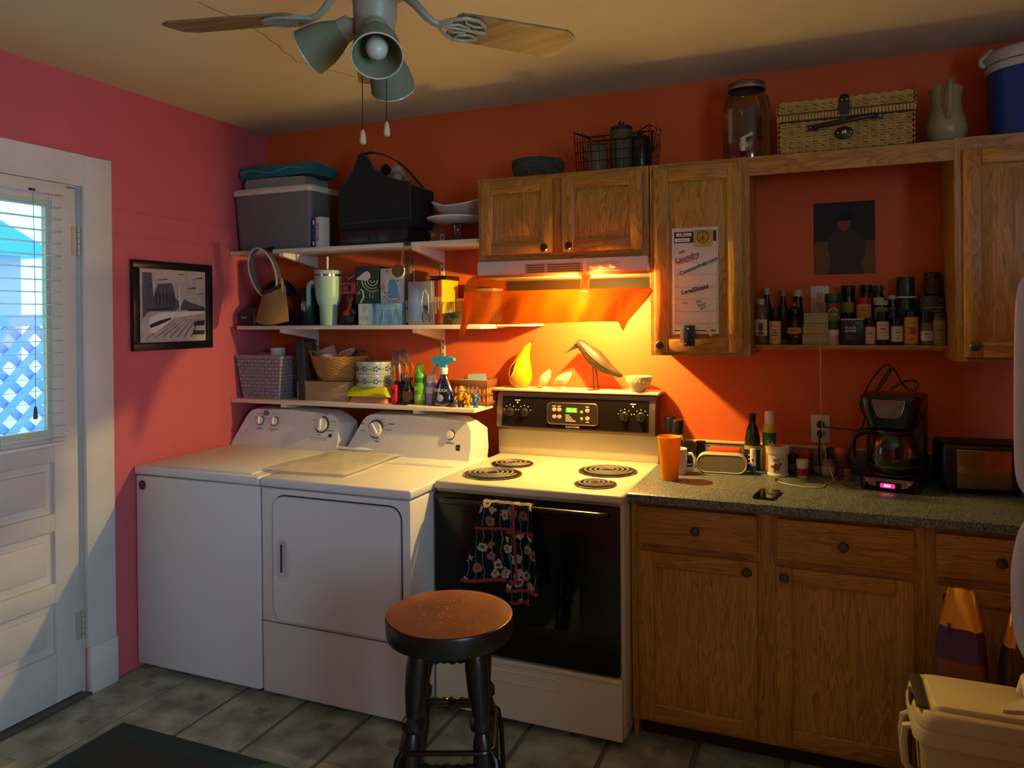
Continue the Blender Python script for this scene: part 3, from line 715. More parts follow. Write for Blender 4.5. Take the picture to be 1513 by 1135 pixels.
def translucent(name, col, share, thru=.0):
    M = bpy.data.materials.new(name); M.use_nodes = True; n = M.node_tree.nodes; l = M.node_tree.links
    for q in list(n): 
        if q.type == 'BSDF_PRINCIPLED': n.remove(q)
    d = n.new('ShaderNodeBsdfDiffuse'); t = n.new('ShaderNodeBsdfTranslucent'); d.inputs[0].default_value = lin(col); t.inputs[0].default_value = lin(col)
    mx = n.new('ShaderNodeMixShader'); mx.inputs[0].default_value = share; l.new(d.outputs[0], mx.inputs[1]); l.new(t.outputs[0], mx.inputs[2])
    tr_ = n.new('ShaderNodeBsdfTransparent'); m2_ = n.new('ShaderNodeMixShader'); m2_.inputs[0].default_value = thru; l.new(mx.outputs[0], m2_.inputs[1]); l.new(tr_.outputs[0], m2_.inputs[2])
    l.new(m2_.outputs[0], n['Material Output'].inputs[0])
    return M
def sheer(name, col, tint, thru, share):
    M = translucent(name, col, share, thru); n = M.node_tree.nodes
    for q in n:
        if q.type == 'BSDF_TRANSPARENT': q.inputs[0].default_value = lin(tint)
    return M
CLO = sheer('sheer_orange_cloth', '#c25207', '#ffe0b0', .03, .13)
CLO2 = sheer('unlit_brown_cloth', '#6a3408', '#ffe6c0', .28, .045)  # upper band of the same cloth; its unlit look is put into a browner colour
LIP = -.485
def cloth(p, q):
    """p runs from the left return round the front; q: 0 along the hood's lower edge, .42 at the bulge, 1 at the hem"""
    k = max(0, (q-.42)/.58); t = min(1, q/.42)
    if p < .12:                                        # short return at the left end
        s_ = p/.12; y0 = -.330; x0 = 1.444
        y1 = y0+(LIP-y0)*s_; x1 = x0-.006+.008*s_
        z = 1.742-.075*t
        y = -.330-.012*s_+(y1+.330+.012*s_)*t; x = x0+(x1-x0)*t
        if k > 0:
            hem = 1.655-.150*s_-.045*max(0, (s_-.7)/.3)
            z = 1.667+(hem-1.667)*k; x -= .016*k*math.sin(9*s_)+.010*k; y -= .010*k*s_
        return (x, y, z)
    s_ = (p-.12)/.88
    x = 1.446+.775*s_
    if q <= .42:
        y = -.342+(LIP+.342)*math.sin(t*PI/2); z = 1.742-.075*(1-math.cos(t*PI/2))*.9-.0075*t
        return (x+.020*t*max(0, (s_-.9)/.1), y, z)
    hem = 1.532-.005*math.sin(6*s_)
    hem -= .075*max(0, 1-s_/.035)
    hem -= .040*max(0, 1-abs(s_-.885)/.02)
    if s_ > .905: hem = 1.538+.115*(s_-.905)/.095
    fold = (.017*math.sin(19*s_+1.5*k)+.010*math.sin(37*s_+3*k+1))*min(1, 1.6*k)
    z = 1.667+(hem-1.667)*k
    y = LIP+fold-.006*k
    x += .018*(s_-.5)*k+.020*max(0, (s_-.9)/.1)
    return (x, y, z)
g = G(); g.sheet(cloth, 130, 26)
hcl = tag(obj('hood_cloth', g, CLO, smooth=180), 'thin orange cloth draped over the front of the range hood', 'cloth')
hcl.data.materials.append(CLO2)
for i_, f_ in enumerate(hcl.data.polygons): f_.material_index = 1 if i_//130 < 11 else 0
# ================================================================ notes on the tall cabinet door
mb = thing('memo_board', 'white weekly memo sheet with handwritten notes taped to oak door', 'memo board', (2.389, -.3475, 1.694))
obj('sheet', G().box(-.089, .089, .0, .0025, -.209, .209), mat('memo_white', '#cfcac2', .4), mb)
INK = mat('ink_black', '#17120f', .7); INKG = mat('ink_ruled', '#a79e94', .8)
g = G()
for z in (.073, .022, -.026, -.072, -.120, -.166): g.box(-.078, .083, -.0006, .0, z-.0007, z+.0007)
for x in (-.080, .083): g.box(x-.0008, x+.0008, -.0006, 0, -.19, .20)
for z in (.026, -.022, -.068, -.116, -.162): g.box(-.078, -.064, -.0006, 0, z, z+.003)
obj('ruled_lines', g, INKG, mb, 0)
g = G(); g.box(-.080, -.004, -.0008, 0, .150, .194); g.box(.070, .082, -.0008, 0, .153, .195); g.box(-.082, .078, -.0008, 0, -.198, -.1935); obj('printed_heading', g, mat('heading_brown', '#3c2413', .7), mb, 0)
g = G(); g.box(-.072, -.012, -.0014, -.0006, .176, .189, .0003); g.box(-.077, -.019, -.0014, -.0006, .155, .169, .0003); obj('name_slips', g, PAPERW, mb, 0)
g = G(); g.box(-.064, -.024, -.0019, -.0013, .180, .182); g.box(-.066, -.030, -.0019, -.0013, .160, .162); g.box(-.050, -.044, -.0019, -.0013, .183, .189); obj('slip_print', g, INK, mb, 0)
def hand(s, size, m_, x, z, ang, sx=1):
    text('handwriting', s, size, m_, mb, (x, -.0009, z), (PI/2, R(-ang), 0), .0002, .12, sx=sx, bold=.0007)
hand('Laundry', .030, mat('ink_magenta', '#8e1440', .7), -.030, .092, 16)
hand('Commonhelp.com', .021, mat('ink_teal', '#1f5a60', .7), .012, .057, 22)
hand('LegalShield', .024, INK, -.002, -.035, 13)
hand('communications', .012, mat('ink_faint', '#9a948c', .7), -.030, .078, 16)
INKGR = mat('ink_green', '#6f8a55', .7)
hand('FOR', .011, mat('ink_fainter', '#a39c8f', .7), -.04, -.088, 0)
for s, x, z, a in (('SEE', .012, -.082, 8), ('MARY', .024, -.096, 12), ('MAY', .03, -.108, 22)): hand(s, .012, INKGR, x, z, a)
g = G(); 
for k in range(9): g.tube([(-.062+.004*(k % 3), -.0008, .108+.003*(k//3)), (-.046+.003*(k % 4), -.0008, .118-.003*(k % 2)+.002*(k//3))], .0012, 5)
g.tube([(-.075, -.0008, .131), (-.058, -.0008, .118)], .0008, 5)
obj('green_doodle', g, INKGR, mb)
st = thing('sticky_note', 'yellow sticky note with a drawn peace sign on the memo board', 'sticky note', (2.423, -.349, 1.860))
g = G(); g.sheet(lambda p, q: (-.034+.068*p, -.003*q*(1-q)-.006*(1-q)**2-.0004, -.034+.068*q), 6, 8, .0004); obj('paper', g, mat('sticky_yellow', '#e2c85a', .8), st)
g = G(); cx, cz, rr = -.002, .004, .023
g.tube([(cx+rr*math.cos(2*PI*k/28)*.92, -.005, cz+rr*math.sin(2*PI*k/28)) for k in range(28)], .0011, 5, True)
g.tube([(cx, -.005, cz+rr), (cx, -.005, cz-rr)], .0011, 5)
for s in (-1, 1): g.tube([(cx, -.005, cz), (cx+s*rr*.68, -.005, cz-rr*.7)], .0011, 5)
obj('peace_sign', g, INK, st)
cpz = thing('bulldog_clip', 'dark blue steel clip hanging from the bottom of the memo board', 'clip', (2.366, -.352, 1.487))
g = G(); g.box(-.022, .022, -.006, .000, -.050, .033, .003); obj('body', g, mat('clip_blue', '#39465e', .35, metal=.6, var=.5, vscale=40), cpz)
g = G(); g.ball((-.002, -.007, .018), .003); g.ball((-.013, -.007, -.040), .0035); obj('rivets', g, CHROME, cpz)
g = G(); g.loft([[(x, y, z) for x, y in ((-.036, -.001), (-.024, -.001), (-.024, -.004), (-.036, -.004))] for z in (.02, -.02, -.036)]); obj('paper_tab', g, PAPERW, cpz)
tp = G(); tp.loft([[(2.425+x, -.350+y, 1.492+z) for y in (0, -.001)] for x, z in ((-.006, .022), (.006, .014), (.028, -.018), (.016, -.026))], closed=False)
tp = G(); tp._add([(2.420, -.3505, 1.518), (2.432, -.3505, 1.520), (2.458, -.3505, 1.484), (2.446, -.3505, 1.474)], [(0, 1, 2, 3)])
tag(obj('masking_tape', tp, mat('tape_cream', '#d2bf96', .7), smooth=0), 'strip of cream masking tape at lower right of memo board', 'tape')

# ================================================================ wall shelves over the laundry machines
def shelf(label, x0, x1, zt, brx, d=.298, th=.019):
    t = thing('wall_shelf', label, 'shelf', (0, 0, 0))
    obj('board', G().box(x0, x1, -d, -.004, zt-th, zt, .002), SHELFW, t)
    for bx in brx:
        g = G(); g.loft([[(bx+s, y, z) for y, z in ((-.004, zt-th-.062), (-.004, zt-th), (-d+.012, zt-th), (-d+.012, zt-th-.016))] for s in (-.012, .012)]); obj('bracket', g, SHELFW, t)
    return t
shelf('topmost white wall shelf carrying the cooler and the black tote', .004, 1.440, 1.911, (.325, 1.092))
shelf('middle white wall shelf carrying tumblers and boxes', .045, 1.440, 1.525, (.325, 1.092))
shelf('lowest white wall shelf just above the washer and dryer consoles', .004, 1.402, 1.147, (.325, 1.092))
sb_ = thing('shelf_board', 'short white shelf end board lit up beside the range hood', 'board', (0, 0, 0))
obj('board', G().box(1.445, 1.63, -.14, -.004, 1.515, 1.533, .002), SHELFW, sb_)
SLOT = mat('slot_dark', '#4b4238', .8)
for x, lb in ((.325, 'left slotted white shelf upright on the wall above the washer'), (1.092, 'right slotted white shelf upright on the wall above the dryer')):
    t = thing('shelf_upright', lb, 'upright', (x, -.002, 1.06))
    obj('channel', G().box(-.012, .012, -.0015, .0015, 0, .92, .001), SHELFW, t)
    g = G()
    for k in range(28): g.box(-.004, .004, -.0020, .0, .015+.0325*k, .030+.0325*k)
    obj('slots', g, SLOT, t)
    
# ---------------- top shelf
Z1_ = 1.911
ck_ = thing('cool_box', 'grey plastic cool box with white lid on the topmost shelf', 'cool box', (.26, -.155, Z1_))
def rr_ring(hx, hy, z, rd=.03): return [(p[0], p[1], z) for p in rrect(-hx, hx, -hy, hy, rd)]
g = G(); g.loft([rr_ring(.225, .110, .0), rr_ring(.228, .113, .004), rr_ring(.246, .128, .285), rr_ring(.247, .129, .288)]); obj('body', g, mat('cool_box_grey', '#6b6a68', .55, var=.1), ck_)
g = G(); g.loft([rr_ring(.250, .134, .286), rr_ring(.252, .136, .290), rr_ring(.252, .136, .308), rr_ring(.244, .128, .318)]); obj('lid', g, mat('cool_box_lid', '#cfc6ba', .45), ck_)
obj('handle', G().box(-.11, -.0, -.139, -.134, .296, .305, .002), mat('cool_box_lid', '#cfc6ba'), ck_)
def folded(name, label, loc, hx, hy, th, m, waves, rz=0):
    t = thing(name, label, 'towel', loc, rz)
    g = G(); n = 28; rings = []
    prof = [(-hx, .0), (-hx-th*.3, th*.5), (-hx, th), (0, th*1.06), (hx, th), (hx+th*.3, th*.5), (hx, 0), (0, 0)]
    for j in range(9):
        y = -hy+2*hy*j/8; rings.append([(x, y+.006*math.sin(4*x/hx), z*(1+.08*math.sin(5*x/hx+j))) for x, z in prof])
    g.loft(rings); obj('folded_cloth', g, m, t)
    g = G()
    for q in waves: g.tube([(-hx+2*hx*k/n, -hy-.001, th*(q+.16*math.sin(2.2*PI*k/n*1.6))) for k in range(n+1)], .0032, 6)
    obj('hem', g, mat('teal_hem', '#4aa39c', .9) if 'teal' in label else m, t)
    return t
folded('folded_blanket', 'tan blanket folded beneath the teal towel on the cool box', (.265, -.165, Z1_+.318), .185, .095, .050, mat('tan_blanket', '#8f8678', .95, bump=.3, bscale=90), (.5,))
folded('folded_towel', 'teal bath towel folded on the very top of the cool box stack', (.275, -.160, Z1_+.376), .225, .100, .058, mat('teal_towel', '#1f6a74', .95, bump=.4, bscale=110, var=.2), (.55,))
bx = thing('small_carton', 'small blue and white carton standing between cool box and tote', 'carton', (.545, -.255, Z1_), R(-12))
obj('box', G().box(-.026, .030, -.03, .03, 0, .150, .001), mat('carton_white', '#d5d3cd', .5), bx)
obj('blue_panel', G().box(-.0265, .0, -.0308, .0308, .0005, .151), mat('carton_blue', '#1f3c8f', .5), bx)
text('carton_lettering', 'EPSOMER', .022, INK, bx, (.012, -.0309, .075), (PI/2, PI/2, 0))
g = G(); g.box(-.022, -.010, -.0314, -.0308, .115, .135); g.box(-.022, -.012, -.0314, -.0308, .012, .03); obj('printed_marks', g, MATS['carton_white'], bx, 0)
# tote with arched opening and handle strap
to = thing('tote_bag', 'black felt tote bag with long strap handle on topmost shelf', 'bag', (.865, -.165, Z1_))
FELT = mat('black_felt', '#191c1e', .9, bump=.15, bscale=200)
def tote_side(y, s):
    P = [(-.185, .075), (-.205, .10), (-.208, .27), (-.15, .325), (-.115, .37), (-.085, .44), (-.06, .447), (-.035, .42), (0, .365), (.06, .325), (.13, .30), (.195, .285), (.200, .10), (.185, .075)]
    return [(x, y, z) for x, z in P]
g = G(); g.loft([tote_side(-.10, 1), tote_side(-.094, 1)])
P = tote_side(.06, 1); g.loft([[(x, y+.05, z*.97) for x, y, z in P], [(x, y+.056, z*.97) for x, y, z in P]])
for s in (-1, 1): g.box(s*.203-.003, s*.203+.003, -.097, .115, .09, .272)
g.box(-.2, .2, -.097, .115, .080, .088)
obj('body', g, FELT, to)
obj('base_case', G().box(-.195, .19, -.112, .12, .0, .078, .012), mat('case_black', '#101214', .5), to)
g = G(); g.box(-.14, -.02, -.116, -.11, .012, .045, .003); g.box(.03, .10, -.116, -.11, .012, .058, .003); obj('latch', g, mat('latch_black', '#24282c', .4), to)
g = G()
g.loft([[(x, y+d, z+e) for d, e in ((-.014, 0), (.014, 0), (.014, .006), (-.014, .006))] for x, y, z in ((-.07, -.09, .440), (-.035, -.06, .452), (.02, -.03, .440), (.07, .0, .410), (.105, .03, .375), (.13, .06, .335), (.16, .09, .29))])
obj('strap', g, FELT, to)
g = G(); g.loft([[(x, -.085+.15*(x-.03), z) for x, z in ((.05, .315), (.08, .350), (.10, .385), (.125, .372), (.15, .325), (.17, .30))], [(x, -.060+.15*(x-.03), z) for x, z in ((.05, .315), (.08, .350), (.10, .385), (.125, .372), (.15, .325), (.17, .30))]])
obj('patterned_lining', g, mat('spotted_lining', '#a79c86', .9, var=.8, vscale=34, col2='#3b3530'), to)
g = G(); g.tube([(-.198, -.102, .11), (-.05, -.103, .112), (.195, -.102, .12)], .004, 6); g.tube([tote_side(-.100, 1)[k] for k in range(2, 13)], .0045, 6); obj('seam', g, mat('seam_grey', '#2c3236', .8), to)
# white dishes
CER = mat('white_ceramic', '#d9dad6', .2)
cs = thing('cake_stand', 'white footed cake plate at the right end of the topmost shelf', 'plate', (1.250, -.15, Z1_))
obj('foot', G().lathe([(.075, 0), (.074, .006), (.03, .018), (.016, .05), (.022, .085), (.03, .095)], seg=28), GLASS, cs)
obj('plate', G().lathe([(.03, .093), (.10, .097), (.142, .112), (.145, .118), (.138, .117), (.10, .104), (.001, .101)], seg=36, caps=False), CER, cs)
wb_ = thing('serving_bowl', 'white leaf shaped serving bowl resting on the cake plate', 'bowl', (1.262, -.15, Z1_+.104))
g = G()
def leaf(p, q):
    a = 2*PI*p; rr = q; ax = .150*(1+.12*math.cos(a)); ay = .105
    x = ax*rr*math.cos(a)-.0; y = ay*rr*math.sin(a); z = .075*rr**2.2+.018*rr**4*math.cos(2*a)+.004
    return (x, y, z)
g.sheet(leaf, 36, 10, .005); obj('body', g, CER, wb_)
g = G(); g.tube([leaf(k/36, 1.0) for k in range(36)], .004, 6, True); obj('rim', g, CER, wb_)
sg = thing('glass_bird', 'tiny clear glass ornament under the footed cake plate', 'ornament', (1.165, -.235, Z1_))
g = G(); g.lathe([(.014, 0), (.012, .004), (.003, .008), (.003, .024), (.006, .028)]); g.ball((.002, 0, .036), .018, .010, .011); g.tube([(-.008, 0, .040), (-.022, 0, .056)], .004, 6); obj('body', g, GLASS, sg)
# binder clips, sun visor, tag
def binder(label, x):
    t = thing('binder_clip', label, 'clip', (x, -.298, Z1_-.012))
    obj('jaw', G().prism([(-.016, .016), (-.003, .026), (.012, .026), (.012, -.006), (-.003, -.006), (-.016, -.004)], -.014, .014, 'yz'), BLACK, t)
    g = G(); g.tube([(-.009, -.014, .0), (-.012, -.026, -.018), (-.004, -.030, -.026), (.006, -.030, -.026), (.012, -.026, -.018), (.009, -.014, .0)], .0015, 6); obj('wire', g, CHROME, t)
binder('black binder clip on the shelf edge above the straw sun visor', .268)
binder('black binder clip on the shelf edge above the brown paper tag', 1.068)
vs = thing('sun_visor', 'straw sun visor with grey band hanging from a clip on the shelf', 'visor', (.30, -.352, 1.525))
g = G()
N = 36
def vband(a, h): # head band hanging as a tall loop, leaning forward at the bottom
    return Vector((-.010+.080*math.sin(a)-.018*math.cos(a), -.012+.030*math.cos(a)*-.6+h, .262+.122*math.cos(a)))
g.sheet(lambda p, q: tuple(vband(2*PI*p, -.018+.036*q)), N, 2, .004); obj('band', g, mat('visor_band', '#8d8a88', .9, bump=.3, bscale=150), vs)
g = G(); g.tube([tuple(vband(2*PI*k/N, -.020)) for k in range(N)], .0048, 6, True); obj('band_edge', g, mat('visor_edge', '#b7aba0', .9), vs)
g = G()
def brim(p, q):
    t = 2*p-1; w = .070+.034*q
    x = .022+w*t+.018*q; z = .165-.158*q*(1-.10*t*t)+.022*(1-q)*t*t+.02*t*(1-q)
    y = -.036+.050*t*t*(1-.4*q)-.018*q
    return (x, y, z)
g.sheet(brim, 26, 14, .003); obj('brim', g, mat('straw', '#c79a62', .85, var=.16, vscale=14, bump=.4, bscale=140), vs)
g = G(); g.tube([tuple(Vector(brim(k/26, .02))+Vector((0, -.003, .006))) for k in range(27)], .010, 6); obj('dark_trim', g, mat('visor_trim', '#23262b', .9), vs)
g = G(); g.tube([(.072, -.005, .195), (.082, -.004, .235), (.092, -.008, .220), (.092, -.01, .165)], .006, 6); obj('tab', g, MATS['straw'], vs)
pt = thing('paper_tag', 'brown paper tag hanging on twine from the topmost shelf', 'tag', (1.045, -.312, 1.80))
g = G(); g.tube([(.012, .002, .098), (-.002, 0, .07), (-.004, 0, .03), (-.006, 0, -.005)], .0012, 5); g.tube([(.018, .002, .098), (.006, 0, .06), (-.006, 0, .0)], .0012, 5); obj('twine', g, mat('twine', '#b9a37c', .9), pt)
g = G(); g.lathe([(.030, -.002), (.031, 0), (.030, .002)], (-.022, -.004, -.022), 20, 'y', sx=1.1); obj('tag_disc', g, mat('kraft', '#6d5a3a', .85, var=.3, vscale=20), pt)
# ---------------- middle shelf
Z2 = 1.525
kb = thing('flat_carton', 'low dark blue carton at the far left of the middle shelf', 'carton', (.133, -.175, Z2))
obj('box', G().box(-.085, .105, -.105, .105, 0, .068, .002), mat('navy_carton', '#122535', .5), kb)
obj('band', G().box(.008, .016, -.1056, .1056, .001, .0685), mat('carton_band', '#4d6274', .5), kb)
text('carton_lettering', 'TULA', .014, mat('grey_print', '#a7b4bf', .6), kb, (-.055, -.1056, .042))
gb = thing('grey_pouch', 'crumpled grey plastic pouch lying on the low dark carton', 'pouch', (.130, -.17, Z2+.069))
def pouch(p, q): 
    e = (math.sin(PI*p)*math.sin(PI*q))**.5
    return (-.088+.19*p, -.10+.20*q, .075*e*(.8+.2*math.sin(9*p+5*q))+.004*math.sin(23*p)*math.sin(19*q)*e)
g = G(); g.sheet(pouch, 24, 20, .002); obj('wrapper', g, mat('pouch_grey', '#545a66', .35, var=.3), gb)
bc_ = thing('baseball_cap', 'dark baseball cap tipped up behind the straw sun visor', 'cap', (.155, -.09, Z2+.158))
g = G()
def cap(p, q): a = 2*PI*p; e = R(90*q); return (.088*math.cos(a)*math.cos(e), -.0+.078*math.sin(a)*math.cos(e), .09*math.sin(e))
g.sheet(cap, 28, 10, .003); obj('crown', g, mat('cap_navy', '#181d28', .9), bc_)
g = G(); g.sheet(lambda p, q: ((.070+.055*q)*math.cos(R(-60+120*p)-PI/2)*1.05, (.07+.060*q)*math.sin(R(-60+120*p)-PI/2), -.012*q+.012*abs(p-.5)), 16, 6, .004); obj('brim', g, MATS['cap_navy'], bc_)
dkb = thing('dark_carton', 'tall dark carton standing behind the green coffee tumbler', 'carton', (.42, -.075, Z2))
obj('box', G().box(-.125, .03, -.05, .05, 0, .195, .002), mat('dark_carton', '#23232b', .6), dkb)
obj('side_stripe', G().box(-.105, -.095, -.0508, -.05, .0, .194), mat('dark_stripe', '#363845', .6), dkb)
gt = thing('coffee_tumbler', 'dark green steel coffee tumbler with round white emblem', 'tumbler', (.392, -.150, Z2))
obj('body', G().lathe([(.034, 0), (.037, .004), (.043, .145), (.043, .150)], seg=28), mat('dark_green', '#0c3a34', .3), gt)
obj('lid', G().lathe([(.044, .150), (.044, .166), (.038, .172), (.036, .180), (.001, .181)], seg=28), mat('tumbler_lid', '#101a1c', .4), gt)
g = G()
ey, ez = -.0425, .098
def er(rad, a): return (rad*math.cos(a), -math.sqrt(max(.0435**2-(rad*math.cos(a))**2, 0))-.0005, ez+rad*math.sin(a))
g.tube([er(.024, 2*PI*k/28) for k in range(28)], .0013, 5, True)
for s in (-1, 1):
    for rad in (.013, .018): g.tube([er(rad, PI/2-s*R(20+12*k)) for k in range(10)], .0015, 5)
g.ball((0, -.044, ez+.004), .0055, .001, .008, 10, 6)
for k in (-1, 0, 1): g.poly([(.006*k, -.0445, ez+.024), (.006*k-.0025, -.0445, ez+.015), (.006*k+.0025, -.0445, ez+.015)])
g.loft([[(sx, -.0443, z) for sx in (-w, w)] for z, w in ((ez-.003, .006), (ez-.012, .008), (ez-.020, .005))], closed=False)
obj('emblem', g, mat('emblem_white', '#cfd6d2', .5), gt)
mt = thing('travel_tumbler', 'mint green handled travel tumbler with straw on middle shelf', 'tumbler', (.552, -.205, Z2))
MINT = mat('mint_paint', '#94b8ae', .4)
obj('body', G().lathe([(.040, 0), (.042, .005), (.046, .095), (.058, .120), (.064, .150), (.066, .245)], seg=36), MINT, mt)
obj('steel_ring', G().lathe([(.062, .245), (.062, .256)], seg=32), CHROME, mt)
obj('lid', G().lathe([(.064, .256), (.066, .258), (.066, .272), (.062, .276), (.001, .276)], seg=32), MINT, mt)
g = G(); g.tube([(-.060, -.01, .215), (-.092, -.012, .218), (-.108, -.013, .206), (-.112, -.014, .185), (-.113, -.014, .125), (-.113, -.014, .100)], .0125, 10); obj('handle', g, MINT, mt)
obj('straw', G().tube([(-.006, 0, .27), (-.004, 0, .345)], .0055, 10), mat('straw_white', '#cfd6d0', .4), mt)
# cordless drill, only grip and battery body visible
dl = thing('cordless_drill', 'red and black cordless drill standing beside the mint tumbler', 'drill', (.664, -.17, Z2))
RED = mat('drill_red', '#c4301c', .4)
g = G(); g.box(-.045, .045, -.035, .045, 0, .055, .008); obj('battery', g, BLACK, dl)
g = G(); g.prism([(-.030, .05), (.035, .05), (.042, .062), (.034, .075), (.022, .085), (.020, .15), (-.015, .15), (-.008, .085), (-.03, .07)], -.022, .022, 'xz'); obj('grip', g, BLACK, dl)
g = G(); g.tube([(-.02, -.024, .064), (.0, -.026, .07), (.012, -.026, .09), (.016, -.026, .12), (.030, -.026, .14)], .008, 8); g.box(-.028, .012, -.034, -.02, .045, .066, .004); obj('red_trim', g, RED, dl)
g = G(); g.loft([[(x, p[0], .185+p[1]) for p in rrect(-.030, .030, -.032, .032, .014)] for x in (-.05, -.045, .05)]); obj('motor_housing', g, RED, dl)
g = G(); g.prism(rrect(-.034, .020, .168, .202, .008), -.0345, -.028); obj('vent_frame', g, mat('drill_dark', '#231513', .5), dl)
obj('vent_core', G().box(-.020, .004, -.0365, -.034, .175, .194, .002), mat('drill_grey', '#6a5450', .5), dl)
g = G(); g.lathe([(.028, .05), (.026, .056), (.016, .060), (.012, .062)], (0, 0, .185), 18, 'x'); obj('chuck', g, BLACK, dl)
g = G(); g.tube([(-.02, 0, .217), (.0, -.01, .235), (.03, -.01, .25)], .007, 6); g.ball((-.012, -.02, .238), .006); obj('belt_hook', g, STEEL, dl)
# cartons
blu = thing('blue_carton', 'long blue patterned carton lying under two upright cartons', 'carton', (.875, -.17, Z2))
obj('box', G().box(-.120, .122, -.072, .075, 0, .105, .002), mat('blue_pattern', '#2f7fc4', .5, var=.55, vscale=26, col2='#8fb7c9', stretch=(2, 1, .5)), blu)
obj('end_panel', G().box(-.1205, -.045, -.0726, -.071, .001, .1045), mat('pale_pattern', '#8faab0', .5, var=.6, vscale=45, col2='#d4dbd8'), blu)
g = G(); g.box(-.020, .09, -.0728, -.0722, .078, .081); g.box(-.020, .06, -.0728, -.0722, .088, .090); g.box(.02, .022, -.0728, -.0722, .01, .07); obj('printed_lines', g, mat('blue_print', '#a9d0e6', .5), blu)
gc = thing('bulb_carton', 'dark green carton printed with a light bulb on blue carton', 'carton', (.792, -.165, Z2+.106))
obj('box', G().box(-.070, .066, -.055, .055, 0, .180, .002), mat('carton_green', '#1c2f2a', .45), gc)
g = G(); g.loft([[(x, -.0556, z) for x, z in ((-.062, .125), (-.040, .138), (-.020, .152), (.0, .158), (.016, .148), (.018, .128), (.004, .112), (-.018, .112), (-.040, .116), (-.060, .118))], [(x, -.0552, z) for x, z in ((-.062, .125), (-.040, .138), (-.020, .152), (.0, .158), (.016, .148), (.018, .128), (.004, .112), (-.018, .112), (-.040, .116), (-.060, .118))]]); obj('printed_bulb', g, mat('print_pale', '#b3b0b8', .5), gc, 0)
g = G()
for k in range(4): g.tube([((.012+.016*k)*math.cos(R(a))+.030, -.0556, .112+(.012+.016*k)*.9*math.sin(R(a))) for a in range(180, 361, 20) if (.012+.016*k)*math.cos(R(a))+.03 < .062], .003, 5)
obj('printed_rays', g, mat('print_lime', '#6f9d46', .5), gc)
g = G(); g.tube([(-.040, -.0556, .004), (-.022, -.0556, .03), (-.026, -.0556, .06), (-.038, -.0556, .07)], .004, 5); g.box(.012, .015, -.0556, -.055, .03, .05); g.box(.028, .031, -.0556, -.055, .025, .04); g.box(-.058, -.056, -.0556, -.055, .085, .11); obj('printed_marks', g, mat('print_sage', '#8ca58c', .5), gc)
text('carton_lettering', '15', .020, PAPERW, gc, (-.050, -.0556, .052))
wc = thing('white_carton', 'white carton with blue device picture beside the bulb carton', 'carton', (.928, -.165, Z2+.106))
obj('box', G().box(-.062, .066, -.055, .055, 0, .168, .002), mat('carton_pale', '#c9c5c4', .5), wc)
def flat(parent, name, pts, m, y): 
    g = G(); g.loft([[(x, y, z) for x, z in pts], [(x, y+.0004, z) for x, z in pts]]); return obj(name, g, m, parent, 0)
flat(wc, 'printed_bottle', [(-.020, .030), (-.018, .090), (-.010, .112), (.022, .112), (.034, .085), (.038, .030), (.03, .024), (-.012, .024)], mat('print_blue', '#5fa3c4', .5), -.0556)
g = G(); g.tube([(x, -.0556, z) for x, z in ((-.024, .05), (-.026, .018), (-.018, .010), (.036, .010), (.042, .018), (.042, .05))], .0015, 5); g.box(-.02, .044, -.0558, -.055, .1385, .1405); g.box(-.03, -.01, -.0558, -.055, .150, .155); g.box(.0, .012, -.0558, -.055, .123, .126); obj('printed_lines', g, mat('print_slate', '#6f7480', .5), wc)
flat(wc, 'printed_patch', [(-.055, .055), (-.058, .075), (-.046, .10), (-.036, .085), (-.038, .060)], mat('print_rose', '#b98f86', .6), -.0557)
g = G(); g.ball((-.036, -.0556, .052), .005, .0008, .004, 8, 6); g.ball((-.040, -.0556, .030), .004, .0008, .004, 8, 6); g.ball((.036, -.0556, .108), .004, .0008, .003, 8, 6); obj('printed_dots', g, INK, wc)
# rolling pin / wooden rod
rp_ = thing('wooden_rod', 'brown wooden rod with yellow end leaning beside the white carton', 'rod', (1.012, -.20, Z2))
obj('shaft', G().tube([(.0, 0, .115), (-.006, .022, .325)], .020, 14), mat('dark_bamboo', '#5a3c17', .6, var=.35, vscale=12), rp_)
obj('handle', G().tube([(.006, -.012, .012), (.0, 0, .115)], [.013, .019], 14), mat('pale_wood', '#c99b62', .6), rp_)
g = G(); g.tube([(.0055, -.0105, .0135), (.0026, -.005, .072)], [.0136, .0172], 14); obj('yellow_wrap', g, mat('amber_wrap', '#d79a1c', .5), rp_)
g = G(); g.tube([(.0024, -.0045, .075), (.002, -.004, .083)], .0182, 14); obj('blue_ring', g, mat('ring_blue', '#2b3150', .5), rp_)
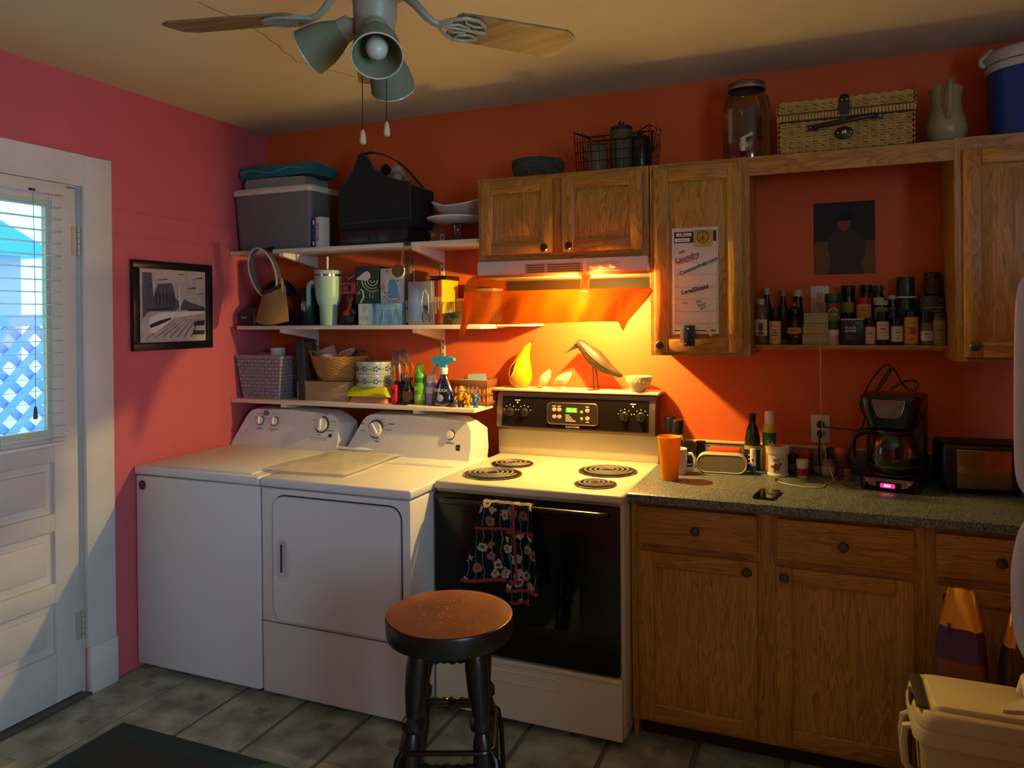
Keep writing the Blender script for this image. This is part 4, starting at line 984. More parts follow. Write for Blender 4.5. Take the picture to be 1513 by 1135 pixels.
# silver gift box and books
sv = thing('silver_box', 'silver wrapped box with embossed scene on the middle shelf', 'box', (1.100, -.20, Z2), R(-3))
SILV = mat('silver_wrap', '#a8adb0', .3, metal=.45, var=.25, vscale=16, bump=.5, bscale=22)
obj('box', G().box(-.066, .066, -.045, .04, 0, .205, .002), SILV, sv)
obj('spine', G().box(.0665, .078, -.040, .04, 0, .206, .001), mat('pale_spine', '#d3b28c', .6), sv)
g = G(); g.tube([(x, -.0462, z) for x, z in ((.012, .06), (.010, .10), (.020, .155), (.030, .165), (.045, .14), (.050, .09), (.047, .055))], .0016, 5)
obj('embossed_arch', g, mat('emboss_pale', '#d5d8d8', .4, metal=.3), sv)
g = G(); g.ball((.036, -.0460, .078), .013, .0012, .011, 12, 8); g.ball((.026, -.0460, .086), .007, .0012, .007, 10, 6); g.box(.030, .034, -.0466, -.045, .05, .07); g.box(.042, .046, -.0466, -.045, .05, .07); g.tube([(.018, -.046, .058), (.012, -.046, .035), (.020, -.046, .01)], .002, 5); g.tube([(.05, -.046, .05), (.055, -.046, .012)], .002, 5); obj('embossed_figure', g, mat('emboss_dark', '#3d4146', .5), sv)
for k, (dx, wd, hh, c, lb) in enumerate(((1.183, .013, .206, '#9c1d1a', 'thin dark red book standing beside the silver box'), (1.197, .013, .208, '#d84a16', 'thin orange red book between dark red and yellow books'), (1.211, .014, .210, '#e2a312', 'yellow book at the right end of the middle shelf row'))):
    t = thing('book', lb, 'book', (dx, -.16, Z2), 0, 'thin books beside the silver box')
    obj('cover', G().box(-wd/2, wd/2, -.085, .08, 0, hh, .001), mat('book_%d' % k, c, .5, var=.3, vscale=18), t)
    obj('spine_title', G().box(-wd*.25, wd*.25, -.0856, -.085, .05+.02*k, .13), mat('spine_pale', '#e6c79a', .6), t)
hb_ = thing('black_case', 'black flat case lying on top of the red and yellow books', 'case', (1.18, -.15, Z2+.211))
obj('lid', G().box(-.048, .046, -.07, .07, 0, .019, .004), BLACK, hb_); obj('clasp', G().box(-.042, -.034, -.074, -.069, .004, .016, .001), CHROME, hb_)
bw_ = thing('glass_bowl', 'glass fish bowl with green pebbles on the middle shelf', 'bowl', (1.288, -.215, Z2))
obj('bowl', G().lathe([(.030, 0), (.045, .006), (.062, .035), (.066, .065), (.058, .100), (.050, .108)], seg=28, caps=False), GLASS, bw_)
obj('pebbles', G().lathe([(.028, .003), (.043, .008), (.059, .035), (.060, .055), (.001, .062)], seg=24), mat('pebbles', '#6b6a3c', .8, var=.6, vscale=60), bw_)
bt_ = thing('white_carton', 'cream and white carton behind the glass fish bowl', 'carton', (1.27, -.075, Z2))
obj('box', G().box(-.045, .045, -.04, .04, 0, .125, .002), mat('pale_box', '#d8c9a8', .6), bt_)
obj('pink_panel', G().box(-.0452, -.005, -.0408, -.038, .055, .1248), mat('pink_print', '#c98d80', .6), bt_)
wb2 = thing('storage_tub', 'cream lidded storage tub with black label near the hood', 'tub', (1.383, -.100, Z2))
obj('body', G().box(-.05, .05, -.055, .055, 0, .155, .006), mat('tub_cream', '#e0d2ac', .5), wb2)
obj('lid', G().box(-.062, .056, -.06, .06, .155, .170, .005), mat('tub_lid', '#c7a890', .5), wb2)
obj('label', G().box(-.008, .045, -.0562, -.054, .120, .147), BLACK, wb2)
obj('picture_panel', G().box(-.02, .03, -.0562, -.054, .03, .105), mat('tub_print', '#9d967f', .6, var=.4, vscale=50), wb2)
# ---------------- lowest shelf
Z3 = 1.147
def weave_box(parent, hx0, hy0, hx1, hy1, h, nx, ny, nz, m, name='weave'):
    """flat strips woven over and under: each crossing is its own raised pad"""
    g = G()
    def side(P0, P1, Q0, Q1, nrm, n):
        for i in range(n):
            for j in range(nz):
                a0, a1 = (i+.04)/n, (i+.96)/n; b0, b1 = (j+.04)/nz, (j+.96)/nz
                def pt(a, b): 
                    lo = Vector(P0).lerp(Vector(P1), a); hi = Vector(Q0).lerp(Vector(Q1), a); return lo.lerp(hi, b)
                up = .004 if (i+j) % 2 else .0015
                o = Vector(nrm)*up; i_ = Vector(nrm)*-.002
                c = [pt(a0, b0), pt(a1, b0), pt(a1, b1), pt(a0, b1)]; mid = Vector(nrm)*(up*.6)
                e = .22
                cc = sum(c, Vector())/4
                g.loft([[q+i_ for q in c], [q.lerp(cc, .04)+i_+mid for q in c], [q.lerp(cc, e)+o for q in c]])
    A = [(-hx0, -hy0, 0), (hx0, -hy0, 0), (hx0, hy0, 0), (-hx0, hy0, 0)]; B = [(-hx1, -hy1, h), (hx1, -hy1, h), (hx1, hy1, h), (-hx1, hy1, h)]
    side(A[0], A[1], B[0], B[1], (0, -1, 0), nx); side(A[1], A[2], B[1], B[2], (1, 0, 0), ny); side(A[2], A[3], B[2], B[3], (0, 1, 0), nx); side(A[3], A[0], B[3], B[0], (-1, 0, 0), ny)
    o = obj(name, g, m, parent, 0); o['kind'] = 'stuff'
    g = G(); g.loft([[(x*.97, y*.97, z+.001) for x, y, z in A], [(x*.97, y*.97, z) for x, y, z in B]], caps=False); g.poly([(x*.97, y*.97, .003) for x, y, z in A]); obj('lining', g, m, parent, 0)
    g = G(); g.tube([B[0], B[1], B[2], B[3]], .005, 6, True); obj('rim', g, m, parent)
gk = thing('woven_basket', 'tall grey woven strap basket at the left of the lowest shelf', 'basket', (.158, -.145, Z3))
weave_box(gk, .118, .105, .148, .125, .222, 13, 11, 12, mat('grey_strap', '#8d8590', .6))
rl = thing('paper_roll', 'white paper roll poking out of the grey woven basket', 'roll', (.185, -.15, Z3+.16), 0)
g = G(); g.lathe([(.038, 0), (.038, .10), (.015, .101), (.015, .02)], seg=24, caps=False); obj('roll', g, PAPERW, rl)
en = thing('envelope_bundle', 'pinkish envelopes leaning in the grey woven basket', 'envelopes', (.085, -.15, Z3+.12))
for k in range(3): 
    g = G(); g.loft([[(-.06, -.05+.02*k, -.08), (.06, -.05+.02*k, -.08), (.055, -.03+.03*k, .105+.008*k), (-.065, -.03+.03*k, .085+.012*k)], [(-.06, -.047+.02*k, -.08), (.06, -.047+.02*k, -.08), (.055, -.027+.03*k, .105+.008*k), (-.065, -.027+.03*k, .085+.012*k)]]); obj('envelope', g, mat('envelope_pink', '#a8837b', .8, var=.3), en, 0)
fr = thing('wooden_tray', 'dark edged tray leaning upright behind the grey and wicker baskets', 'tray', (.365, -.075, Z3))
g = G(); g.box(-.012, .012, -.17, .055, .0, .300, .003); o = obj('board', g, mat('tray_tan', '#6f6152', .6), fr)
g = G()
for y0, y1, z0, z1 in ((-.18, -.165, 0, .305), (.05, .065, 0, .305), (-.165, .05, .290, .305), (-.165, .05, 0, .015)): g.box(-.022, .022, y0, y1, z0, z1, .003)
obj('rim', g, mat('tray_rim', '#141a26', .5), fr); fr.rotation_euler = (0, R(-3), R(24)); fr.location = (.352, -.085, Z3)
tb = thing('kraft_box', 'tan kraft box with diagonal flap under the wicker basket', 'box', (.535, -.16, Z3))
KR = mat('kraft_tan', '#a58a68', .8, var=.08)
obj('box', G().box(-.152, .152, -.085, .095, 0, .097, .002), KR, tb)
g = G(); g.prism([(-.150, .0965), (.150, .0965), (.02, .045), (-.02, .045)], -.0868, -.0852, 'xz'); g.tube([(.03, -.086, .048), (.11, -.086, .048), (.15, -.086, .004)], .0012, 4); obj('flap', g, mat('kraft_fold', '#937857', .8), tb, 0)
# oval wicker basket: ribs and wavy weavers
wk = thing('wicker_basket', 'oval tan wicker basket heaped with odds and ends', 'basket', (.580, -.150, Z3+.098))
WICK = mat('wicker', '#b8854c', .7, var=.25, vscale=20)
def oval_weave(parent, ax0, ay0, ax1, ay1, h, nr, nst, m, rad=.0042):
    g = G()
    for j in range(nr):
        q = j/(nr-1); ax = ax0+(ax1-ax0)*q**.7; ay = ay0+(ay1-ay0)*q**.7; z = .005+(h-.01)*q
        pts = []
        n = nst*4
        for k in range(n):
            a = 2*PI*k/n; wv = .0035*math.cos(nst*a+(PI if j % 2 else 0)); pts.append(((ax+wv)*math.cos(a), (ay+wv)*math.sin(a), z))
        g.tube(pts, rad, 5, True)
    o = obj('weave', g, m, parent); o['kind'] = 'stuff'
    g = G()
    for k in range(nst):
        a = 2*PI*(k+.5)/nst; pts = []
        for j in range(5):
            q = j/4; ax = ax0+(ax1-ax0)*q**.7; ay = ay0+(ay1-ay0)*q**.7; pts.append((ax*math.cos(a), ay*math.sin(a), .003+h*q))
        g.tube(pts, rad*.8, 5)
    o = obj('stakes', g, m, parent); o['kind'] = 'stuff'
    g = G(); g.tube([(ax1*1.01*math.cos(2*PI*k/48), ay1*1.01*math.sin(2*PI*k/48), h+.003*(k % 2)) for k in range(48)], rad*1.5, 6, True); obj('rim', g, m, parent)
    g = G(); g.lathe([(1, .004), (.001, .005)], seg=32, sx=ax0, sy=ay0); obj('bottom', g, m, parent)
oval_weave(wk, .100, .080, .150, .118, .118, 15, 22, WICK)
g = G(); g.tube([(-.148, -.03, .115), (-.168, -.03, .145), (-.165, .03, .145), (-.146, .03, .115)], .006, 6); obj('handle', g, WICK, wk)
pb = thing('pink_carton', 'small pinkish carton sticking out of the oval wicker basket', 'carton', (.515, -.165, Z3+.20), R(-20))
g = G(); g.box(-.055, .050, -.03, .03, 0, .062, .003); q = obj('box', g, mat('carton_pink', '#b58e84', .6), pb); q.rotation_euler = (R(12), R(-14), 0)
sp_ = thing('soap_bar', 'white rounded bar at the front of the wicker basket', 'bar', (.545, -.222, Z3+.212))
g = G(); g.ball((0, 0, 0), .042, .022, .024, 16, 10); q = obj('bar', g, PAPERW, sp_); q.rotation_euler = (0, R(-12), 0)
st_ = thing('string_tangle', 'pale string loops lying in the oval wicker basket', 'string', (.615, -.17, Z3+.215))
g = G()
for k in range(3): g.tube([((.035+.008*k)*math.cos(2*PI*i/24)+.012*k, .02*math.sin(2*PI*i/24)-.02*k+.02, .02+(.014+.006*k)*math.sin(2*PI*i/24+k)) for i in range(24)], .0028, 6, True)
obj('loops', g, mat('string_pale', '#c9b49a', .9), st_)
bag = thing('paper_bag', 'crumpled brown paper bag in the right of the wicker basket', 'bag', (.685, -.12, Z3+.205))
g = G(); g.sheet(lambda p, q: (-.055+.11*p, -.045+.09*q, .045*(math.sin(PI*p)*math.sin(PI*q))**.4+.010*math.sin(11*p+2)*math.sin(9*q)), 14, 12, .002); q = obj('paper', g, mat('bag_brown', '#a06f42', .85, var=.3, vscale=25), bag); 
# tins and trays
yt = thing('plastic_tray', 'lime yellow plastic tray upside down below the flowered tins', 'tray', (.800, -.160, Z3+.031))
g = G(); g.loft([rr_ring(.127, .098, 0, .02), rr_ring(.125, .096, .004, .02), rr_ring(.098, .075, .044, .015), rr_ring(.095, .072, .046, .015)]); obj('tray', g, mat('lime_plastic', '#c6cc14', .4), yt)
ptt = thing('plastic_tray', 'pink plastic tray upside down below the lime yellow tray', 'tray', (.802, -.160, Z3))
g = G(); g.loft([rr_ring(.112, .090, 0, .02), rr_ring(.111, .089, .003, .02), rr_ring(.100, .08, .028, .015), rr_ring(.098, .078, .030, .015)]); obj('tray', g, mat('pink_plastic', '#d9806f', .4), ptt)
TIN = mat('tin_pale', '#9fb0ac', .35, metal=.2); TIND = mat('tin_flower', '#3f4a48', .5)
def tin(label, z):
    t = thing('round_tin', label, 'tin', (.795, -.16, z), 0, 'flowered tins on the lime tray')
    obj('body', G().lathe([(.093, 0), (.095, .002), (.095, .058), (.093, .060)], seg=36), TIN, t)
    obj('seam_ring', G().lathe([(.0965, .050), (.0965, .060)], seg=36, caps=False), mat('tin_rim', '#b9c2bd', .3, metal=.4), t)
    g = G()
    for a in range(200, 341, 35):
        c = Vector((.0958*math.cos(R(a)), .0958*math.sin(R(a)), .027)); tg = Vector((-math.sin(R(a)), math.cos(R(a)), 0))
        for k in range(5):
            b = 2*PI*k/5; q = c+tg*.010*math.cos(b)+Vector((0, 0, .010*math.sin(b))); g.ball(tuple(q), .0045, .0045, .0045, 8, 5)
        g.tube([c+tg*(.015+.002*k)+Vector((0, 0, .006*math.sin(k))) for k in range(7)], .0012, 4); g.ball(tuple(c-tg*.022), .003, .003, .003, 8, 5)
    obj('printed_flowers', g, TIND, t)
tin('lower of the two pale flowered tins on the lime tray', Z3+.0775); tin('upper of the two pale flowered tins on the lime tray', Z3+.138)
# cup of pens and scissors
pc = thing('pencil_cup', 'clear glass holding pens and scissors beside the flowered tins', 'cup', (.948, -.165, Z3))
obj('glass', G().lathe([(.030, 0), (.032, .003), (.036, .105), (.034, .105), (.029, .005), (.001, .004)], seg=22, caps=False), mat('smoky_glass', '#25282a', .15), pc)
for k, (dx, dy, tx, h, c, lb) in enumerate(((-.018, -.01, -.022, .17, '#b5402a', 'red'), (-.008, .012, -.012, .16, '#3b2a20', 'black'), (.0, -.014, -.004, .19, '#d8d2c4', 'white'), (.012, .008, .012, .15, '#7a2c1c', 'brown'))):
    t = tag(obj('pen', G().tube([(dx*.5, dy*.5, .008), (tx, dy, h-.01), (tx*1.02, dy, h)], [.004, .004, .002], 8), mat('pen_%s' % lb, c, .4), loc=(.948, -.165, Z3)), lb+' pen standing in the glass beside the flowered tins', 'pen', 'pens in the glass')
def scissors(name, label, x, z, c, a, sc):
    t = thing(name, label, 'scissors', (x, -.165, z)); t.rotation_euler = (0, R(a), 0)
    g = G()
    for s in (-1, 1): g.tube([(.017*sc*math.cos(2*PI*k/18)+s*.019*sc, s*.003, .030*sc*math.sin(2*PI*k/18)+.03) for k in range(18)], .0055*sc, 6, True)
    obj('handle', g, mat('scissor_'+c, c, .4), t)
    g = G(); 
    for s in (-1, 1): g.loft([[(s*.010*sc, s*.003-.001, .0), (s*.002*sc, s*.003-.001, .0), (s*.002*sc, s*.003+.001, 0), (s*.010*sc, s*.003+.001, 0)], [(-s*.004, s*.003-.001, -.13*sc), (-s*.002, s*.003-.001, -.13*sc), (-s*.002, s*.003+.001, -.13*sc), (-s*.004, s*.003+.001, -.13*sc)]])
    obj('blade', g, CHROME, t)
scissors('scissors', 'blue grey handled scissors standing tallest in the pen glass', .942, Z3+.185, '#44566b', -3, 1.1)
scissors('scissors', 'small orange handled scissors in the pen glass', .975, Z3+.135, '#b46a3c', 6, .85)
rk = thing('utility_knife', 'bright red utility knife standing in front of the pen glass', 'knife', (.968, -.268, Z3))
g = G(); g.box(-.013, .013, -.008, .008, 0, .036, .003); g.box(-.014, .014, -.009, .009, .036, .094, .004); obj('body', g, mat('knife_red', '#d3142c', .35), rk); obj('slider', G().box(-.004, .004, -.0105, -.008, .05, .075, .001), BLACK, rk)
bk_ = thing('black_marker', 'short black marker lying beside the red utility knife', 'marker', (1.015, -.275, Z3+.009))
g = G(); g.lathe([(.008, -.03), (.009, -.028), (.009, .02), (.006, .034), (.004, .038)], axis='x', seg=14); obj('barrel', g, BLACK, bk_)
def bottle(name, label, cat, x, y, z, prof, m, cap=None, lab=None, group=None, seg=24, sy=1):
    t = thing(name, label, cat, (x, y, z), 0, group)
    obj('body', G().lathe(prof, seg=seg, sy=sy), m, t)
    if cap: obj('cap', G().lathe(cap[0], seg=seg, sy=sy), cap[1], t)
    if lab:
        for (rr, z0, z1, lm) in lab:
            g = band(rr, z0, z1)
            if sy != 1:
                for v in g.bm.verts: v.co.y *= sy
            obj('label', g, lm, t)
    return t
bottle('amber_jar', 'brown glass bottle beside the lime green spray can', 'bottle', 1.008, -.20, Z3, [(.028, 0), (.031, .004), (.031, .075), (.020, .100), (.018, .112)], AMBERG, ([(.021, .110), (.021, .125), (.001, .126)], mat('gold_cap', '#6d5a33', .4)), [(.0316, .02, .06, mat('amber_label', '#8a5a28', .6))])
ls = bottle('spray_can', 'lime green hairspray can on the lowest shelf', 'can', 1.083, -.22, Z3, [(.028, 0), (.030, .003), (.030, .135), (.024, .150), (.020, .158)], mat('lime_paint', '#5fae1c', .35), ([(.0195, .156), (.0185, .190), (.010, .194), (.001, .194)], mat('lime_cap', '#8fd032', .35)), [(.0304, .105, .128, mat('lime_dark', '#2f6d18', .5)), (.0304, .022, .050, mat('lime_light', '#8dc843', .5))])
text('can_lettering', 'SO', .022, mat('can_white', '#dfe8c4', .5), ls, (0, -.0308, .078))
bottle('lotion_bottle', 'lavender and white lotion bottle beside the lime spray can', 'bottle', 1.140, -.215, Z3, [(.026, 0), (.028, .003), (.028, .075), (.025, .10), (.022, .108)], mat('lavender', '#8d74b4', .4), ([(.024, .106), (.025, .110), (.020, .142), (.012, .146), (.001, .146)], mat('lotion_cap', '#d9cdd2', .4)), [(.0285, .055, .085, mat('lotion_label', '#c9b5d4', .5))])
ab = thing('trigger_spray', 'clear blue trigger spray bottle with cyan nozzle on lowest shelf', 'spray bottle', (1.216, -.235, Z3))
BLUL = mat('deep_blue_label', '#1c2d66', .4, var=.5, vscale=40, col2='#7d8fae')
obj('body', G().lathe([(.054, 0), (.058, .006), (.059, .035), (.050, .075), (.028, .118), (.018, .135), (.0165, .150)], seg=30, sy=.62), glassy('blue_plastic', '#5c7fb8', .5, .1), ab)
obj('liquid', G().lathe([(.052, .004), (.055, .008), (.056, .035), (.047, .075), (.026, .115), (.001, .116)], seg=26, sy=.58), mat('blue_liquid', '#33549c', .3), ab)
obj('label', G().sheet(lambda p, q: ((.046-.020*q**1.5)*(2*p-1), -.0375+.013*q+.010*(2*p-1)**2, .016+.072*q), 10, 6, .0006), BLUL, ab)
text('bottle_lettering', 'TOUCH', .019, PAPERW, ab, (0, -.0330, .074), (R(80), 0, 0))
g = G(); g.ball((0, -.0385, .040), .016, .0015, .016, 14, 8); obj('label_disc', g, mat('disc_pale', '#aab4c4', .5), ab)
obj('collar', G().lathe([(.018, .148), (.020, .152), (.020, .176), (.014, .180)], seg=20), mat('collar_white', '#cfd2d4', .4), ab)
CY = mat('cyan_trigger', '#2f9fd0', .35)
g = G(); g.prism([(-.046, .196), (-.058, .202), (-.058, .222), (-.040, .232), (.030, .232), (.056, .222), (.058, .212), (.040, .202), (.016, .196), (.014, .178), (-.014, .178), (-.016, .192)], -.013, .013, 'xz'); obj('sprayer_head', g, CY, ab)
g = G(); g.tube([(-.026, 0, .196), (-.038, 0, .182), (-.048, 0, .165), (-.056, 0, .150)], [.006, .006, .005, .004], 8); obj('trigger', g, CY, ab)
# slatted basket with splints
sl_ = thing('splint_basket', 'brown splint basket with slatted sides at the right shelf end', 'basket', (1.318, -.115, Z3))
BRW = mat('splint_brown', '#7a4622', .6); PAL = mat('splint_tan', '#b5793c', .6)
g = G(); g.box(-.085, .085, -.060, .060, .0, .008); obj('bottom', g, BRW, sl_)
g = G()
for k in range(8):
    x = -.076+.0217*k; g.box(x-.0075, x+.0075, -.066, -.060, .004, .112, .0015); g.box(x-.0075, x+.0075, .060, .066, .004, .112, .0015)
for k in range(5):
    y = -.048+.024*k; g.box(-.091, -.085, y-.008, y+.008, .004, .112, .0015); g.box(.085, .091, y-.008, y+.008, .004, .112, .0015)
obj('slats', g, PAL, sl_)
g = G()
for z0, z1 in ((.088, .118), (.004, .018), (.045, .058)):
    e = .002; g.box(-.094, .094, -.071, -.066, z0, z1, .001); g.box(-.094, .094, .066, .071, z0, z1, .001); g.box(-.097, -.091, -.071, .071, z0, z1, .001); g.box(.091, .097, -.071, .071, z0, z1, .001)
obj('hoops', g, BRW, sl_)
cp_ = thing('paper_scraps', 'pale blue folded papers in the brown splint basket', 'papers', (1.318, -.115, Z3+.085))
for k, (a, dx) in enumerate(((.2, -.02), (-.15, .02), (.05, .0))):
    g = G(); g.loft([[(dx-.045, -.03+.02*k, -.04), (dx+.045, -.03+.02*k, -.04), (dx+.045+.03*a, -.02+.02*k, .038+.01*k), (dx-.045+.03*a, -.02+.02*k, .030+.012*k)], [(dx-.045, -.028+.02*k, -.04), (dx+.045, -.028+.02*k, -.04), (dx+.045+.03*a, -.018+.02*k, .038+.01*k), (dx-.045+.03*a, -.018+.02*k, .030+.012*k)]]); obj('sheet', g, mat('paper_blue', '#9db4c0', .8), cp_, 0)
# little toys, plain generic figures
def figure(label, x, y, h, c, c2, hat=None, arm=1):
    t = thing('toy_figure', label, 'toy', (x, y, Z3), 0, 'small plastic toys on the shelf edge')
    k = h/.06
    g = G(); 
    for s in (-1, 1): g.tube([(s*.007*k, 0, 0), (s*.006*k, 0, .012*k), (s*.005*k, 0, .024*k)], [.006*k, .005*k, .006*k], 8)
    obj('legs', g, mat('toy_'+c2, c2, .4), t)
    g = G(); g.ball((0, 0, .032*k), .011*k, .009*k, .013*k, 12, 8)
    for s in (-1, 1): g.tube([(s*.008*k, 0, .038*k), (s*.017*k, -.003*k, .034*k), (s*.020*k, -.005*k, (.034+.012*arm*s)*k)], .0042*k, 7)
    obj('torso', g, mat('toy_'+c, c, .4), t)
    g = G(); g.ball((0, -.001, .051*k), .0095*k, .009*k, .0095*k, 12, 8)
    if not hat:
        for s in (-1, 1): g.ball((s*.008*k, 0, .060*k), .0045*k, .003*k, .006*k, 8, 6)
    obj('head', g, mat('toy_'+c, c, .4) if not hat else mat('toy_skin', '#d9a56b', .5), t)
    if hat: g = G(); g.lathe([(.017*k, .056*k), (.016*k, .058*k), (.009*k, .058*k), (.008*k, .068*k), (.001*k, .069*k)], seg=16); obj('hat', g, mat('toy_'+hat, hat, .5), t)
figure('yellow and brown toy figure with a brimmed hat on shelf edge', 1.318, -.262, .085, '#d8a414', '#5b3c22', '#c98a2a')
figure('plain yellow toy animal beside the hatted toy figure', 1.357, -.268, .055, '#e2b31a', '#d09a14')
figure('plain blue toy animal near the end of the lowest shelf', 1.392, -.262, .062, '#3f86c4', '#3476b4')
g = G(); g.ball((0, 0, .012), .017, .013, .012, 12, 8); g.ball((.012, -.004, .026), .010, .009, .010, 10, 8); tag(obj('toy_figure', g, mat('toy_dark', '#5a4a3e', .5), loc=(1.285, -.272, Z3)), 'tiny brown toy lump beside the blue spray bottle', 'toy', 'small plastic toys on the shelf edge')

# ================================================================ ornaments on the range ledge
ZL = 1.228
gv = thing('gourd_vase', 'yellow gourd shaped ceramic jug with leaf cut-out on range ledge', 'vase', (1.540, -.085, ZL))
g = G()
rings = []
for z, rr, cx in ((0, .030, 0), (.003, .036, 0), (.03, .054, 0), (.062, .058, .0), (.10, .050, .003), (.135, .035, .012), (.165, .024, .024), (.190, .018, .036), (.203, .012, .046), (.208, .004, .050)):
    rings.append([(cx+rr*math.cos(2*PI*k/26), rr*.85*math.sin(2*PI*k/26), z) for k in range(26)])
g.loft(rings); gb_ = obj('body', g, YELLOW, gv)
PRF = [(0, .030, 0), (.003, .036, 0), (.03, .054, 0), (.062, .058, .0), (.10, .050, .003), (.135, .035, .012), (.165, .024, .024)]
def gsurf(az, z, out=0):
    for (z0, r0, c0), (z1, r1, c1) in zip(PRF, PRF[1:]):
        if z0 <= z <= z1:
            t = (z-z0)/(z1-z0); rr = r0+(r1-r0)*t+out; return (c0+(c1-c0)*t+rr*math.cos(R(az)), rr*.85*math.sin(R(az)), z)
def leafaz(p, q):
    z = .050+.088*q; wd = 17*math.sin(PI*q)**.7*(1.1-.35*q); c = 236+11*q*q
    return c+wd*(2*p-1), z
g = G(); g.sheet(lambda p, q: gsurf(*leafaz(p, q), .0016), 8, 14); obj('cut_out', g, mat('hollow_orange', '#5a2004', .7), gv)
g = G(); g.tube([gsurf(*leafaz(1, k/12), .0005) for k in range(13)]+[gsurf(*leafaz(0, 1-k/12), .0005) for k in range(1, 12)], .0026, 6, True); obj('cut_rim', g, YELLOW, gv)
g = G(); g.tube([(.048, 0, .203), (.058, 0, .206), (.066, -.002, .214), (.075, -.002, .220)], .0022, 6); g.tube([(.058, 0, .206), (.060, -.003, .194), (.066, -.004, .188)], .0016, 5); obj('stem', g, mat('stem_brown', '#5a3a18', .7), gv)
def bird_body(path, rad, m, name, parent, seg=16, flat=1):
    g = G(); g.tube(path, rad, seg); return obj(name, g, m, parent, 60)
IV = mat('ivory_glaze', '#c8b78c', .35)
b1 = thing('bird_figurine', 'small ivory bird figurine sitting upright near the yellow jug', 'figurine', (1.668, -.10, ZL))
obj('base', G().lathe([(.017, 0), (.015, .005), (.009, .010)], seg=18), IV, b1)
bird_body([(-.036, 0, .006), (-.024, 0, .016), (-.010, 0, .032), (.004, 0, .050), (.012, 0, .062), (.018, 0, .074), (.022, 0, .080)], [.003, .011, .022, .023, .019, .013, .006], IV, 'body', b1)
g = G(); g.tube([(.020, 0, .077), (.034, 0, .080)], [.006, .001], 8); g.tube([(.012, 0, .084), (.024, 0, .086)], [.002, .003], 6); obj('beak', g, IV, b1)
b3 = thing('bird_figurine', 'small ivory bird figurine bending down beside the upright one', 'figurine', (1.758, -.10, ZL))
obj('base', G().lathe([(.017, 0), (.015, .005), (.009, .012)], seg=18), IV, b3)
bird_body([(-.040, 0, .030), (-.032, 0, .038), (-.018, 0, .042), (.0, 0, .046), (.016, 0, .056), (.030, 0, .068), (.040, 0, .076)], [.005, .012, .019, .024, .021, .012, .003], IV, 'body', b3)
g = G(); g.tube([(-.038, 0, .030), (-.048, 0, .020)], [.006, .001], 8); obj('beak', g, IV, b3)
BRZ = mat('weathered_bronze', '#4a3a22', .5, metal=.25, var=.45, vscale=24, bump=.3, bscale=40)
bb = thing('bird_sculpture', 'large bronze coloured bird sculpture on two thin legs', 'sculpture', (1.905, -.10, ZL))
bird_body([(-.086, 0, .198), (-.072, 0, .204), (-.058, 0, .200), (-.040, 0, .184), (-.018, 0, .164), (.006, 0, .142), (.034, 0, .118), (.064, 0, .096), (.092, 0, .080), (.116, 0, .068), (.126, 0, .064)], [.010, .022, .025, .027, .035, .039, .035, .026, .017, .012, .005], BRZ, 'body', bb, 20)
g = G(); g.tube([(-.088, 0, .196), (-.108, 0, .182), (-.136, 0, .164)], [.012, .006, .001], 10); obj('beak', g, mat('beak_dark', '#3c2f20', .5), bb)
g = G()
for s in (-1, 1): 
    pts = [(-.03, s*.030, .178), (.0, s*.036, .150), (.04, s*.032, .116), (.09, s*.016, .084)]; g.tube(pts, [.006, .007, .006, .003], 8)
obj('wing_edge', g, mat('wing_dark', '#4a3a26', .5, metal=.3), bb)
g = G(); g.ball((-.078, -.018, .206), .0035); obj('eye', g, BLACK, bb)
g = G(); g.tube([(-.006, -.010, .122), (-.003, -.010, .06), (.000, -.010, .004)], .0028, 6); g.tube([(.000, .010, .118), (.008, .010, .06), (.014, .010, .004)], .0028, 6)
obj('leg', g, mat('leg_iron', '#4a3220', .4, metal=.6), bb)
g = G(); g.box(-.030, .022, -.026, .022, 0, .004, .001); obj('foot_plate', g, mat('plate_iron', '#6a5a42', .4, metal=.5), bb)
bo = thing('small_bowl', 'small ivory bowl at the right end of the range ledge', 'bowl', (2.105, -.10, ZL))
obj('body', G().lathe([(.026, 0), (.028, .003), (.046, .025), (.057, .050), (.060, .066), (.057, .067), (.045, .03), (.025, .010), (.001, .008)], seg=32, caps=False), IV, bo)
g = G()
for k in range(20): 
    a = 2*PI*k/20; g.ball((.0535*math.cos(a), .0535*math.sin(a), .046), .004, .004, .004, 6, 4)
obj('beading', g, IV, bo)

# ================================================================ on the worktop
ZC = .914
cu = thing('plastic_cup', 'tall bright orange plastic cup standing nearest the range', 'cup', (2.292, -.390, ZC))
obj('body', G().lathe([(.031, 0), (.033, .002), (.0455, .166), (.0465, .168), (.0455, .170), (.043, .166), (.031, .006), (.001, .005)], seg=32, caps=False), translucent('orange_plastic', '#ffa61e', .22), cu)
mg = thing('coffee_mug', 'white ceramic mug partly hidden behind the orange cup', 'mug', (2.298, -.262, ZC))
obj('body', G().lathe([(.036, 0), (.039, .003), (.041, .10), (.040, .102), (.036, .10), (.034, .008), (.001, .006)], seg=28, caps=False), CER, mg)
obj('handle', G().tube([(.036, 0, .082), (.060, -.004, .084), (.074, -.006, .066), (.074, -.006, .040), (.060, -.004, .020), (.036, 0, .018)], .0065, 8), CER, mg)
def grinder(label, x, y, h, m2):
    t = thing('spice_grinder', label, 'grinder', (x, y, ZC))
    obj('glass', G().lathe([(.024, 0), (.026, .004), (.026, h*.62), (.020, h*.70)], seg=20), GLASS, t)
    obj('contents', G().lathe([(.022, .003), (.0235, .006), (.0235, h*.5), (.001, h*.52)], seg=18), m2, t)
    obj('cap', G().lathe([(.024, h*.70), (.027, h*.71), (.027, h*.97), (.024, h), (.001, h)], seg=20), BLACK, t)
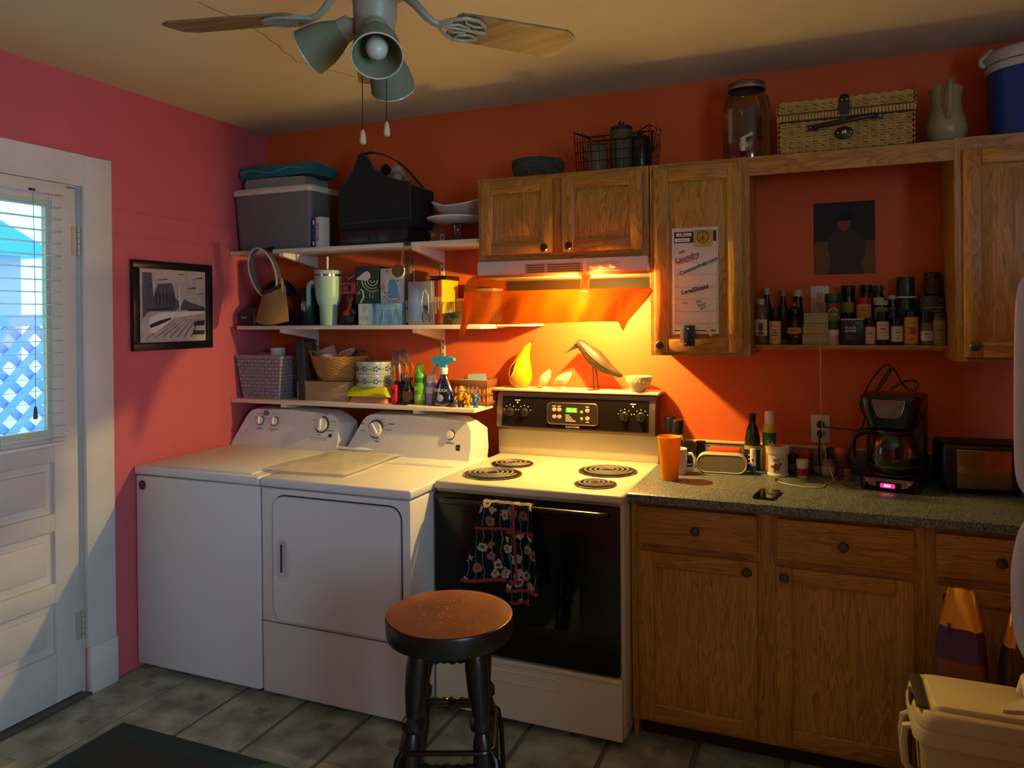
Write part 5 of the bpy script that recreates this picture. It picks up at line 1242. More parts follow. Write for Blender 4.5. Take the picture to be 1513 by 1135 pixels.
grinder('spice grinder with pinkish salt behind the mug, next to the range', 2.238, -.075, .205, mat('pink_salt', '#b5664a', .8, var=.5, vscale=90))
grinder('spice grinder with dark peppercorns in front of the salt grinder', 2.276, -.125, .200, mat('peppercorn', '#35251a', .8, var=.6, vscale=90))
tag(obj('black_canister', G().lathe([(.017, 0), (.019, .003), (.019, .095), (.020, .097), (.020, .106), (.001, .108)], seg=18), BLACK, loc=(2.365, -.065, ZC)), 'slim black canister standing behind the beige speaker', 'canister')
sk = thing('bluetooth_speaker', 'beige rounded portable speaker lying on the worktop', 'speaker', (2.466, -.185, ZC), R(4))
g = G()
def cap_ring(e, y): return [(p[0], y, p[1]) for p in rrect(-.100+e, .100-e, .002+e, .080-e, .0388-e)]
g.loft([cap_ring(.006, -.030), cap_ring(0, -.022), cap_ring(0, .022), cap_ring(.006, .030)]); obj('shell', g, mat('speaker_beige', '#b6ab90', .6), sk)
g = G(); g.loft([cap_ring(.007, -.0312), cap_ring(.007, -.0295)]); obj('grille', g, mat('speaker_mesh', '#8f8568', .85, bump=.6, bscale=400), sk)
g = G(); g.tube([(p[0], -.0295, p[2]) for p in cap_ring(.003, 0)], .003, 6, True); obj('rim', g, mat('speaker_rim', '#c9c0a8', .5), sk)
obj('strap', G().box(-.115, -.098, -.006, .006, .028, .052, .003), mat('strap_grey', '#6d6656', .8), sk)
rb = thing('red_box', 'flat orange red packet lying on a dark box behind the speaker', 'packet', (2.468, -.098, ZC+.062))
obj('packet', G().box(-.064, .064, -.035, .035, 0, .026, .006), mat('packet_red', '#e0491c', .5), rb)
obj('stripe', G().box(-.05, .05, -.0356, -.034, .010, .014), mat('packet_stripe', '#b5330f', .5), rb)
db = tag(obj('dark_box', G().box(-.06, .06, -.03, .03, 0, .060, .003), DARK, loc=(2.468, -.098, ZC)), 'dark little box under the orange red packet behind the speaker', 'box')
oo = bottle('oil_bottle', 'dark green olive oil bottle standing left of the cooking spray', 'bottle', 2.578, -.085, ZC, [(.028, 0), (.031, .004), (.032, .09), (.031, .13), (.024, .17), (.013, .195), (.012, .205)], mat('olive_glass', '#1d2408', .08), ([(.0145, .200), (.0145, .232), (.012, .235), (.001, .235)], mat('oil_cap', '#0e1a12', .4)), [(.0325, .02, .115, mat('oil_label', '#15130d', .6)), (.0330, .088, .104, mat('oil_gold', '#b08a2c', .5))])
g = G()
for k in range(3): g.box(-.014, .010-.004*k, -.0338, -.032, .030+.017*k, .036+.017*k)
obj('label_print', g, CREAM, oo, 0)
cs_ = bottle('cooking_spray', 'yellow cooking spray can with white cap and green label', 'can', 2.645, -.075, ZC, [(.026, 0), (.028, .003), (.028, .165), (.024, .185), (.019, .195)], mat('spray_yellow', '#d9c22a', .4), ([(.020, .190), (.020, .238), (.016, .246), (.001, .247)], mat('spray_cap', '#e5dcc8', .4)), [(.0284, .105, .160, mat('spray_green', '#1e6d2c', .5)), (.0284, .020, .070, mat('spray_orange', '#dd8a28', .5))])
text('can_lettering', 'Ca', .022, PAPERW, cs_, (.004, -.0290, .122))
lb = bottle('lip_balm', 'white slim tube with blue foot in front of the oil bottle', 'tube', 2.585, -.155, ZC, [(.0105, 0), (.0105, .030)], mat('balm_blue', '#2b5a9e', .4), ([(.011, .030), (.011, .096), (.010, .099), (.001, .099)], mat('balm_white', '#d9d4c8', .4)), None)
g = G(); g.ball((0, -.0112, .055), .004, .001, .006, 8, 6); obj('printed_mark', g, REDT, lb)
tb_ = bottle('lidded_tub', 'white round lidded tub with printed horse picture on worktop', 'tub', 2.682, -.165, ZC, [(.038, 0), (.041, .003), (.041, .010), (.037, .012), (.037, .080), (.040, .092)], mat('tub_white', '#d8d0c2', .45), ([(.043, .090), (.044, .094), (.044, .112), (.041, .118), (.001, .119)], mat('tub_lid_white', '#e0d8ca', .4)), [(.0378, .016, .076, mat('tub_print_pale', '#c9c0c2', .6))], seg=32)
g = G(); g.ball((-.004, -.0385, .040), .014, .0012, .014, 12, 8); g.box(-.014, -.010, -.0395, -.037, .018, .034); g.box(.002, .006, -.0395, -.037, .018, .034); g.ball((.010, -.0378, .052), .006, .0012, .007, 8, 6); obj('printed_picture', g, mat('tub_brown', '#6b2f22', .6), tb_)
g = G(); g.box(-.018, .006, -.0392, -.037, .062, .0655); g.box(-.020, .012, -.0389, -.037, .070, .073); g.ball((-.022, -.032, .04), .004, .001, .005, 8, 6); obj('label_print', g, mat('tub_violet', '#6a5a86', .6), tb_)
g = G(); g.ball((0, 0, .1195), .022, .02, .0012, 12, 6); obj('lid_print', g, mat('tub_print_red', '#b5785e', .6), tb_)
bottle('dark_jar', 'small dark green jar between the white tub and red lidded jar', 'jar', 2.735, -.105, ZC, [(.022, 0), (.024, .003), (.024, .062)], mat('jar_dark', '#1a1d16', .3), ([(.026, .062), (.026, .080), (.001, .082)], mat('jar_dark_lid', '#15120f', .4)), [(.0244, .012, .045, mat('jar_dark_label', '#4a4a32', .6))])
rj = bottle('peanut_butter_jar', 'squat jar with a red lid behind the white pill bottle', 'jar', 2.778, -.085, ZC, [(.028, 0), (.031, .003), (.031, .066)], mat('jar_brown', '#3a2616', .3), ([(.034, .066), (.035, .068), (.035, .088), (.033, .091), (.001, .091)], mat('jar_red', '#9e2411', .45)), [(.0314, .012, .055, mat('jar_label_olive', '#5d5a3c', .6))])
pl = bottle('pill_bottle', 'small white bottle with red label before the red lidded jar', 'bottle', 2.773, -.165, ZC, [(.020, 0), (.0215, .003), (.0215, .046)], mat('pill_white', '#d2c9bb', .4), ([(.0235, .046), (.0235, .070), (.001, .072)], mat('pill_cap', '#d9d0c0', .4)), [(.0219, .008, .036, mat('pill_red', '#9e2330', .5))])
bottle('salsa_jar', 'small glass jar with dark lid below the wall outlet', 'jar', 2.868, -.115, ZC, [(.022, 0), (.026, .004), (.027, .050), (.024, .058)], mat('jar_green_grey', '#7a7f58', .3), ([(.026, .058), (.026, .066), (.001, .067)], mat('jar_lid_grey', '#6b6a58', .4)), [(.0274, .012, .042, mat('jar_label_pale', '#a5a584', .6))])
bottle('dark_jar', 'dark green jar standing behind the small glass jar by the outlet', 'jar', 2.885, -.055, ZC, [(.020, 0), (.022, .003), (.022, .085)], mat('jar_forest', '#18281a', .3), ([(.023, .085), (.023, .105), (.001, .106)], mat('jar_forest_lid', '#1c3320', .4)), [(.0224, .02, .06, mat('jar_dark_label', '#4a4a32'))])
bottle('egg_ornament', 'small olive coloured egg shaped jar beside the glass jar', 'jar', 2.828, -.10, ZC, [(.006, 0), (.014, .006), (.018, .018), (.014, .032), (.008, .038)], mat('egg_olive', '#6f6a34', .5), ([(.009, .036), (.009, .042), (.001, .043)], BLACK), None)
bottle('spice_jar', 'spice jar with an orange lid left of the coffee maker', 'jar', 2.920, -.075, ZC, [(.027, 0), (.029, .003), (.029, .085), (.027, .09)], mat('spice_orange', '#7d3d12', .3), ([(.031, .088), (.031, .112), (.029, .115), (.001, .115)], mat('lid_orange', '#b5501a', .45)), [(.0294, .02, .065, mat('spice_label', '#6a3a16', .6))])
bottle('shot_glass', 'small brownish votive glass ringed by the white cord', 'glass', 2.938, -.165, ZC, [(.012, 0), (.014, .003), (.016, .040), (.014, .042)], mat('votive_brown', '#8a5a3c', .4), ([(.012, .0405), (.001, .041)], mat('votive_wax', '#b08a6a', .6)), None)
# phone, charging cable
ph = thing('smartphone', 'dark smartphone lying face up near the worktop edge', 'phone', (2.664, -.535, ZC), R(-8))
g = G(); g.prism(rrect(-.036, .036, -.074, .074, .010), .0, .008, 'xy'); obj('case', g, BLACK, ph)
g = G(); g.prism(rrect(-.034, .034, -.072, .072, .009), .0078, .0086, 'xy'); obj('screen', g, mat('phone_glass', '#050505', .04), ph)
g = G(); g.box(.030, .037, .02, .04, .003, .006, .001); obj('button', g, DARK, ph)
CBL = mat('white_cable', '#b9b5a6', .5)
cb = thing('charging_cable', 'white charging cable trailing down from the outlet over the worktop', 'cable', (0, 0, 0))
pts = [(2.842, -.034, 1.585), (2.842, -.040, 1.52), (2.842, -.190, 1.432), (2.843, -.182, 1.38), (2.842, -.10, 1.25), (2.845, -.055, 1.12), (2.856, -.060, 1.0), (2.872, -.150, .955), (2.885, -.20, .917), (2.86, -.28, .917), (2.845, -.345, .917), (2.80, -.365, .917), (2.74, -.345, .917), (2.70, -.310, .917), (2.688, -.285, .918)]
def smooth_path(P, n=6):
    P = [Vector(p) for p in P]; out = []
    for i in range(len(P)-1):
        p0, p1, p2, p3 = P[max(i-1, 0)], P[i], P[i+1], P[min(i+2, len(P)-1)]
        for k in range(n):
            t = k/n; out.append(.5*((2*p1)+(p2-p0)*t+(2*p0-5*p1+4*p2-p3)*t*t+(3*p1-p0-3*p2+p3)*t**3))
    out.append(P[-1]); return out
g = G(); g.tube(smooth_path(pts), .0022, 6); obj('cord', g, CBL, cb)
g = G(); g.tube([(2.700, -.305, .918), (2.686, -.280, .920)], .004, 8); g.box(2.676, 2.690, -.276, -.262, .916, .923, .001); obj('connector', g, DARK, cb)
cb2 = thing('thin_cable', 'thin pale cord looped on the worktop beside the coffee maker', 'cord', (0, 0, 0))
lp = [(2.895+.038+.040*math.cos(R(a)), -.215+.060*math.sin(R(a)), .917) for a in range(-60, 280, 20)]
g = G(); g.tube(smooth_path([(2.93, -.33, .917), (2.91, -.29, .917)] + [(2.935+.045*math.cos(R(a)), -.20+.055*math.sin(R(a)), .917+.02*math.sin(R(max(a, 0)))**2) for a in range(190, -100, -30)] + [(2.955, -.285, .917), (2.972, -.30, .917), (2.985, -.285, .917)]), .0018, 6); obj('cord', g, mat('cord_grey', '#83806f', .5), cb2)
# outlets
def outlet(label, x, z, plug):
    t = thing('wall_outlet', label, 'outlet', (x, -.001, z))
    g = G(); g.box(-.0355, .0355, -.006, 0, -.0575, .0575, .003); obj('plate', g, mat('outlet_ivory', '#d6cbb0', .45), t)
    for dz in (.0195, -.0195):
        g = G(); g.lathe([(.016, 0), (.016, .0015), (.001, .0015)], (0, -.006, dz), 20, 'y'); s_ = obj('socket', g, mat('socket_ivory', '#c2b48f', .5), t)
        g = G(); g.box(-.0075, -.0055, -.0082, -.0074, dz-.002, dz+.007); g.box(.0055, .0075, -.0082, -.0074, dz-.001, dz+.006); g.lathe([(.0022, 0), (.001, .0006)], (0, -.0075, dz-.009), 8, 'y'); obj('slot', g, BLACK, s_)
    return t
outlet('ivory wall outlet behind the spice jars over the stacked cartons', 2.840, 1.618, 1)
outlet('ivory wall outlet with two black plugs above the worktop', 2.840, 1.086, 2)
pg = thing('black_plug', 'lower black plug in the outlet above the worktop', 'plug', (2.840, -.009, 1.0665))
g = G(); g.lathe([(.015, 0), (.015, .012), (.009, .022), (.005, .026)], (0, 0, 0), 16, 'y'); obj('plug', g, BLACK, pg)
g = G(); g.tube(smooth_path([(.0, -.024, 0), (-.004, -.035, -.02), (-.006, -.03, -.07), (-.004, -.025, -.14)]), .003, 6); obj('cord', g, BLACK, pg)
# coffee maker
cm = thing('coffee_maker', 'black drip coffee maker with glass carafe and glowing clock', 'coffee maker', (3.100, -.200, ZC), R(-14))
MB_ = mat('maker_black', '#0b0b0c', .22)
g = G()
def mk(hx, y0, y1, z, rd=.03): return [(p[0], p[1], z) for p in rrect(-hx, hx, y0, y1, rd)]
g.loft([mk(.098, -.135, .11, 0), mk(.100, -.137, .112, .004), mk(.098, -.130, .11, .045), mk(.090, -.118, .105, .052)]); obj('base', g, MB_, cm)
g = G(); g.box(-.095, .095, .035, .112, .045, .340, .008); g.box(-.112, -.085, .055, .11, .045, .33, .006); obj('tank', g, MB_, cm)
g = G(); g.loft([mk(.070, -.105, .05, .222, .04), mk(.078, -.115, .05, .228, .04), mk(.098, -.128, .08, .300, .04), mk(.102, -.130, .08, .338, .04), mk(.098, -.126, .08, .345, .04)]); hd_ = obj('brew_head', g, MB_, cm)
g = G(); g.loft([[(x, y, z) for x, y, z in ((-.056, -.1305, .332), (.056, -.1305, .332), (.050, -.1300, .300), (.040, -.126, .275), (.025, -.122, .264), (-.025, -.122, .264), (-.040, -.126, .275), (-.050, -.130, .300))], [(x, y-.003, z) for x, y, z in ((-.056, -.1305, .332), (.056, -.1305, .332), (.050, -.1300, .300), (.040, -.126, .275), (.025, -.122, .264), (-.025, -.122, .264), (-.040, -.126, .275), (-.050, -.130, .300))]]); obj('steel_plate', g, STEEL, hd_, 0)
obj('hot_plate', G().lathe([(.070, .052), (.068, .056), (.001, .056)], (0, -.045, 0), 28), DARK, cm)
ca = obj('carafe', G().lathe([(.058, .058), (.070, .062), (.082, .100), (.080, .140), (.066, .185), (.056, .200), (.058, .208)], (0, -.045, 0), 32, caps=False), GLASS, cm)
obj('coffee', G().lathe([(.056, .060), (.068, .064), (.0795, .100), (.0785, .118), (.001, .119)], (0, -.045, 0), 28), mat('coffee', '#120904', .15), ca)
obj('steel_band', G().lathe([(.0765, .082), (.0805, .092)], (0, -.045, 0), 32, caps=False), STEEL, ca)
obj('carafe_lid', G().lathe([(.060, .206), (.058, .214), (.03, .221), (.001, .222)], (0, -.045, 0), 28), BLACK, ca)
obj('carafe_handle', G().tube([(-.058, -.055, .205), (-.100, -.065, .204), (-.130, -.072, .180), (-.134, -.073, .140), (-.128, -.072, .105)], [.012, .013, .012, .011, .008], 10), BLACK, ca)
g = G(); g.loft([[(x, y, z) for x, y, z in ((-.082, -.132, .046), (.082, -.132, .046), (.064, -.1365, .022), (.03, -.138, .014), (-.03, -.138, .014), (-.064, -.1365, .022))], [(x, y-.0025, z) for x, y, z in ((-.082, -.132, .046), (.082, -.132, .046), (.064, -.1365, .022), (.03, -.138, .014), (-.03, -.138, .014), (-.064, -.1365, .022))]]); ctl = obj('control_plate', g, STEEL, cm, 0)
g = G(); g.prism(rrect(-.042, .042, .014, .036, .006), -.1425, -.139); obj('display', g, mat('display_black', '#0a0508', .2), ctl)
g = G(); g.prism(rrect(-.026, .022, .016, .031, .004), -.1432, -.1424); obj('lit_window', g, mat('pink_glow', '#d0105a', .4, emit='#ff1f7a', estr=2.2), ctl, 0)
text('clock_digits', '8:51', .013, mat('pink_digits', '#ffd0f0', .4, emit='#ffb0ea', estr=5), ctl, (-.002, -.1436, .0235))
g = G(); g.ball((-.070, -.1385, .034), .005, .002, .005, 10, 6); g.ball((.068, -.1385, .034), .005, .002, .005, 10, 6); obj('buttons', g, CHROME, ctl)
ccd = thing('power_cable', 'black power cord looped on top of the coffee maker', 'cable', (0, 0, 0))
g = G(); g.tube(smooth_path([(2.843, -.012, 1.105), (2.852, -.045, 1.100), (2.93, -.05, 1.096), (2.985, -.06, 1.098), (3.003, -.065, 1.15), (2.985, -.10, 1.20), (3.005, -.13, 1.262), (3.04, -.17, 1.33), (3.075, -.175, 1.365), (3.09, -.17, 1.345), (3.05, -.20, 1.28), (3.035, -.21, 1.268), (3.06, -.19, 1.31), (3.095, -.17, 1.352), (3.13, -.16, 1.29), (3.16, -.17, 1.266), (3.18, -.165, 1.285), (3.17, -.16, 1.305), (3.13, -.18, 1.30), (3.08, -.20, 1.268)], 5), .0032, 7); obj('cord', g, BLACK, ccd)
g = G(); g.lathe([(.015, 0), (.015, .012), (.009, .022), (.005, .026)], (2.840, -.009, 1.1055), 16, 'y'); obj('plug', g, BLACK, ccd)
# toaster
ts = thing('toaster', 'black two slot toaster with reflective steel side by the fridge', 'toaster', (3.365, -.20, ZC), R(6))
g = G(); g.box(-.130, .150, -.085, .085, .012, .182, .018, 3); obj('shell', g, BLACK, ts)
g = G(); g.box(-.088, .082, -.0885, -.083, .024, .160, .002); obj('steel_side', g, mat('toaster_steel', '#a08a50', .16, metal=1, bump=.08, bscale=6), ts)
g = G(); g.box(-.10, .11, -.040, -.012, .1815, .1835); g.box(-.10, .11, .012, .040, .1815, .1835); obj('slot', g, DARK, ts)
obj('lever', G().box(.149, .172, -.02, .02, .120, .135, .004), BLACK, ts)
for sx in (-.1, .12):
    for sy in (-.06, .06): obj('foot', G().cyl(.012, 0, .014, (sx, sy, 0), 10), DARK, ts)

# ================================================================ poster and spices between the cabinets
po = thing('wall_poster', 'small dark photo print of a standing person on the orange wall', 'poster', (2.934, -.0015, 1.868))
obj('print', G().box(-.115, .115, -.0006, .0006, -.147, .147), mat('poster_brown', '#7a5228', .7, var=.3, vscale=9), po)
def pshape(name, pts, m, y): flat(po, name, pts, m, y)
pshape('printed_backdrop', [(-.115, -.012), (.115, -.012), (.115, .147), (-.115, .147)], mat('poster_night', '#2a1e24', .7), -.0011)
pshape('printed_body', [(-.058, -.147), (.070, -.147), (.062, -.09), (.078, -.07), (.080, -.02), (.060, .010), (.028, .036), (.020, .05), (-.020, .05), (-.030, .034), (-.056, .008), (-.062, -.04), (-.050, -.09)], mat('poster_shirt', '#40332a', .7), -.0016)
pshape('printed_face', [(-.024, .06), (-.020, .04), (0, .028), (.020, .04), (.025, .06), (.022, .085), (-.022, .085)], mat('poster_face', '#7a4a3c', .7), -.0021)
pshape('printed_cap', [(-.036, .074), (-.030, .095), (-.012, .110), (.012, .110), (.028, .098), (.036, .076), (.010, .070), (-.020, .070)], mat('poster_cap', '#120e10', .7), -.0026)
rs = tag(obj('spice_riser', G().box(2.60, 3.2775, -.085, -.004, 1.438, 1.458, .002), OAKH), 'low wooden riser strip under the back row of spice bottles', 'riser')
ZS = 1.438; ZR = 1.458
def jar(label, x, y, z, rr, h, body, cap, capc, lab=None, lz=(.2, .75), neck=.8, cat='jar', name='spice_jar', sq=1):
    """generic spice jar: body to 72 percent of its height, then a cap"""
    hb = h*neck; prof = [(rr*.92, 0), (rr, .003), (rr, hb*.86), (rr*cap*.95, hb)]
    t = bottle(name, label, cat, x, y, z, prof, body, ([(rr*cap, hb-.002), (rr*cap*1.02, hb), (rr*cap, h-.002), (rr*cap*.9, h), (.001, h)], capc), [(rr*1.012, hb*lz[0], hb*lz[1], lab)] if lab else None, seg=18)
    if lab and lz[1]-lz[0] > .3:
        z0, z1 = hb*lz[0], hb*lz[1]; g = G(); rs = random.Random(label)
        for k in range(4):
            zz = z1-(z1-z0)*(.22+.2*k); w_ = rr*rs.uniform(.25, .55); hh = .0035 if k == 1 else .0016
            g.sheet(lambda p, q: (w_*(2*p-1), -math.sqrt((rr*1.02)**2-(w_*(2*p-1))**2)-.0003, zz+hh*q), 4, 1)
        obj('label_lettering', g, mat('label_ink', '#3a2418', .7), t, 0)
    return t
bkc = mat('jar_black_cap', '#0c0d10', .35); whc = mat('jar_white_cap', '#b9ad90', .45); brn = mat('spice_brown', '#2c1a0e', .3); tan = mat('spice_tan', '#6b5230', .35); dk = mat('spice_dark', '#15120d', .25)
lcream = mat('label_cream', '#c8b285', .65); lwhite = mat('label_white', '#c9c2ae', .65); lolive = mat('label_olive', '#8a7f34', .65); lorange = mat('label_orange', '#c8862c', .6)
q = jar('spice jar with white cap and pictorial label at the left shelf end', 2.620, -.138, ZS, .0255, .185, tan, .55, whc, lwhite, (.22, .62), .88)
g = G(); g.ball((0, -.0265, .07), .010, .0012, .018, 10, 8); g.ball((.0, -.0268, .045), .012, .0012, .006, 10, 6); obj('label_print', g, mat('print_maroon', '#5b2f22', .6), q)
q = jar('cream labelled spice jar with black cap second from the left', 2.673, -.138, ZS, .0235, .145, mat('spice_cream', '#a08a62', .4), .9, bkc, lcream, (.03, .98), .66)
g = G(); g.box(-.008, .014, -.0246, -.023, .046, .049); g.box(-.012, .012, -.0246, -.023, .036, .039); obj('label_print', g, INK, q, 0); g = G(); g.ball((-.012, -.0212, .078), .007, .0015, .008, 8, 6); obj('label_emblem', g, mat('print_amber', '#b5701c', .6), q)
hn = bottle('honey_bear', 'bear shaped honey bottle with orange label on the spice shelf', 'bottle', 2.747, -.135, ZS, [(.026, 0), (.029, .004), (.030, .03), (.026, .045), (.028, .062), (.027, .085), (.020, .100), (.016, .106), (.021, .122), (.021, .138), (.012, .150), (.009, .153)], mat('honey', '#1e0f06', .15), ([(.009, .150), (.009, .160), (.003, .170), (.001, .171)], mat('bear_cap', '#8a7a3a', .4)), [(.0290, .036, .074, bkc), (.0296, .044, .068, lorange)])
text('bottle_lettering', 'HONEY', .009, INK, hn, (0, -.0304, .056))
g = G()
for s in (-1, 1): g.ball((s*.017, -.004, .143), .006, .004, .006, 8, 6)
g.ball((0, -.020, .124), .008, .006, .006, 8, 6); obj('ears_and_snout', g, MATS['honey'], hn)
for x, c, hh, lb in ((2.636, whc, .224, 'leftmost tall sauce bottle with a white cap at the back of the spice shelf'), (2.700, mat('jar_gold_cap', '#8a7434', .4), .215, 'tall sauce bottle with a gold band cap at the back of the spice shelf'), (2.757, whc, .212, 'tall sauce bottle with wide white cap behind the honey bear')):
    wide = .62 if x > 2.74 else .42
    bottle('sauce_bottle', lb, 'bottle', x, -.048, ZR-.0, [(.026, 0), (.027, .004), (.026, hh*.48), (.018, hh*.62), (.0115 if wide < .5 else .017, hh*.70), (.011 if wide < .5 else .017, hh*.84)], brn, ([(.0135 if wide < .5 else .021, hh*.82), (.0135 if wide < .5 else .021, hh-.012), (.001, hh-.011)], c), [(.0265, hh*.12, hh*.42, mat('label_dim', '#4a3420', .6))], seg=18)
CT = mat('carton_olive', '#a3946a', .65)
for k, (z0, z1, c) in enumerate(((0, .043, 'lowest'), (.0440, .082, 'middle'), (.0830, .125, 'topmost'))):
    t = thing('tea_carton', '%s of three flat olive cartons stacked below the upper outlet' % c, 'carton', (2.826, -.105, ZS), 0, 'stacked flat cartons on the spice shelf')
    obj('box', G().box(-.050+.003*k, .046, -.055, .015, z0, z1, .0015), CT, t); obj('lid_seam', G().box(-.049+.003*k, .045, -.0556, -.0545, z1-.010, z1-.0088), mat('seam_olive', '#4a4226', .7), t)
pj = bottle('small_jar', 'short white jar under the tall green lidded shaker', 'jar', 2.887, -.135, ZS, [(.0225, 0), (.0238, .003), (.0238, .042), (.022, .044)], mat('jar_white', '#c2b7a2', .4), ([(.0245, .043), (.0245, .057), (.023, .059), (.001, .060)], mat('jar_white_lid', '#cfc5b0', .4)), [(.0241, .010, .034, mat('label_pinkish', '#b59c86', .6))])
ps = bottle('cheese_shaker', 'tall shaker with green lid balanced on the short white jar', 'shaker', 2.889, -.130, ZS+.061, [(.024, 0), (.0265, .003), (.0265, .100), (.025, .105)], mat('shaker_green', '#3a4a28', .35), ([(.0295, .105), (.030, .107), (.030, .136), (.029, .140), (.001, .141)], mat('shaker_lid', '#0f4a26', .4)), [(.0269, .082, .102, mat('shaker_red', '#8a2f22', .55)), (.0269, .035, .080, mat('shaker_olive', '#5a6a34', .55))])
g = G(); g.tube([(-.015, -.0275, .07), (-.006, -.028, .080), (.0, -.0285, .086), (.008, -.028, .080), (.016, -.0275, .07)], .0016, 5); g.tube([(-.014, -.0275, .060), (-.004, -.0285, .052), (.004, -.0285, .062), (.014, -.0275, .054)], .0018, 5); obj('label_print', g, CREAM, ps)
pb_ = thing('pepper_tin', 'square black pepper tin with white lettering on the spice shelf', 'tin', (2.957, -.135, ZS))
obj('tin', G().box(-.040, .040, -.028, .028, 0, .096, .003), mat('tin_black', '#0d1113', .35), pb_)
obj('lid', G().box(-.0405, .0405, -.0285, .0285, .096, .102, .002), mat('tin_edge', '#a9a28c', .4), pb_)
text('tin_lettering', 'BLACK\nPEPPER', .013, PAPERW, pb_, (-.006, -.0286, .060))
g = G()
for k in range(3): g.box(-.022, .014-.004*k, -.0284, -.0278, .022+.006*k, .024+.006*k)
g.box(.010, .026, -.0284, -.0278, .082, .088); obj('fine_print', g, mat('print_faint', '#6a6a62', .6), pb_, 0)
jar('dark jar with olive label behind the pepper tin', 2.946, -.052, ZR+.0, .0275, .214, dk, .95, bkc, lolive, (.62, .86), .80)
q = jar('yellow labelled jar with bright red lid on the spice shelf', 3.001, -.090, ZS+.021, .0275, .165, mat('jar_amber', '#7a4a1c', .3), .95, mat('lid_red', '#a3161a', .4), lorange, (.55, .98), .85)
bottle('vinegar_bottle', 'dark bottle with black cap at the back behind the red lidded jar', 'bottle', 3.012, -.032, ZR, [(.022, 0), (.023, .003), (.023, .15), (.018, .17), (.017, .19)], dk, ([(.021, .186), (.022, .190), (.021, .216), (.001, .217)], bkc), [(.0234, .04, .12, mat('label_dim', '#4a3420'))], seg=16)
jar('small cream labelled jar with black cap right of the pepper tin', 3.020, -.140, ZS, .0195, .105, brn, .9, bkc, lcream, (.05, .92), .72)
jar('cream labelled jar with tall black cap, third right of pepper tin', 3.064, -.138, ZS, .0230, .128, brn, .88, bkc, lcream, (.22, .95), .74)
jar('olive labelled jar raised behind the cream labelled jars', 3.062, -.085, ZS+.021, .0260, .150, dk, 1.0, whc, lolive, (.55, .92), .90)
bottle('round_bottle', 'small dark bottle with green and white cap at the back of spice shelf', 'bottle', 3.056, -.030, ZR, [(.018, 0), (.020, .003), (.020, .17), (.014, .19)], dk, ([(.019, .186), (.020, .19), (.019, .212), (.001, .213)], mat('cap_green', '#2f4a30', .4)), [(.0204, .14, .165, lwhite)], seg=16)
jar('narrow dark jar with a pale cap in the middle of the back row', 3.104, -.055, ZR, .0155, .172, dk, .95, whc, mat('label_mauve', '#6a4a42', .6), (.5, .8), .92)
jar('cream labelled short jar with black cap left of the orange jar', 3.113, -.140, ZS, .0215, .105, brn, .88, bkc, lcream, (.18, .95), .72)
q = jar('tall orange labelled spice jar with black cap on the spice shelf', 3.161, -.138, ZS, .0250, .130, mat('spice_gold', '#9a6a2a', .35), .85, bkc, lorange, (.06, .96), .84)
g = G(); g.ball((.004, -.0262, .055), .011, .0012, .014, 10, 8); g.box(-.008, .014, -.0266, -.025, .018, .022); obj('label_print', g, mat('print_rust', '#8a4a1c', .6), q)
jar('clear spice jar with small white label right of the orange jar', 3.213, -.138, ZS, .0225, .128, tan, .95, bkc, lwhite, (.2, .62), .68)
jar('olive labelled spice jar at the right shelf end', 3.254, -.138, ZS, .0235, .122, tan, .9, mat('cap_olive', '#3a4424', .4), lolive, (.02, .88), .86)
bg_ = bottle('supplement_jar', 'large dark green jar with ribbed lid in the back row', 'jar', 3.150, -.062, ZR, [(.034, 0), (.036, .003), (.036, .155), (.030, .165)], mat('jar_deep_green', '#0d1f18', .25), ([(.031, .165), (.0315, .170), (.0315, .238), (.030, .242), (.001, .243)], mat('lid_deep_green', '#12301c', .35)), [(.0364, .03, .12, mat('label_teal', '#1c332c', .6))])
g = G(); g.lathe([(.0368, .160), (.0368, .166)], seg=22, caps=False); obj('neck_ring', g, lwhite, bg_)
bxk = thing('dark_tin', 'dark square tin with gold lettering at the right of the spice shelf', 'tin', (3.236, -.066, ZR))
obj('tin', G().box(-.041, .041, -.042, .040, 0, .168, .003), mat('tin_brown', '#1c140c', .35), bxk)
g = G(); g.box(-.032, .034, -.0426, -.0418, .118, .124); g.box(-.032, .030, -.0426, -.0418, .106, .110); g.box(-.025, .030, -.0426, -.0418, .130, .132); g.ball((-.018, -.042, .150), .004, .001, .004, 8, 6); g.ball((.028, -.042, .150), .004, .001, .004, 8, 6); obj('gold_print', g, mat('print_gold', '#8a7a4a', .5), bxk, 0)
jar('brown glass jar standing on the dark square tin', 3.243, -.064, ZR+.169, .030, .088, mat('jar_rust', '#35190c', .25), 1.0, mat('lid_rust', '#3a1a10', .4), mat('label_rust', '#4a2a18', .6), (.1, .85), .74)

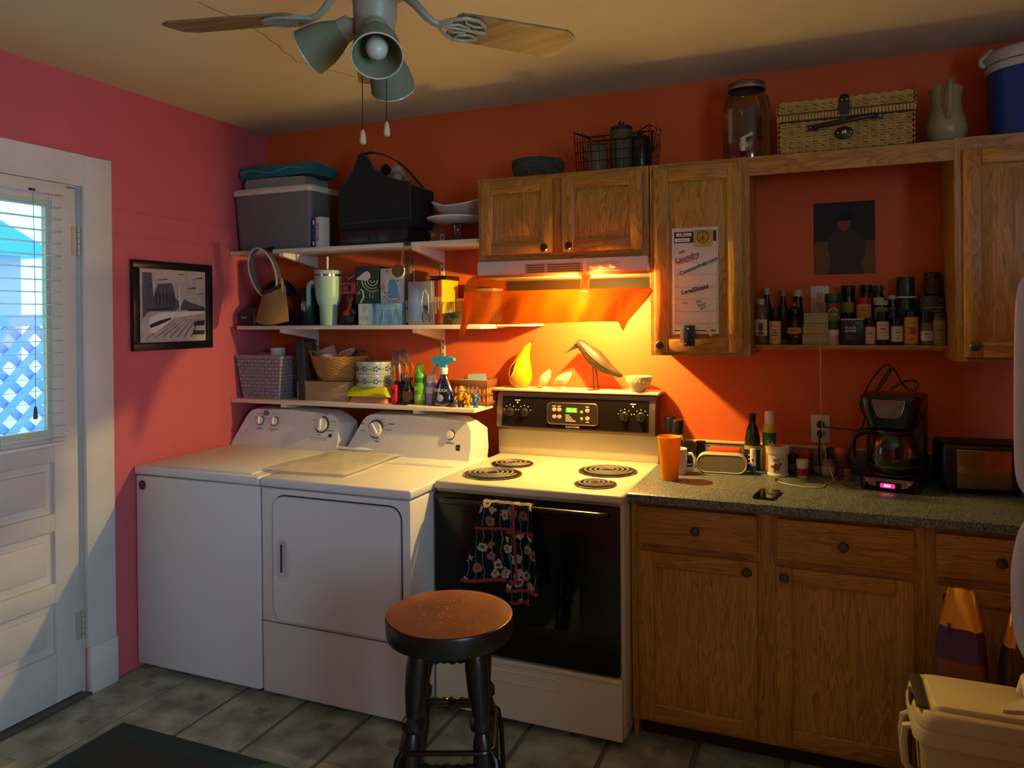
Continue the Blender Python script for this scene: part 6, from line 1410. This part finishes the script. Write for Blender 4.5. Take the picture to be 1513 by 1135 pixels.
# ================================================================ on top of the cabinets
ZT = 2.167
sm = thing('stone_mortar', 'rough dark stone mortar bowl on top of the hood cabinet', 'mortar', (1.675, -.185, ZT))
g = G(); g.lathe([(.095, 0), (.104, .006), (.116, .045), (.119, .080), (.114, .088), (.100, .086), (.06, .045), (.001, .035)], seg=40, caps=False)
for v in g.bm.verts: v.co *= 1+random.uniform(-.012, .012)
obj('bowl', g, mat('lava_stone', '#4a4c44', .95, var=.6, vscale=60, bump=1.0, bscale=90), sm)
wbk = thing('wire_basket', 'dark wire basket on the hood cabinet holding jars', 'basket', (2.046, -.20, ZT+.002), R(0))
WIRE = mat('wire_brown', '#2a1c12', .5, metal=.6)
bxh, byh, bhh = .152, .105, .165
g = G()
def wire(P, rr=.0019, c=False): g.tube(P, rr, 5, c)
for z, e in ((.0, 0), (.04, .002), (.08, .004), (.12, .006)):
    wire([(-bxh-e, -byh-e, z), (bxh+e, -byh-e, z), (bxh+e, byh+e, z), (-bxh-e, byh+e, z)], .0017, True)
n1, n2 = 9, 6
for k in range(n1+1):
    x = -bxh+2*bxh*k/n1
    top = .115 if 2 <= k <= 7 else .165
    wire([(x, -byh, 0), (x*1.05, -byh-.007, .12 if 2 <= k <= 7 else .165)]); wire([(x, byh, 0), (x*1.05, byh+.007, .195)])
    wire([(x, -byh, 0), (x, byh, 0)], .0015)
for k in range(1, n2):
    y = -byh+2*byh*k/n2
    for s in (-1, 1): wire([(s*bxh, y, 0), (s*(bxh+.007), y*1.05, .150+.03*(k/n2))])
o = obj('mesh', g, WIRE, wbk); o['kind'] = 'stuff'
g = G(); X, Y = bxh+.008, byh+.008
rim = [(-X, -Y, .165), (-X*.55, -Y, .13), (-X*.4, -Y, .12), (X*.4, -Y, .12), (X*.55, -Y, .13), (X, -Y, .165), (X, Y, .195), (-X, Y, .195)]
g.tube(rim, .0034, 7, True); obj('rim', g, WIRE, wbk)
g = G(); g.tube([(X+.002, -.05, .172), (X+.012, -.045, .150), (X+.012, .035, .155), (X+.002, .04, .185)], .003, 6); obj('handle', g, CHROME, wbk)
def canister(label, x, y, h, rr, m, ml, knobz, nm='canister', cat='canister'):
    t = thing(nm, label, cat, (x, y, ZT+.004))
    obj('body', G().lathe([(rr*.94, 0), (rr, .004), (rr, h*.78), (rr*.9, h*.84)], seg=22), m, t)
    obj('lid', G().lathe([(rr*.96, h*.83), (rr*.9, h*.90), (rr*.4, h*.93), (rr*.25, h*.95), (rr*.28, h), (.001, h)], seg=20), ml, t); return t
canister('small pale canister at the front left inside the wire basket', 1.962, -.235, .135, .042, mat('canister_pale', '#6a6046', .5, var=.2), mat('canister_lid', '#3c3a2e', .4), 0)
kt = canister('dark enamel coffee pot with knob lid inside the wire basket', 2.062, -.20, .215, .050, mat('pot_tan', '#4a4638', .5), mat('pot_dark', '#151815', .35), 0, 'coffee_pot', 'pot')
cnb = canister('black tall pot at the right inside the wire basket', 2.136, -.178, .165, .045, mat('pot_black', '#0d0d0e', .35), mat('pot_black_lid', '#141416', .35), 0, 'coffee_pot', 'pot')
g = G(); g.tube([(.035, -.02, .12), (.058, -.03, .115), (.064, -.03, .085), (.045, -.025, .05)], .005, 7); obj('handle', g, mat('pot_handle', '#262320', .4), cnb)
# drink dispenser
dp = thing('drink_dispenser', 'large glass drink dispenser jar with white spigot on tall cabinet', 'dispenser', (2.572, -.165, ZT))
obj('jar', G().lathe([(.080, 0), (.090, .006), (.094, .03), (.094, .22), (.086, .262), (.070, .290), (.068, .300)], seg=36, caps=True), JUGGL, dp)
obj('lid', G().lathe([(.071, .298), (.073, .300), (.073, .322), (.068, .327), (.001, .327)], seg=32), mat('jar_tin_lid', '#6a6658', .35, metal=.7), dp)
obj('lid_ring', G().lathe([(.0745, .298), (.0745, .308)], seg=32), mat('jar_tin_ring', '#9a968a', .3, metal=.8), dp)
obj('embossing', G().sheet(lambda p, q: (.0948*math.cos(R(225+90*p)), .0948*math.sin(R(225+90*p)), .075+.14*q), 12, 1, .0006), glassy('emboss_glass', '#a89f7c', .4, .25), dp)
IVP = mat('spigot_ivory', '#c9b98c', .4)
g = G(); g.lathe([(.017, 0), (.017, .008), (.010, .010), (.010, .03)], (-.004, -.094, .060), 16, 'y'); g.tube([(-.004, -.118, .085), (-.004, -.119, .045), (-.004, -.121, .028)], [.012, .012, .009], 12); sp = obj('spigot', g, IVP, dp)
g = G(); g.tube([(-.002, -.121, .084), (.016, -.126, .090), (.034, -.128, .097)], [.006, .006, .009], 8); obj('lever', g, IVP, sp)
g = G(); g.tube([(-.004, -.1205, .030), (-.004, -.122, .022)], .010, 12); obj('outlet', g, BLACK, sp)
# wicker hamper: woven front, lid, leather straps
hm = thing('wicker_hamper', 'tan wicker picnic hamper with dark leather straps on bridge shelf', 'hamper', (2.930, -.205, 2.166))
STR = mat('hamper_straw', '#c9a65a', .7, var=.3, vscale=30)
hx, hy, hb, ht = .226, .105, .118, .188
def woven_wall(g, P0, P1, z0, z1, nrm, nst, nw):
    P0, P1, nrm = Vector(P0), Vector(P1), Vector(nrm)
    for j in range(nw):
        z = z0+(z1-z0)*(j+.5)/nw; n = nst*2
        g.tube([P0.lerp(P1, k/n)+nrm*(.0042*(1 if (k//1+j) % 2 else -1) if k % 1 == 0 else 0)+Vector((0, 0, z+.0015*math.sin(k*1.7+j))) for k in range(n+1)], (z1-z0)/nw*.46, 5)
    for k in range(nst+1):
        q = P0.lerp(P1, k/nst); g.tube([q+Vector((0, 0, z0)), q+Vector((0, 0, z1))], .0034, 5)
g = G()
woven_wall(g, (-hx, -hy, 0), (hx, -hy, 0), .004, hb, (0, -1, 0), 16, 12); woven_wall(g, (-hx, hy, 0), (-hx, -hy, 0), .004, hb, (-1, 0, 0), 7, 12); woven_wall(g, (hx, -hy, 0), (hx, hy, 0), .004, hb, (1, 0, 0), 7, 12)
o = obj('woven_body', g, STR, hm); o['kind'] = 'stuff'
g = G(); g.box(-hx+.004, hx-.004, -hy+.004, hy-.004, .001, hb-.001); obj('lining', g, mat('hamper_lining', '#5a4422', .8), hm)
g = G()
woven_wall(g, (-hx-.004, -hy-.004, 0), (hx+.004, -hy-.004, 0), hb+.028, ht-.004, (0, -1, 0), 16, 5); woven_wall(g, (-hx-.004, hy+.004, 0), (-hx-.004, -hy-.004, 0), hb+.004, ht-.004, (-1, 0, 0), 7, 8); woven_wall(g, (hx+.004, -hy-.004, 0), (hx+.004, hy+.004, 0), hb+.004, ht-.004, (1, 0, 0), 7, 8)
for k in range(40):
    x = -hx+2*hx*(k+.5)/40; g.tube([(x, -hy-.006, hb+.003), (x, -hy-.008, hb+.028)], .0056, 5)
for j in range(11):
    y = -hy+2*hy*j/10; g.tube([(-hx+2*hx*k/24, y, ht+.003*(1 if (k+j) % 2 else -1)) for k in range(25)], .0075, 5)
ld = obj('woven_lid', g, STR, hm); ld['kind'] = 'stuff'
g = G(); g.box(-hx-.001, hx+.001, -hy-.001, hy+.001, hb+.003, ht-.002); obj('lid_lining', g, MATS['hamper_lining'], hm)
LTH = mat('dark_leather', '#1d120b', .45)
g = G()
for z in (hb+.002, hb+.0285): g.tube([(-hx, -hy-.011, z), (hx, -hy-.011, z)], .0028, 6)
obj('dark_cane', g, mat('cane_dark', '#4a3214', .6), hm)
g = G(); g.loft([[(x, y, z) for x, y in ((-.018, -hy-.014), (.018, -hy-.014), (.018, -hy-.009), (-.018, -hy-.009))] for z in (ht+.004, ht-.02, ht-.06, hb+.01)]); g.tube([(-.012, -hy-.014, ht+.005), (.0, -hy-.005, ht+.012), (.012, -hy-.014, ht+.005)], .006, 6); s1 = obj('lid_strap', g, LTH, hm)
g = G(); g.tube(smooth_path([(-.105, -hy-.014, .088), (-.085, -hy-.028, .090), (.0, -hy-.034, .098), (.085, -hy-.028, .110), (.105, -hy-.014, .112)]), .0095, 8); g.box(-.125, -.085, -hy-.017, -hy-.008, .078, .100, .003); g.box(.085, .130, -hy-.017, -hy-.008, .100, .122, .003); obj('carry_handle', g, LTH, hm)
g = G(); g.lathe([(.024, 0), (.022, .006), (.012, .009), (.001, .010)], (-.002, -hy-.010, .060), 18, 'y', sx=1.35); obj('clasp_pad', g, LTH, hm)
g = G(); g.lathe([(.009, 0), (.009, .010), (.004, .014), (.001, .014)], (0, -hy-.018, .060), 14, 'y')
for x, z in ((-.115, .089), (-.098, .089), (.097, .111), (.118, .111), (-.008, ht-.008), (.008, ht-.008), (-.022, .060), (.022, .060)): g.ball((x, -hy-.019, z), .0035, .003, .0035, 8, 5)
obj('studs', g, CHROME, hm)
# pitcher
pi_ = thing('ceramic_pitcher', 'pale green ceramic pitcher with handle towards the room', 'pitcher', (3.270, -.215, 2.166))
PG = mat('pitcher_glaze', '#9a9668', .35, var=.12, vscale=7)
obj('body', G().lathe([(.046, 0), (.050, .004), (.067, .04), (.070, .068), (.060, .105), (.050, .130), (.050, .165), (.056, .208), (.052, .206), (.045, .16), (.001, .15)], seg=32, caps=False), PG, pi_)
g = G(); g.tube(smooth_path([(.004, -.050, .206), (.004, -.062, .222), (.004, -.086, .205), (.003, -.092, .160), (.002, -.084, .115), (.0, -.068, .090)]), .0085, 8); obj('handle', g, PG, pi_)
g = G(); g.tube([(-.0, .050, .200), (0, .068, .212)], [.016, .008], 10); obj('spout', g, PG, pi_)
dc_ = thing('drink_cooler', 'round blue drink cooler with white lid at the upper right', 'cooler', (3.535, -.185, 2.172))
obj('body', G().lathe([(.118, 0), (.124, .005), (.131, .235), (.131, .24)], seg=40), mat('cooler_blue', '#123a86', .35), dc_)
obj('collar', G().lathe([(.134, .238), (.136, .242), (.136, .262), (.132, .266)], seg=40), mat('cooler_white', '#b9b6a6', .4), dc_)
g = G(); g.lathe([(.136, .268), (.140, .272), (.140, .300), (.130, .312), (.09, .320), (.001, .321)], seg=40); obj('lid', g, MATS['cooler_white'], dc_)
g = G(); g.tube([(-.138, -.01, .27), (-.150, -.012, .278), (-.150, -.012, .295), (-.120, -.04, .318)], .009, 7); obj('handle', g, MATS['cooler_white'], dc_)

# ================================================================ stool
st = thing('wooden_stool', 'round wooden bar stool with worn brown seat and black legs', 'stool', (1.888, -1.495, 0), R(22))
SEAT = mat('worn_seat', '#a85a30', .35, var=.45, vscale=6, col2='#5c3218', bump=.25, bscale=50)
BLKW = mat('black_turned_wood', '#14100d', .3)
obj('seat_rim', G().lathe([(.160, .676), (.172, .680), (.176, .690), (.178, .728), (.176, .735), (.172, .7365)], seg=48), BLKW, st)
obj('seat_top', G().lathe([(.172, .735), (.1735, .7375), (.150, .7385), (.06, .737), (.001, .7365)], seg=48), SEAT, st)
g = G()
random.seed(3)
for k in range(46):
    a = random.uniform(0, 2*PI); rr = .16*math.sqrt(random.random()); g.ball((rr*math.cos(a), rr*math.sin(a), .7378), random.uniform(.0009, .0032), random.uniform(.0009, .0026), .0007, 6, 4)
o = obj('paint_specks', g, mat('speck_pale', '#cbb9a0', .7), st); o['kind'] = 'stuff'
legp = [(0, .011), (.05, .013), (.10, .017), (.16, .023), (.205, .020), (.22, .016), (.23, .024), (.245, .024), (.255, .017), (.30, .021), (.38, .025), (.43, .022), (.455, .016), (.465, .025), (.485, .025), (.495, .017), (.56, .024), (.62, .026), (.66, .022), (.675, .020)]
for a in (45, 135, 225, 315):
    dx, dy = math.cos(R(a)), math.sin(R(a))
    top = Vector((.105*dx, .105*dy, .676)); bot = Vector((.185*dx, .185*dy, 0))
    g = G(); g.tube([bot.lerp(top, h/.675) for h, q in legp], [q*1.22 for h, q in legp], 14); obj('leg', g, BLKW, st)
def legat(a, z):
    t = z/.676; return Vector((math.cos(R(a)), math.sin(R(a)), 0))*(.185+(.105-.185)*t)+Vector((0, 0, z))
for (a, b), z in (((45, 135), .44), ((135, 225), .48), ((225, 315), .36), ((315, 45), .48), ((45, 135), .57), ((135, 225), .60), ((315, 45), .60)):
    A, B = legat(a, z), legat(b, z)
    pr_ = [(0, .009), (.12, .011), (.22, .016), (.30, .010), (.36, .014), (.42, .010), (.5, .017), (.58, .010), (.64, .014), (.70, .010), (.78, .016), (.88, .011), (1, .009)]
    g = G(); g.tube([A.lerp(B, t) for t, q in pr_], [q for t, q in pr_], 10); obj('stretcher', g, BLKW, st)
g = G(); rr = .182
g.tube([(p[0], p[1], .415) for p in rrect(-.122, .122, -.122, .122, .03, 6)], .0075, 8, True)
for a in (45, 135, 225, 315):
    c, s_ = math.cos(R(a)), math.sin(R(a))
    g.tube([(.160*c, .160*s_, .418), (.182*c, .182*s_, .40), (.196*c, .196*s_, .33), (.212*c, .212*s_, .004)], .0075, 8)
obj('foot_ring', g, mat('ring_metal', '#2a2724', .28, metal=.8), st)

# ================================================================ ceiling fan
fn = thing('ceiling_fan', 'white ceiling fan with five blades and three frosted light shades', 'ceiling fan', (1.825, -1.745, 0))
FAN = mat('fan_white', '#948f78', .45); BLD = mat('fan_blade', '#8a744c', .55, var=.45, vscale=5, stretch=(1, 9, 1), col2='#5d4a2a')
obj('canopy', G().lathe([(.06, H-.05), (.068, H-.03), (.070, H-.001)], seg=28), FAN, fn)
obj('downrod', G().cyl(.012, 2.495, H-.03, seg=14), FAN, fn)
obj('motor_housing', G().lathe([(.050, 2.366), (.085, 2.372), (.108, 2.388), (.120, 2.412), (.120, 2.450), (.105, 2.476), (.070, 2.492), (.02, 2.500)], seg=40), FAN, fn)
obj('light_fitter', G().lathe([(.018, 2.232), (.036, 2.238), (.048, 2.252), (.050, 2.300), (.054, 2.306), (.056, 2.368)], seg=30), FAN, fn)
obj('finial', G().lathe([(.002, 2.206), (.010, 2.212), (.012, 2.220), (.018, 2.229)], seg=16), FAN, fn)
for k in range(5):
    a = 49+72*k
    b = bpy.data.objects.new('blade', None)
    g = G()
    prof = [(.205, .046), (.215, .060), (.30, .064), (.48, .069), (.522, .070), (.545, .054), (.553, .046)]
    top = [(x, y) for x, y in prof]; pl_ = top+[(x, -y) for x, y in reversed(top)]
    Mx = Matrix.Rotation(R(a), 4, 'Z') @ Matrix.Translation((0, 0, 2.322)) @ Matrix.Rotation(R(-11), 4, 'X')
    g.M = Mx; g.prism(pl_, -.003, .003, 'xy')
    bo_ = obj('blade', g, BLD, fn, 30)
    g = G(); g.M = Mx
    g.tube([(.080, 0, .062), (.105, 0, .046), (.135, 0, .014), (.155, 0, .0), (.180, 0, -.004)], [.013, .012, .010, .009, .009], 8)
    for s in (-1, 1):
        g.tube([(.165, 0, -.004), (.19, s*.030, -.005), (.225, s*.052, -.006), (.262, s*.050, -.006), (.290, s*.030, -.006)], .0055, 6)
        g.tube([(.18, 0, -.005), (.215, s*.018, -.006), (.25, s*.012, -.006)], .004, 6)
        g.tube([(.225, s*.052, -.006), (.235, s*.028, -.006), (.262, s*.02, -.006), (.290, s*.030, -.006)], .004, 6)
    g.tube([(.18, 0, -.005), (.25, 0, -.006), (.30, 0, -.006)], .005, 6)
    obj('blade_iron', g, FAN, bo_)
FROST = translucent('frosted_glass', '#8c8e72', .30)
for a, zz, tl in ((190, 2.300, 116), (304, 2.275, 140), (106, 2.275, 130)):
    Ma = Matrix.Rotation(R(a), 4, 'Z') @ Matrix.Translation((.050, 0, zz)) @ Matrix.Rotation(R(tl), 4, 'Y') @ Matrix.Scale(.86, 4)
    g = G(); g.M = Ma; g.lathe([(.014, 0), (.020, .01), (.034, .02), (.036, .048), (.030, .052)], seg=22); hold = obj('shade_holder', g, FAN, fn)
    g = G(); g.M = Ma; g.lathe([(.031, .040), (.036, .052), (.052, .085), (.063, .120), (.068, .158), (.069, .172), (.066, .172), (.060, .120), (.048, .085), (.030, .050)], seg=32, caps=False); obj('shade', g, FROST, fn)
    g = G(); g.M = Ma; g.tube([(.0685*math.cos(2*PI*k/32), .0685*math.sin(2*PI*k/32), .172) for k in range(32)], .0022, 6, True); obj('shade_rim', g, mat('rim_glass', '#b9bba8', .15), fn)
    g = G(); g.M = Ma; g.lathe([(.014, .05), (.015, .075), (.026, .105), (.031, .130), (.026, .152), (.012, .163), (.001, .165)], seg=24); obj('bulb', g, mat('bulb_white', '#c2bca8', .35), fn)
for x, y, z0, z1 in ((-.073, .050, 2.255, 2.045), (-.008, .062, 2.255, 2.062)):
    g = G(); g.tube([(x*.6, y*.7, z0), (x*.95, y*.95, z0-.012), (x, y, z0-.03), (x, y, z1)], .0014, 6); c_ = obj('pull_chain', g, mat('chain_brown', '#3c3022', .4, metal=.6), fn)
    g = G(); g.lathe([(.002, z1+.002), (.006, z1-.006), (.009, z1-.024), (.0085, z1-.032), (.004, z1-.036), (.001, z1-.036)], (x, y, 0), 14); obj('chain_pull', g, mat('pull_cream', '#c9ab86', .35), c_)

# ================================================================ foreground right: bin, bags, refrigerator; mat on the floor
bn = thing('trash_bin', 'cream plastic bin with hinged lid and side latches by fridge', 'bin', (3.235, -.985, 0))
BINC = mat('bin_cream', '#b9a67c', .5, var=.12, vscale=5)
def bring(hx, hy, z, rd=.05): return [(p[0], p[1], z) for p in rrect(-hx, hx, -hy, hy, rd)]
g = G(); g.loft([bring(.120, .095, 0), bring(.125, .100, .01), bring(.148, .122, .395), bring(.150, .124, .400)]); obj('body', g, BINC, bn)
g = G(); g.loft([bring(.160, .134, .392), bring(.166, .140, .398), bring(.166, .140, .425), bring(.160, .134, .436)]); obj('rim', g, BINC, bn)
g = G(); g.loft([bring(.162, .136, .436), bring(.160, .134, .452), bring(.150, .126, .470), bring(.146, .122, .473)]); lid_ = obj('lid', g, BINC, bn)
g = G(); g.loft([bring(.118, .100, .473, .02), bring(.116, .098, .481, .02), bring(.113, .095, .484, .02)]); obj('hatch', g, mat('bin_hatch', '#c4b084', .5), lid_)
g = G(); g.box(-.158, -.128, -.10, .10, .473, .479, .002); g.box(-.166, -.158, -.02, .02, .44, .475, .003); obj('hinge_strip', g, mat('bin_dark', '#3d3222', .5), lid_)
g = G(); g.loft([[(x, y, z) for x, y in ((.045, -.075), (.135, -.052), (.150, .0), (.120, .03), (.100, .0), (.045, -.060))] for z in (.484, .492)]); g.tube([(.125, -.03, .49), (.125, -.01, .525), (.118, .02, .535), (.105, .025, .50)], [.020, .024, .018, .012], 12); obj('scoop', g, mat('scoop_white', '#c9bfa8', .4), lid_)
for z in (.34,):
    for s in (-1, 1):
        g = G(); g.tube([(s*.150, -.04, z+.06), (s*.178, -.03, z+.05), (s*.182, -.025, z+.01), (s*.178, -.025, z-.05), (s*.165, -.03, z-.065)], .010, 7); g.tube([(s*.150, .04, z+.06), (s*.178, .03, z+.05), (s*.182, .025, z+.01), (s*.178, .025, z-.05), (s*.165, .03, z-.065)], .010, 7); lt = obj('latch', g, BINC, bn)
        obj('latch_pad', G().box(min(s*.160, s*.180), max(s*.160, s*.180), -.022, .022, z-.055, z+.035, .004), mat('latch_black', '#14120f', .4), lt)
bn.scale = (1, 1, 1.06)
def food_bag(label, x, y, rz, h, c_top, c_mid, c_low):
    t = thing('pet_food_bag', label, 'bag', (x, y, 0), rz)
    R_ = [(.0, .058, .048), (.02, .066, .055), (h*.6, .070, .052), (h*.72, .066, .044)]
    def rg(z, a, b): return [(a*math.copysign(abs(math.cos(q))**.45, math.cos(q)), b*math.copysign(abs(math.sin(q))**.6, math.sin(q))+.004*math.sin(7*q+z*30), z) for q in [2*PI*k/28 for k in range(28)]]
    g = G(); g.loft([rg(*q) for q in R_]); obj('bag_body', g, c_low, t)
    g = G(); g.loft([rg(h*.715, .067, .045), rg(h*.80, .062, .036), rg(h*.845, .056, .028)]); obj('printed_band', g, c_mid, t)
    g = G(); g.loft([rg(h*.842, .0565, .0285), rg(h*.92, .046, .016), rg(h*.985, .038, .006), rg(h, .034, .003)]); obj('folded_top', g, c_top, t)
    g = G(); g.loft([[(s_*.06*1.0, -.056, .05), (s_*.052, -.057, .05), (.020*s_, -.036, h*.86), (.028*s_, -.034, h*.86)] for s_ in (-1,)] + [[(-.06, -.052, .05), (-.052, -.053, .05), (-.020, -.032, h*.86), (-.028, -.030, h*.86)]]); obj('printed_stripe', g, c_mid, t, 0)
    return t
AMB = mat('bag_amber', '#f0a01a', .45); PUR = mat('bag_purple', '#4a2a52', .45)
food_bag('orange topped pet food bag with purple band behind the bin', 3.232, -.745, R(-20), .725, AMB, PUR, mat('bag_rust', '#8a4a1c', .45, var=.45, vscale=12))
food_bag('brown pet food bag with orange top beside the fridge', 3.395, -.755, R(15), .690, AMB, mat('bag_umber', '#4a3018', .5), mat('bag_brown_print', '#5c3d1c', .45, var=.5, vscale=14))
rf = thing('refrigerator', 'white refrigerator whose door edge shows at the right border', 'refrigerator', (3.205, -2.38, 0))
FRW = mat('fridge_white', '#c9c6cc', .35, bump=.05, bscale=300)
obj('cabinet', G().box(.075, .74, 0, .72, .03, 1.745, .008), FRW, rf)
obj('freezer_door', G().box(0, .068, 0, .722, 1.205, 1.760, .020, 4), FRW, rf)
obj('fridge_door', G().box(0, .068, 0, .722, .06, 1.190, .020, 4), FRW, rf)
obj('toe_grille', G().box(.05, .09, .01, .71, .0, .055, .003), DARK, rf)
HANDW = mat('fridge_handle', '#cfccd0', .3)
g = G(); g.tube(smooth_path([(.004, .655, 1.62), (-.010, .66, 1.58), (-.014, .66, 1.40), (-.012, .66, 1.26), (.004, .655, 1.225)]), .013, 10); obj('freezer_handle', g, HANDW, rf)
g = G(); g.tube(smooth_path([(.004, .655, 1.175), (-.010, .66, 1.14), (-.020, .66, 1.06), (-.014, .66, .96), (.004, .655, .92)]), .014, 10); obj('door_handle', g, HANDW, rf)
tag(obj('fridge_magnet', G().lathe([(.012, 0), (.010, .006), (.006, .010), (.010, .016), (.001, .018)], (0, 0, 0), 14, 'x'), mat('magnet_black', '#10140f', .4), loc=(3.187, -1.69, .925)), 'small black magnet knob on the refrigerator door edge', 'magnet')
mt_ = thing('floor_mat', 'dark green grey floor mat in front of the door', 'mat', (.95, -2.05, 0))
MATF = mat('mat_pile', '#3b3f38', .95, var=.35, vscale=60, bump=.8, bscale=120)
g = G(); g.box(-.53, .53, -.71, .71, .001, .012, .003); obj('pile', g, MATF, mt_)
g = G()
for a_ in ((-.6, .6, .71, .79), (-.6, .6, -.79, -.71), (-.6, -.53, -.71, .71), (.53, .6, -.71, .71)): g.box(a_[0], a_[1], a_[2], a_[3], .0005, .010, .002)
obj('border', g, mat('mat_border', '#263a34', .8), mt_)
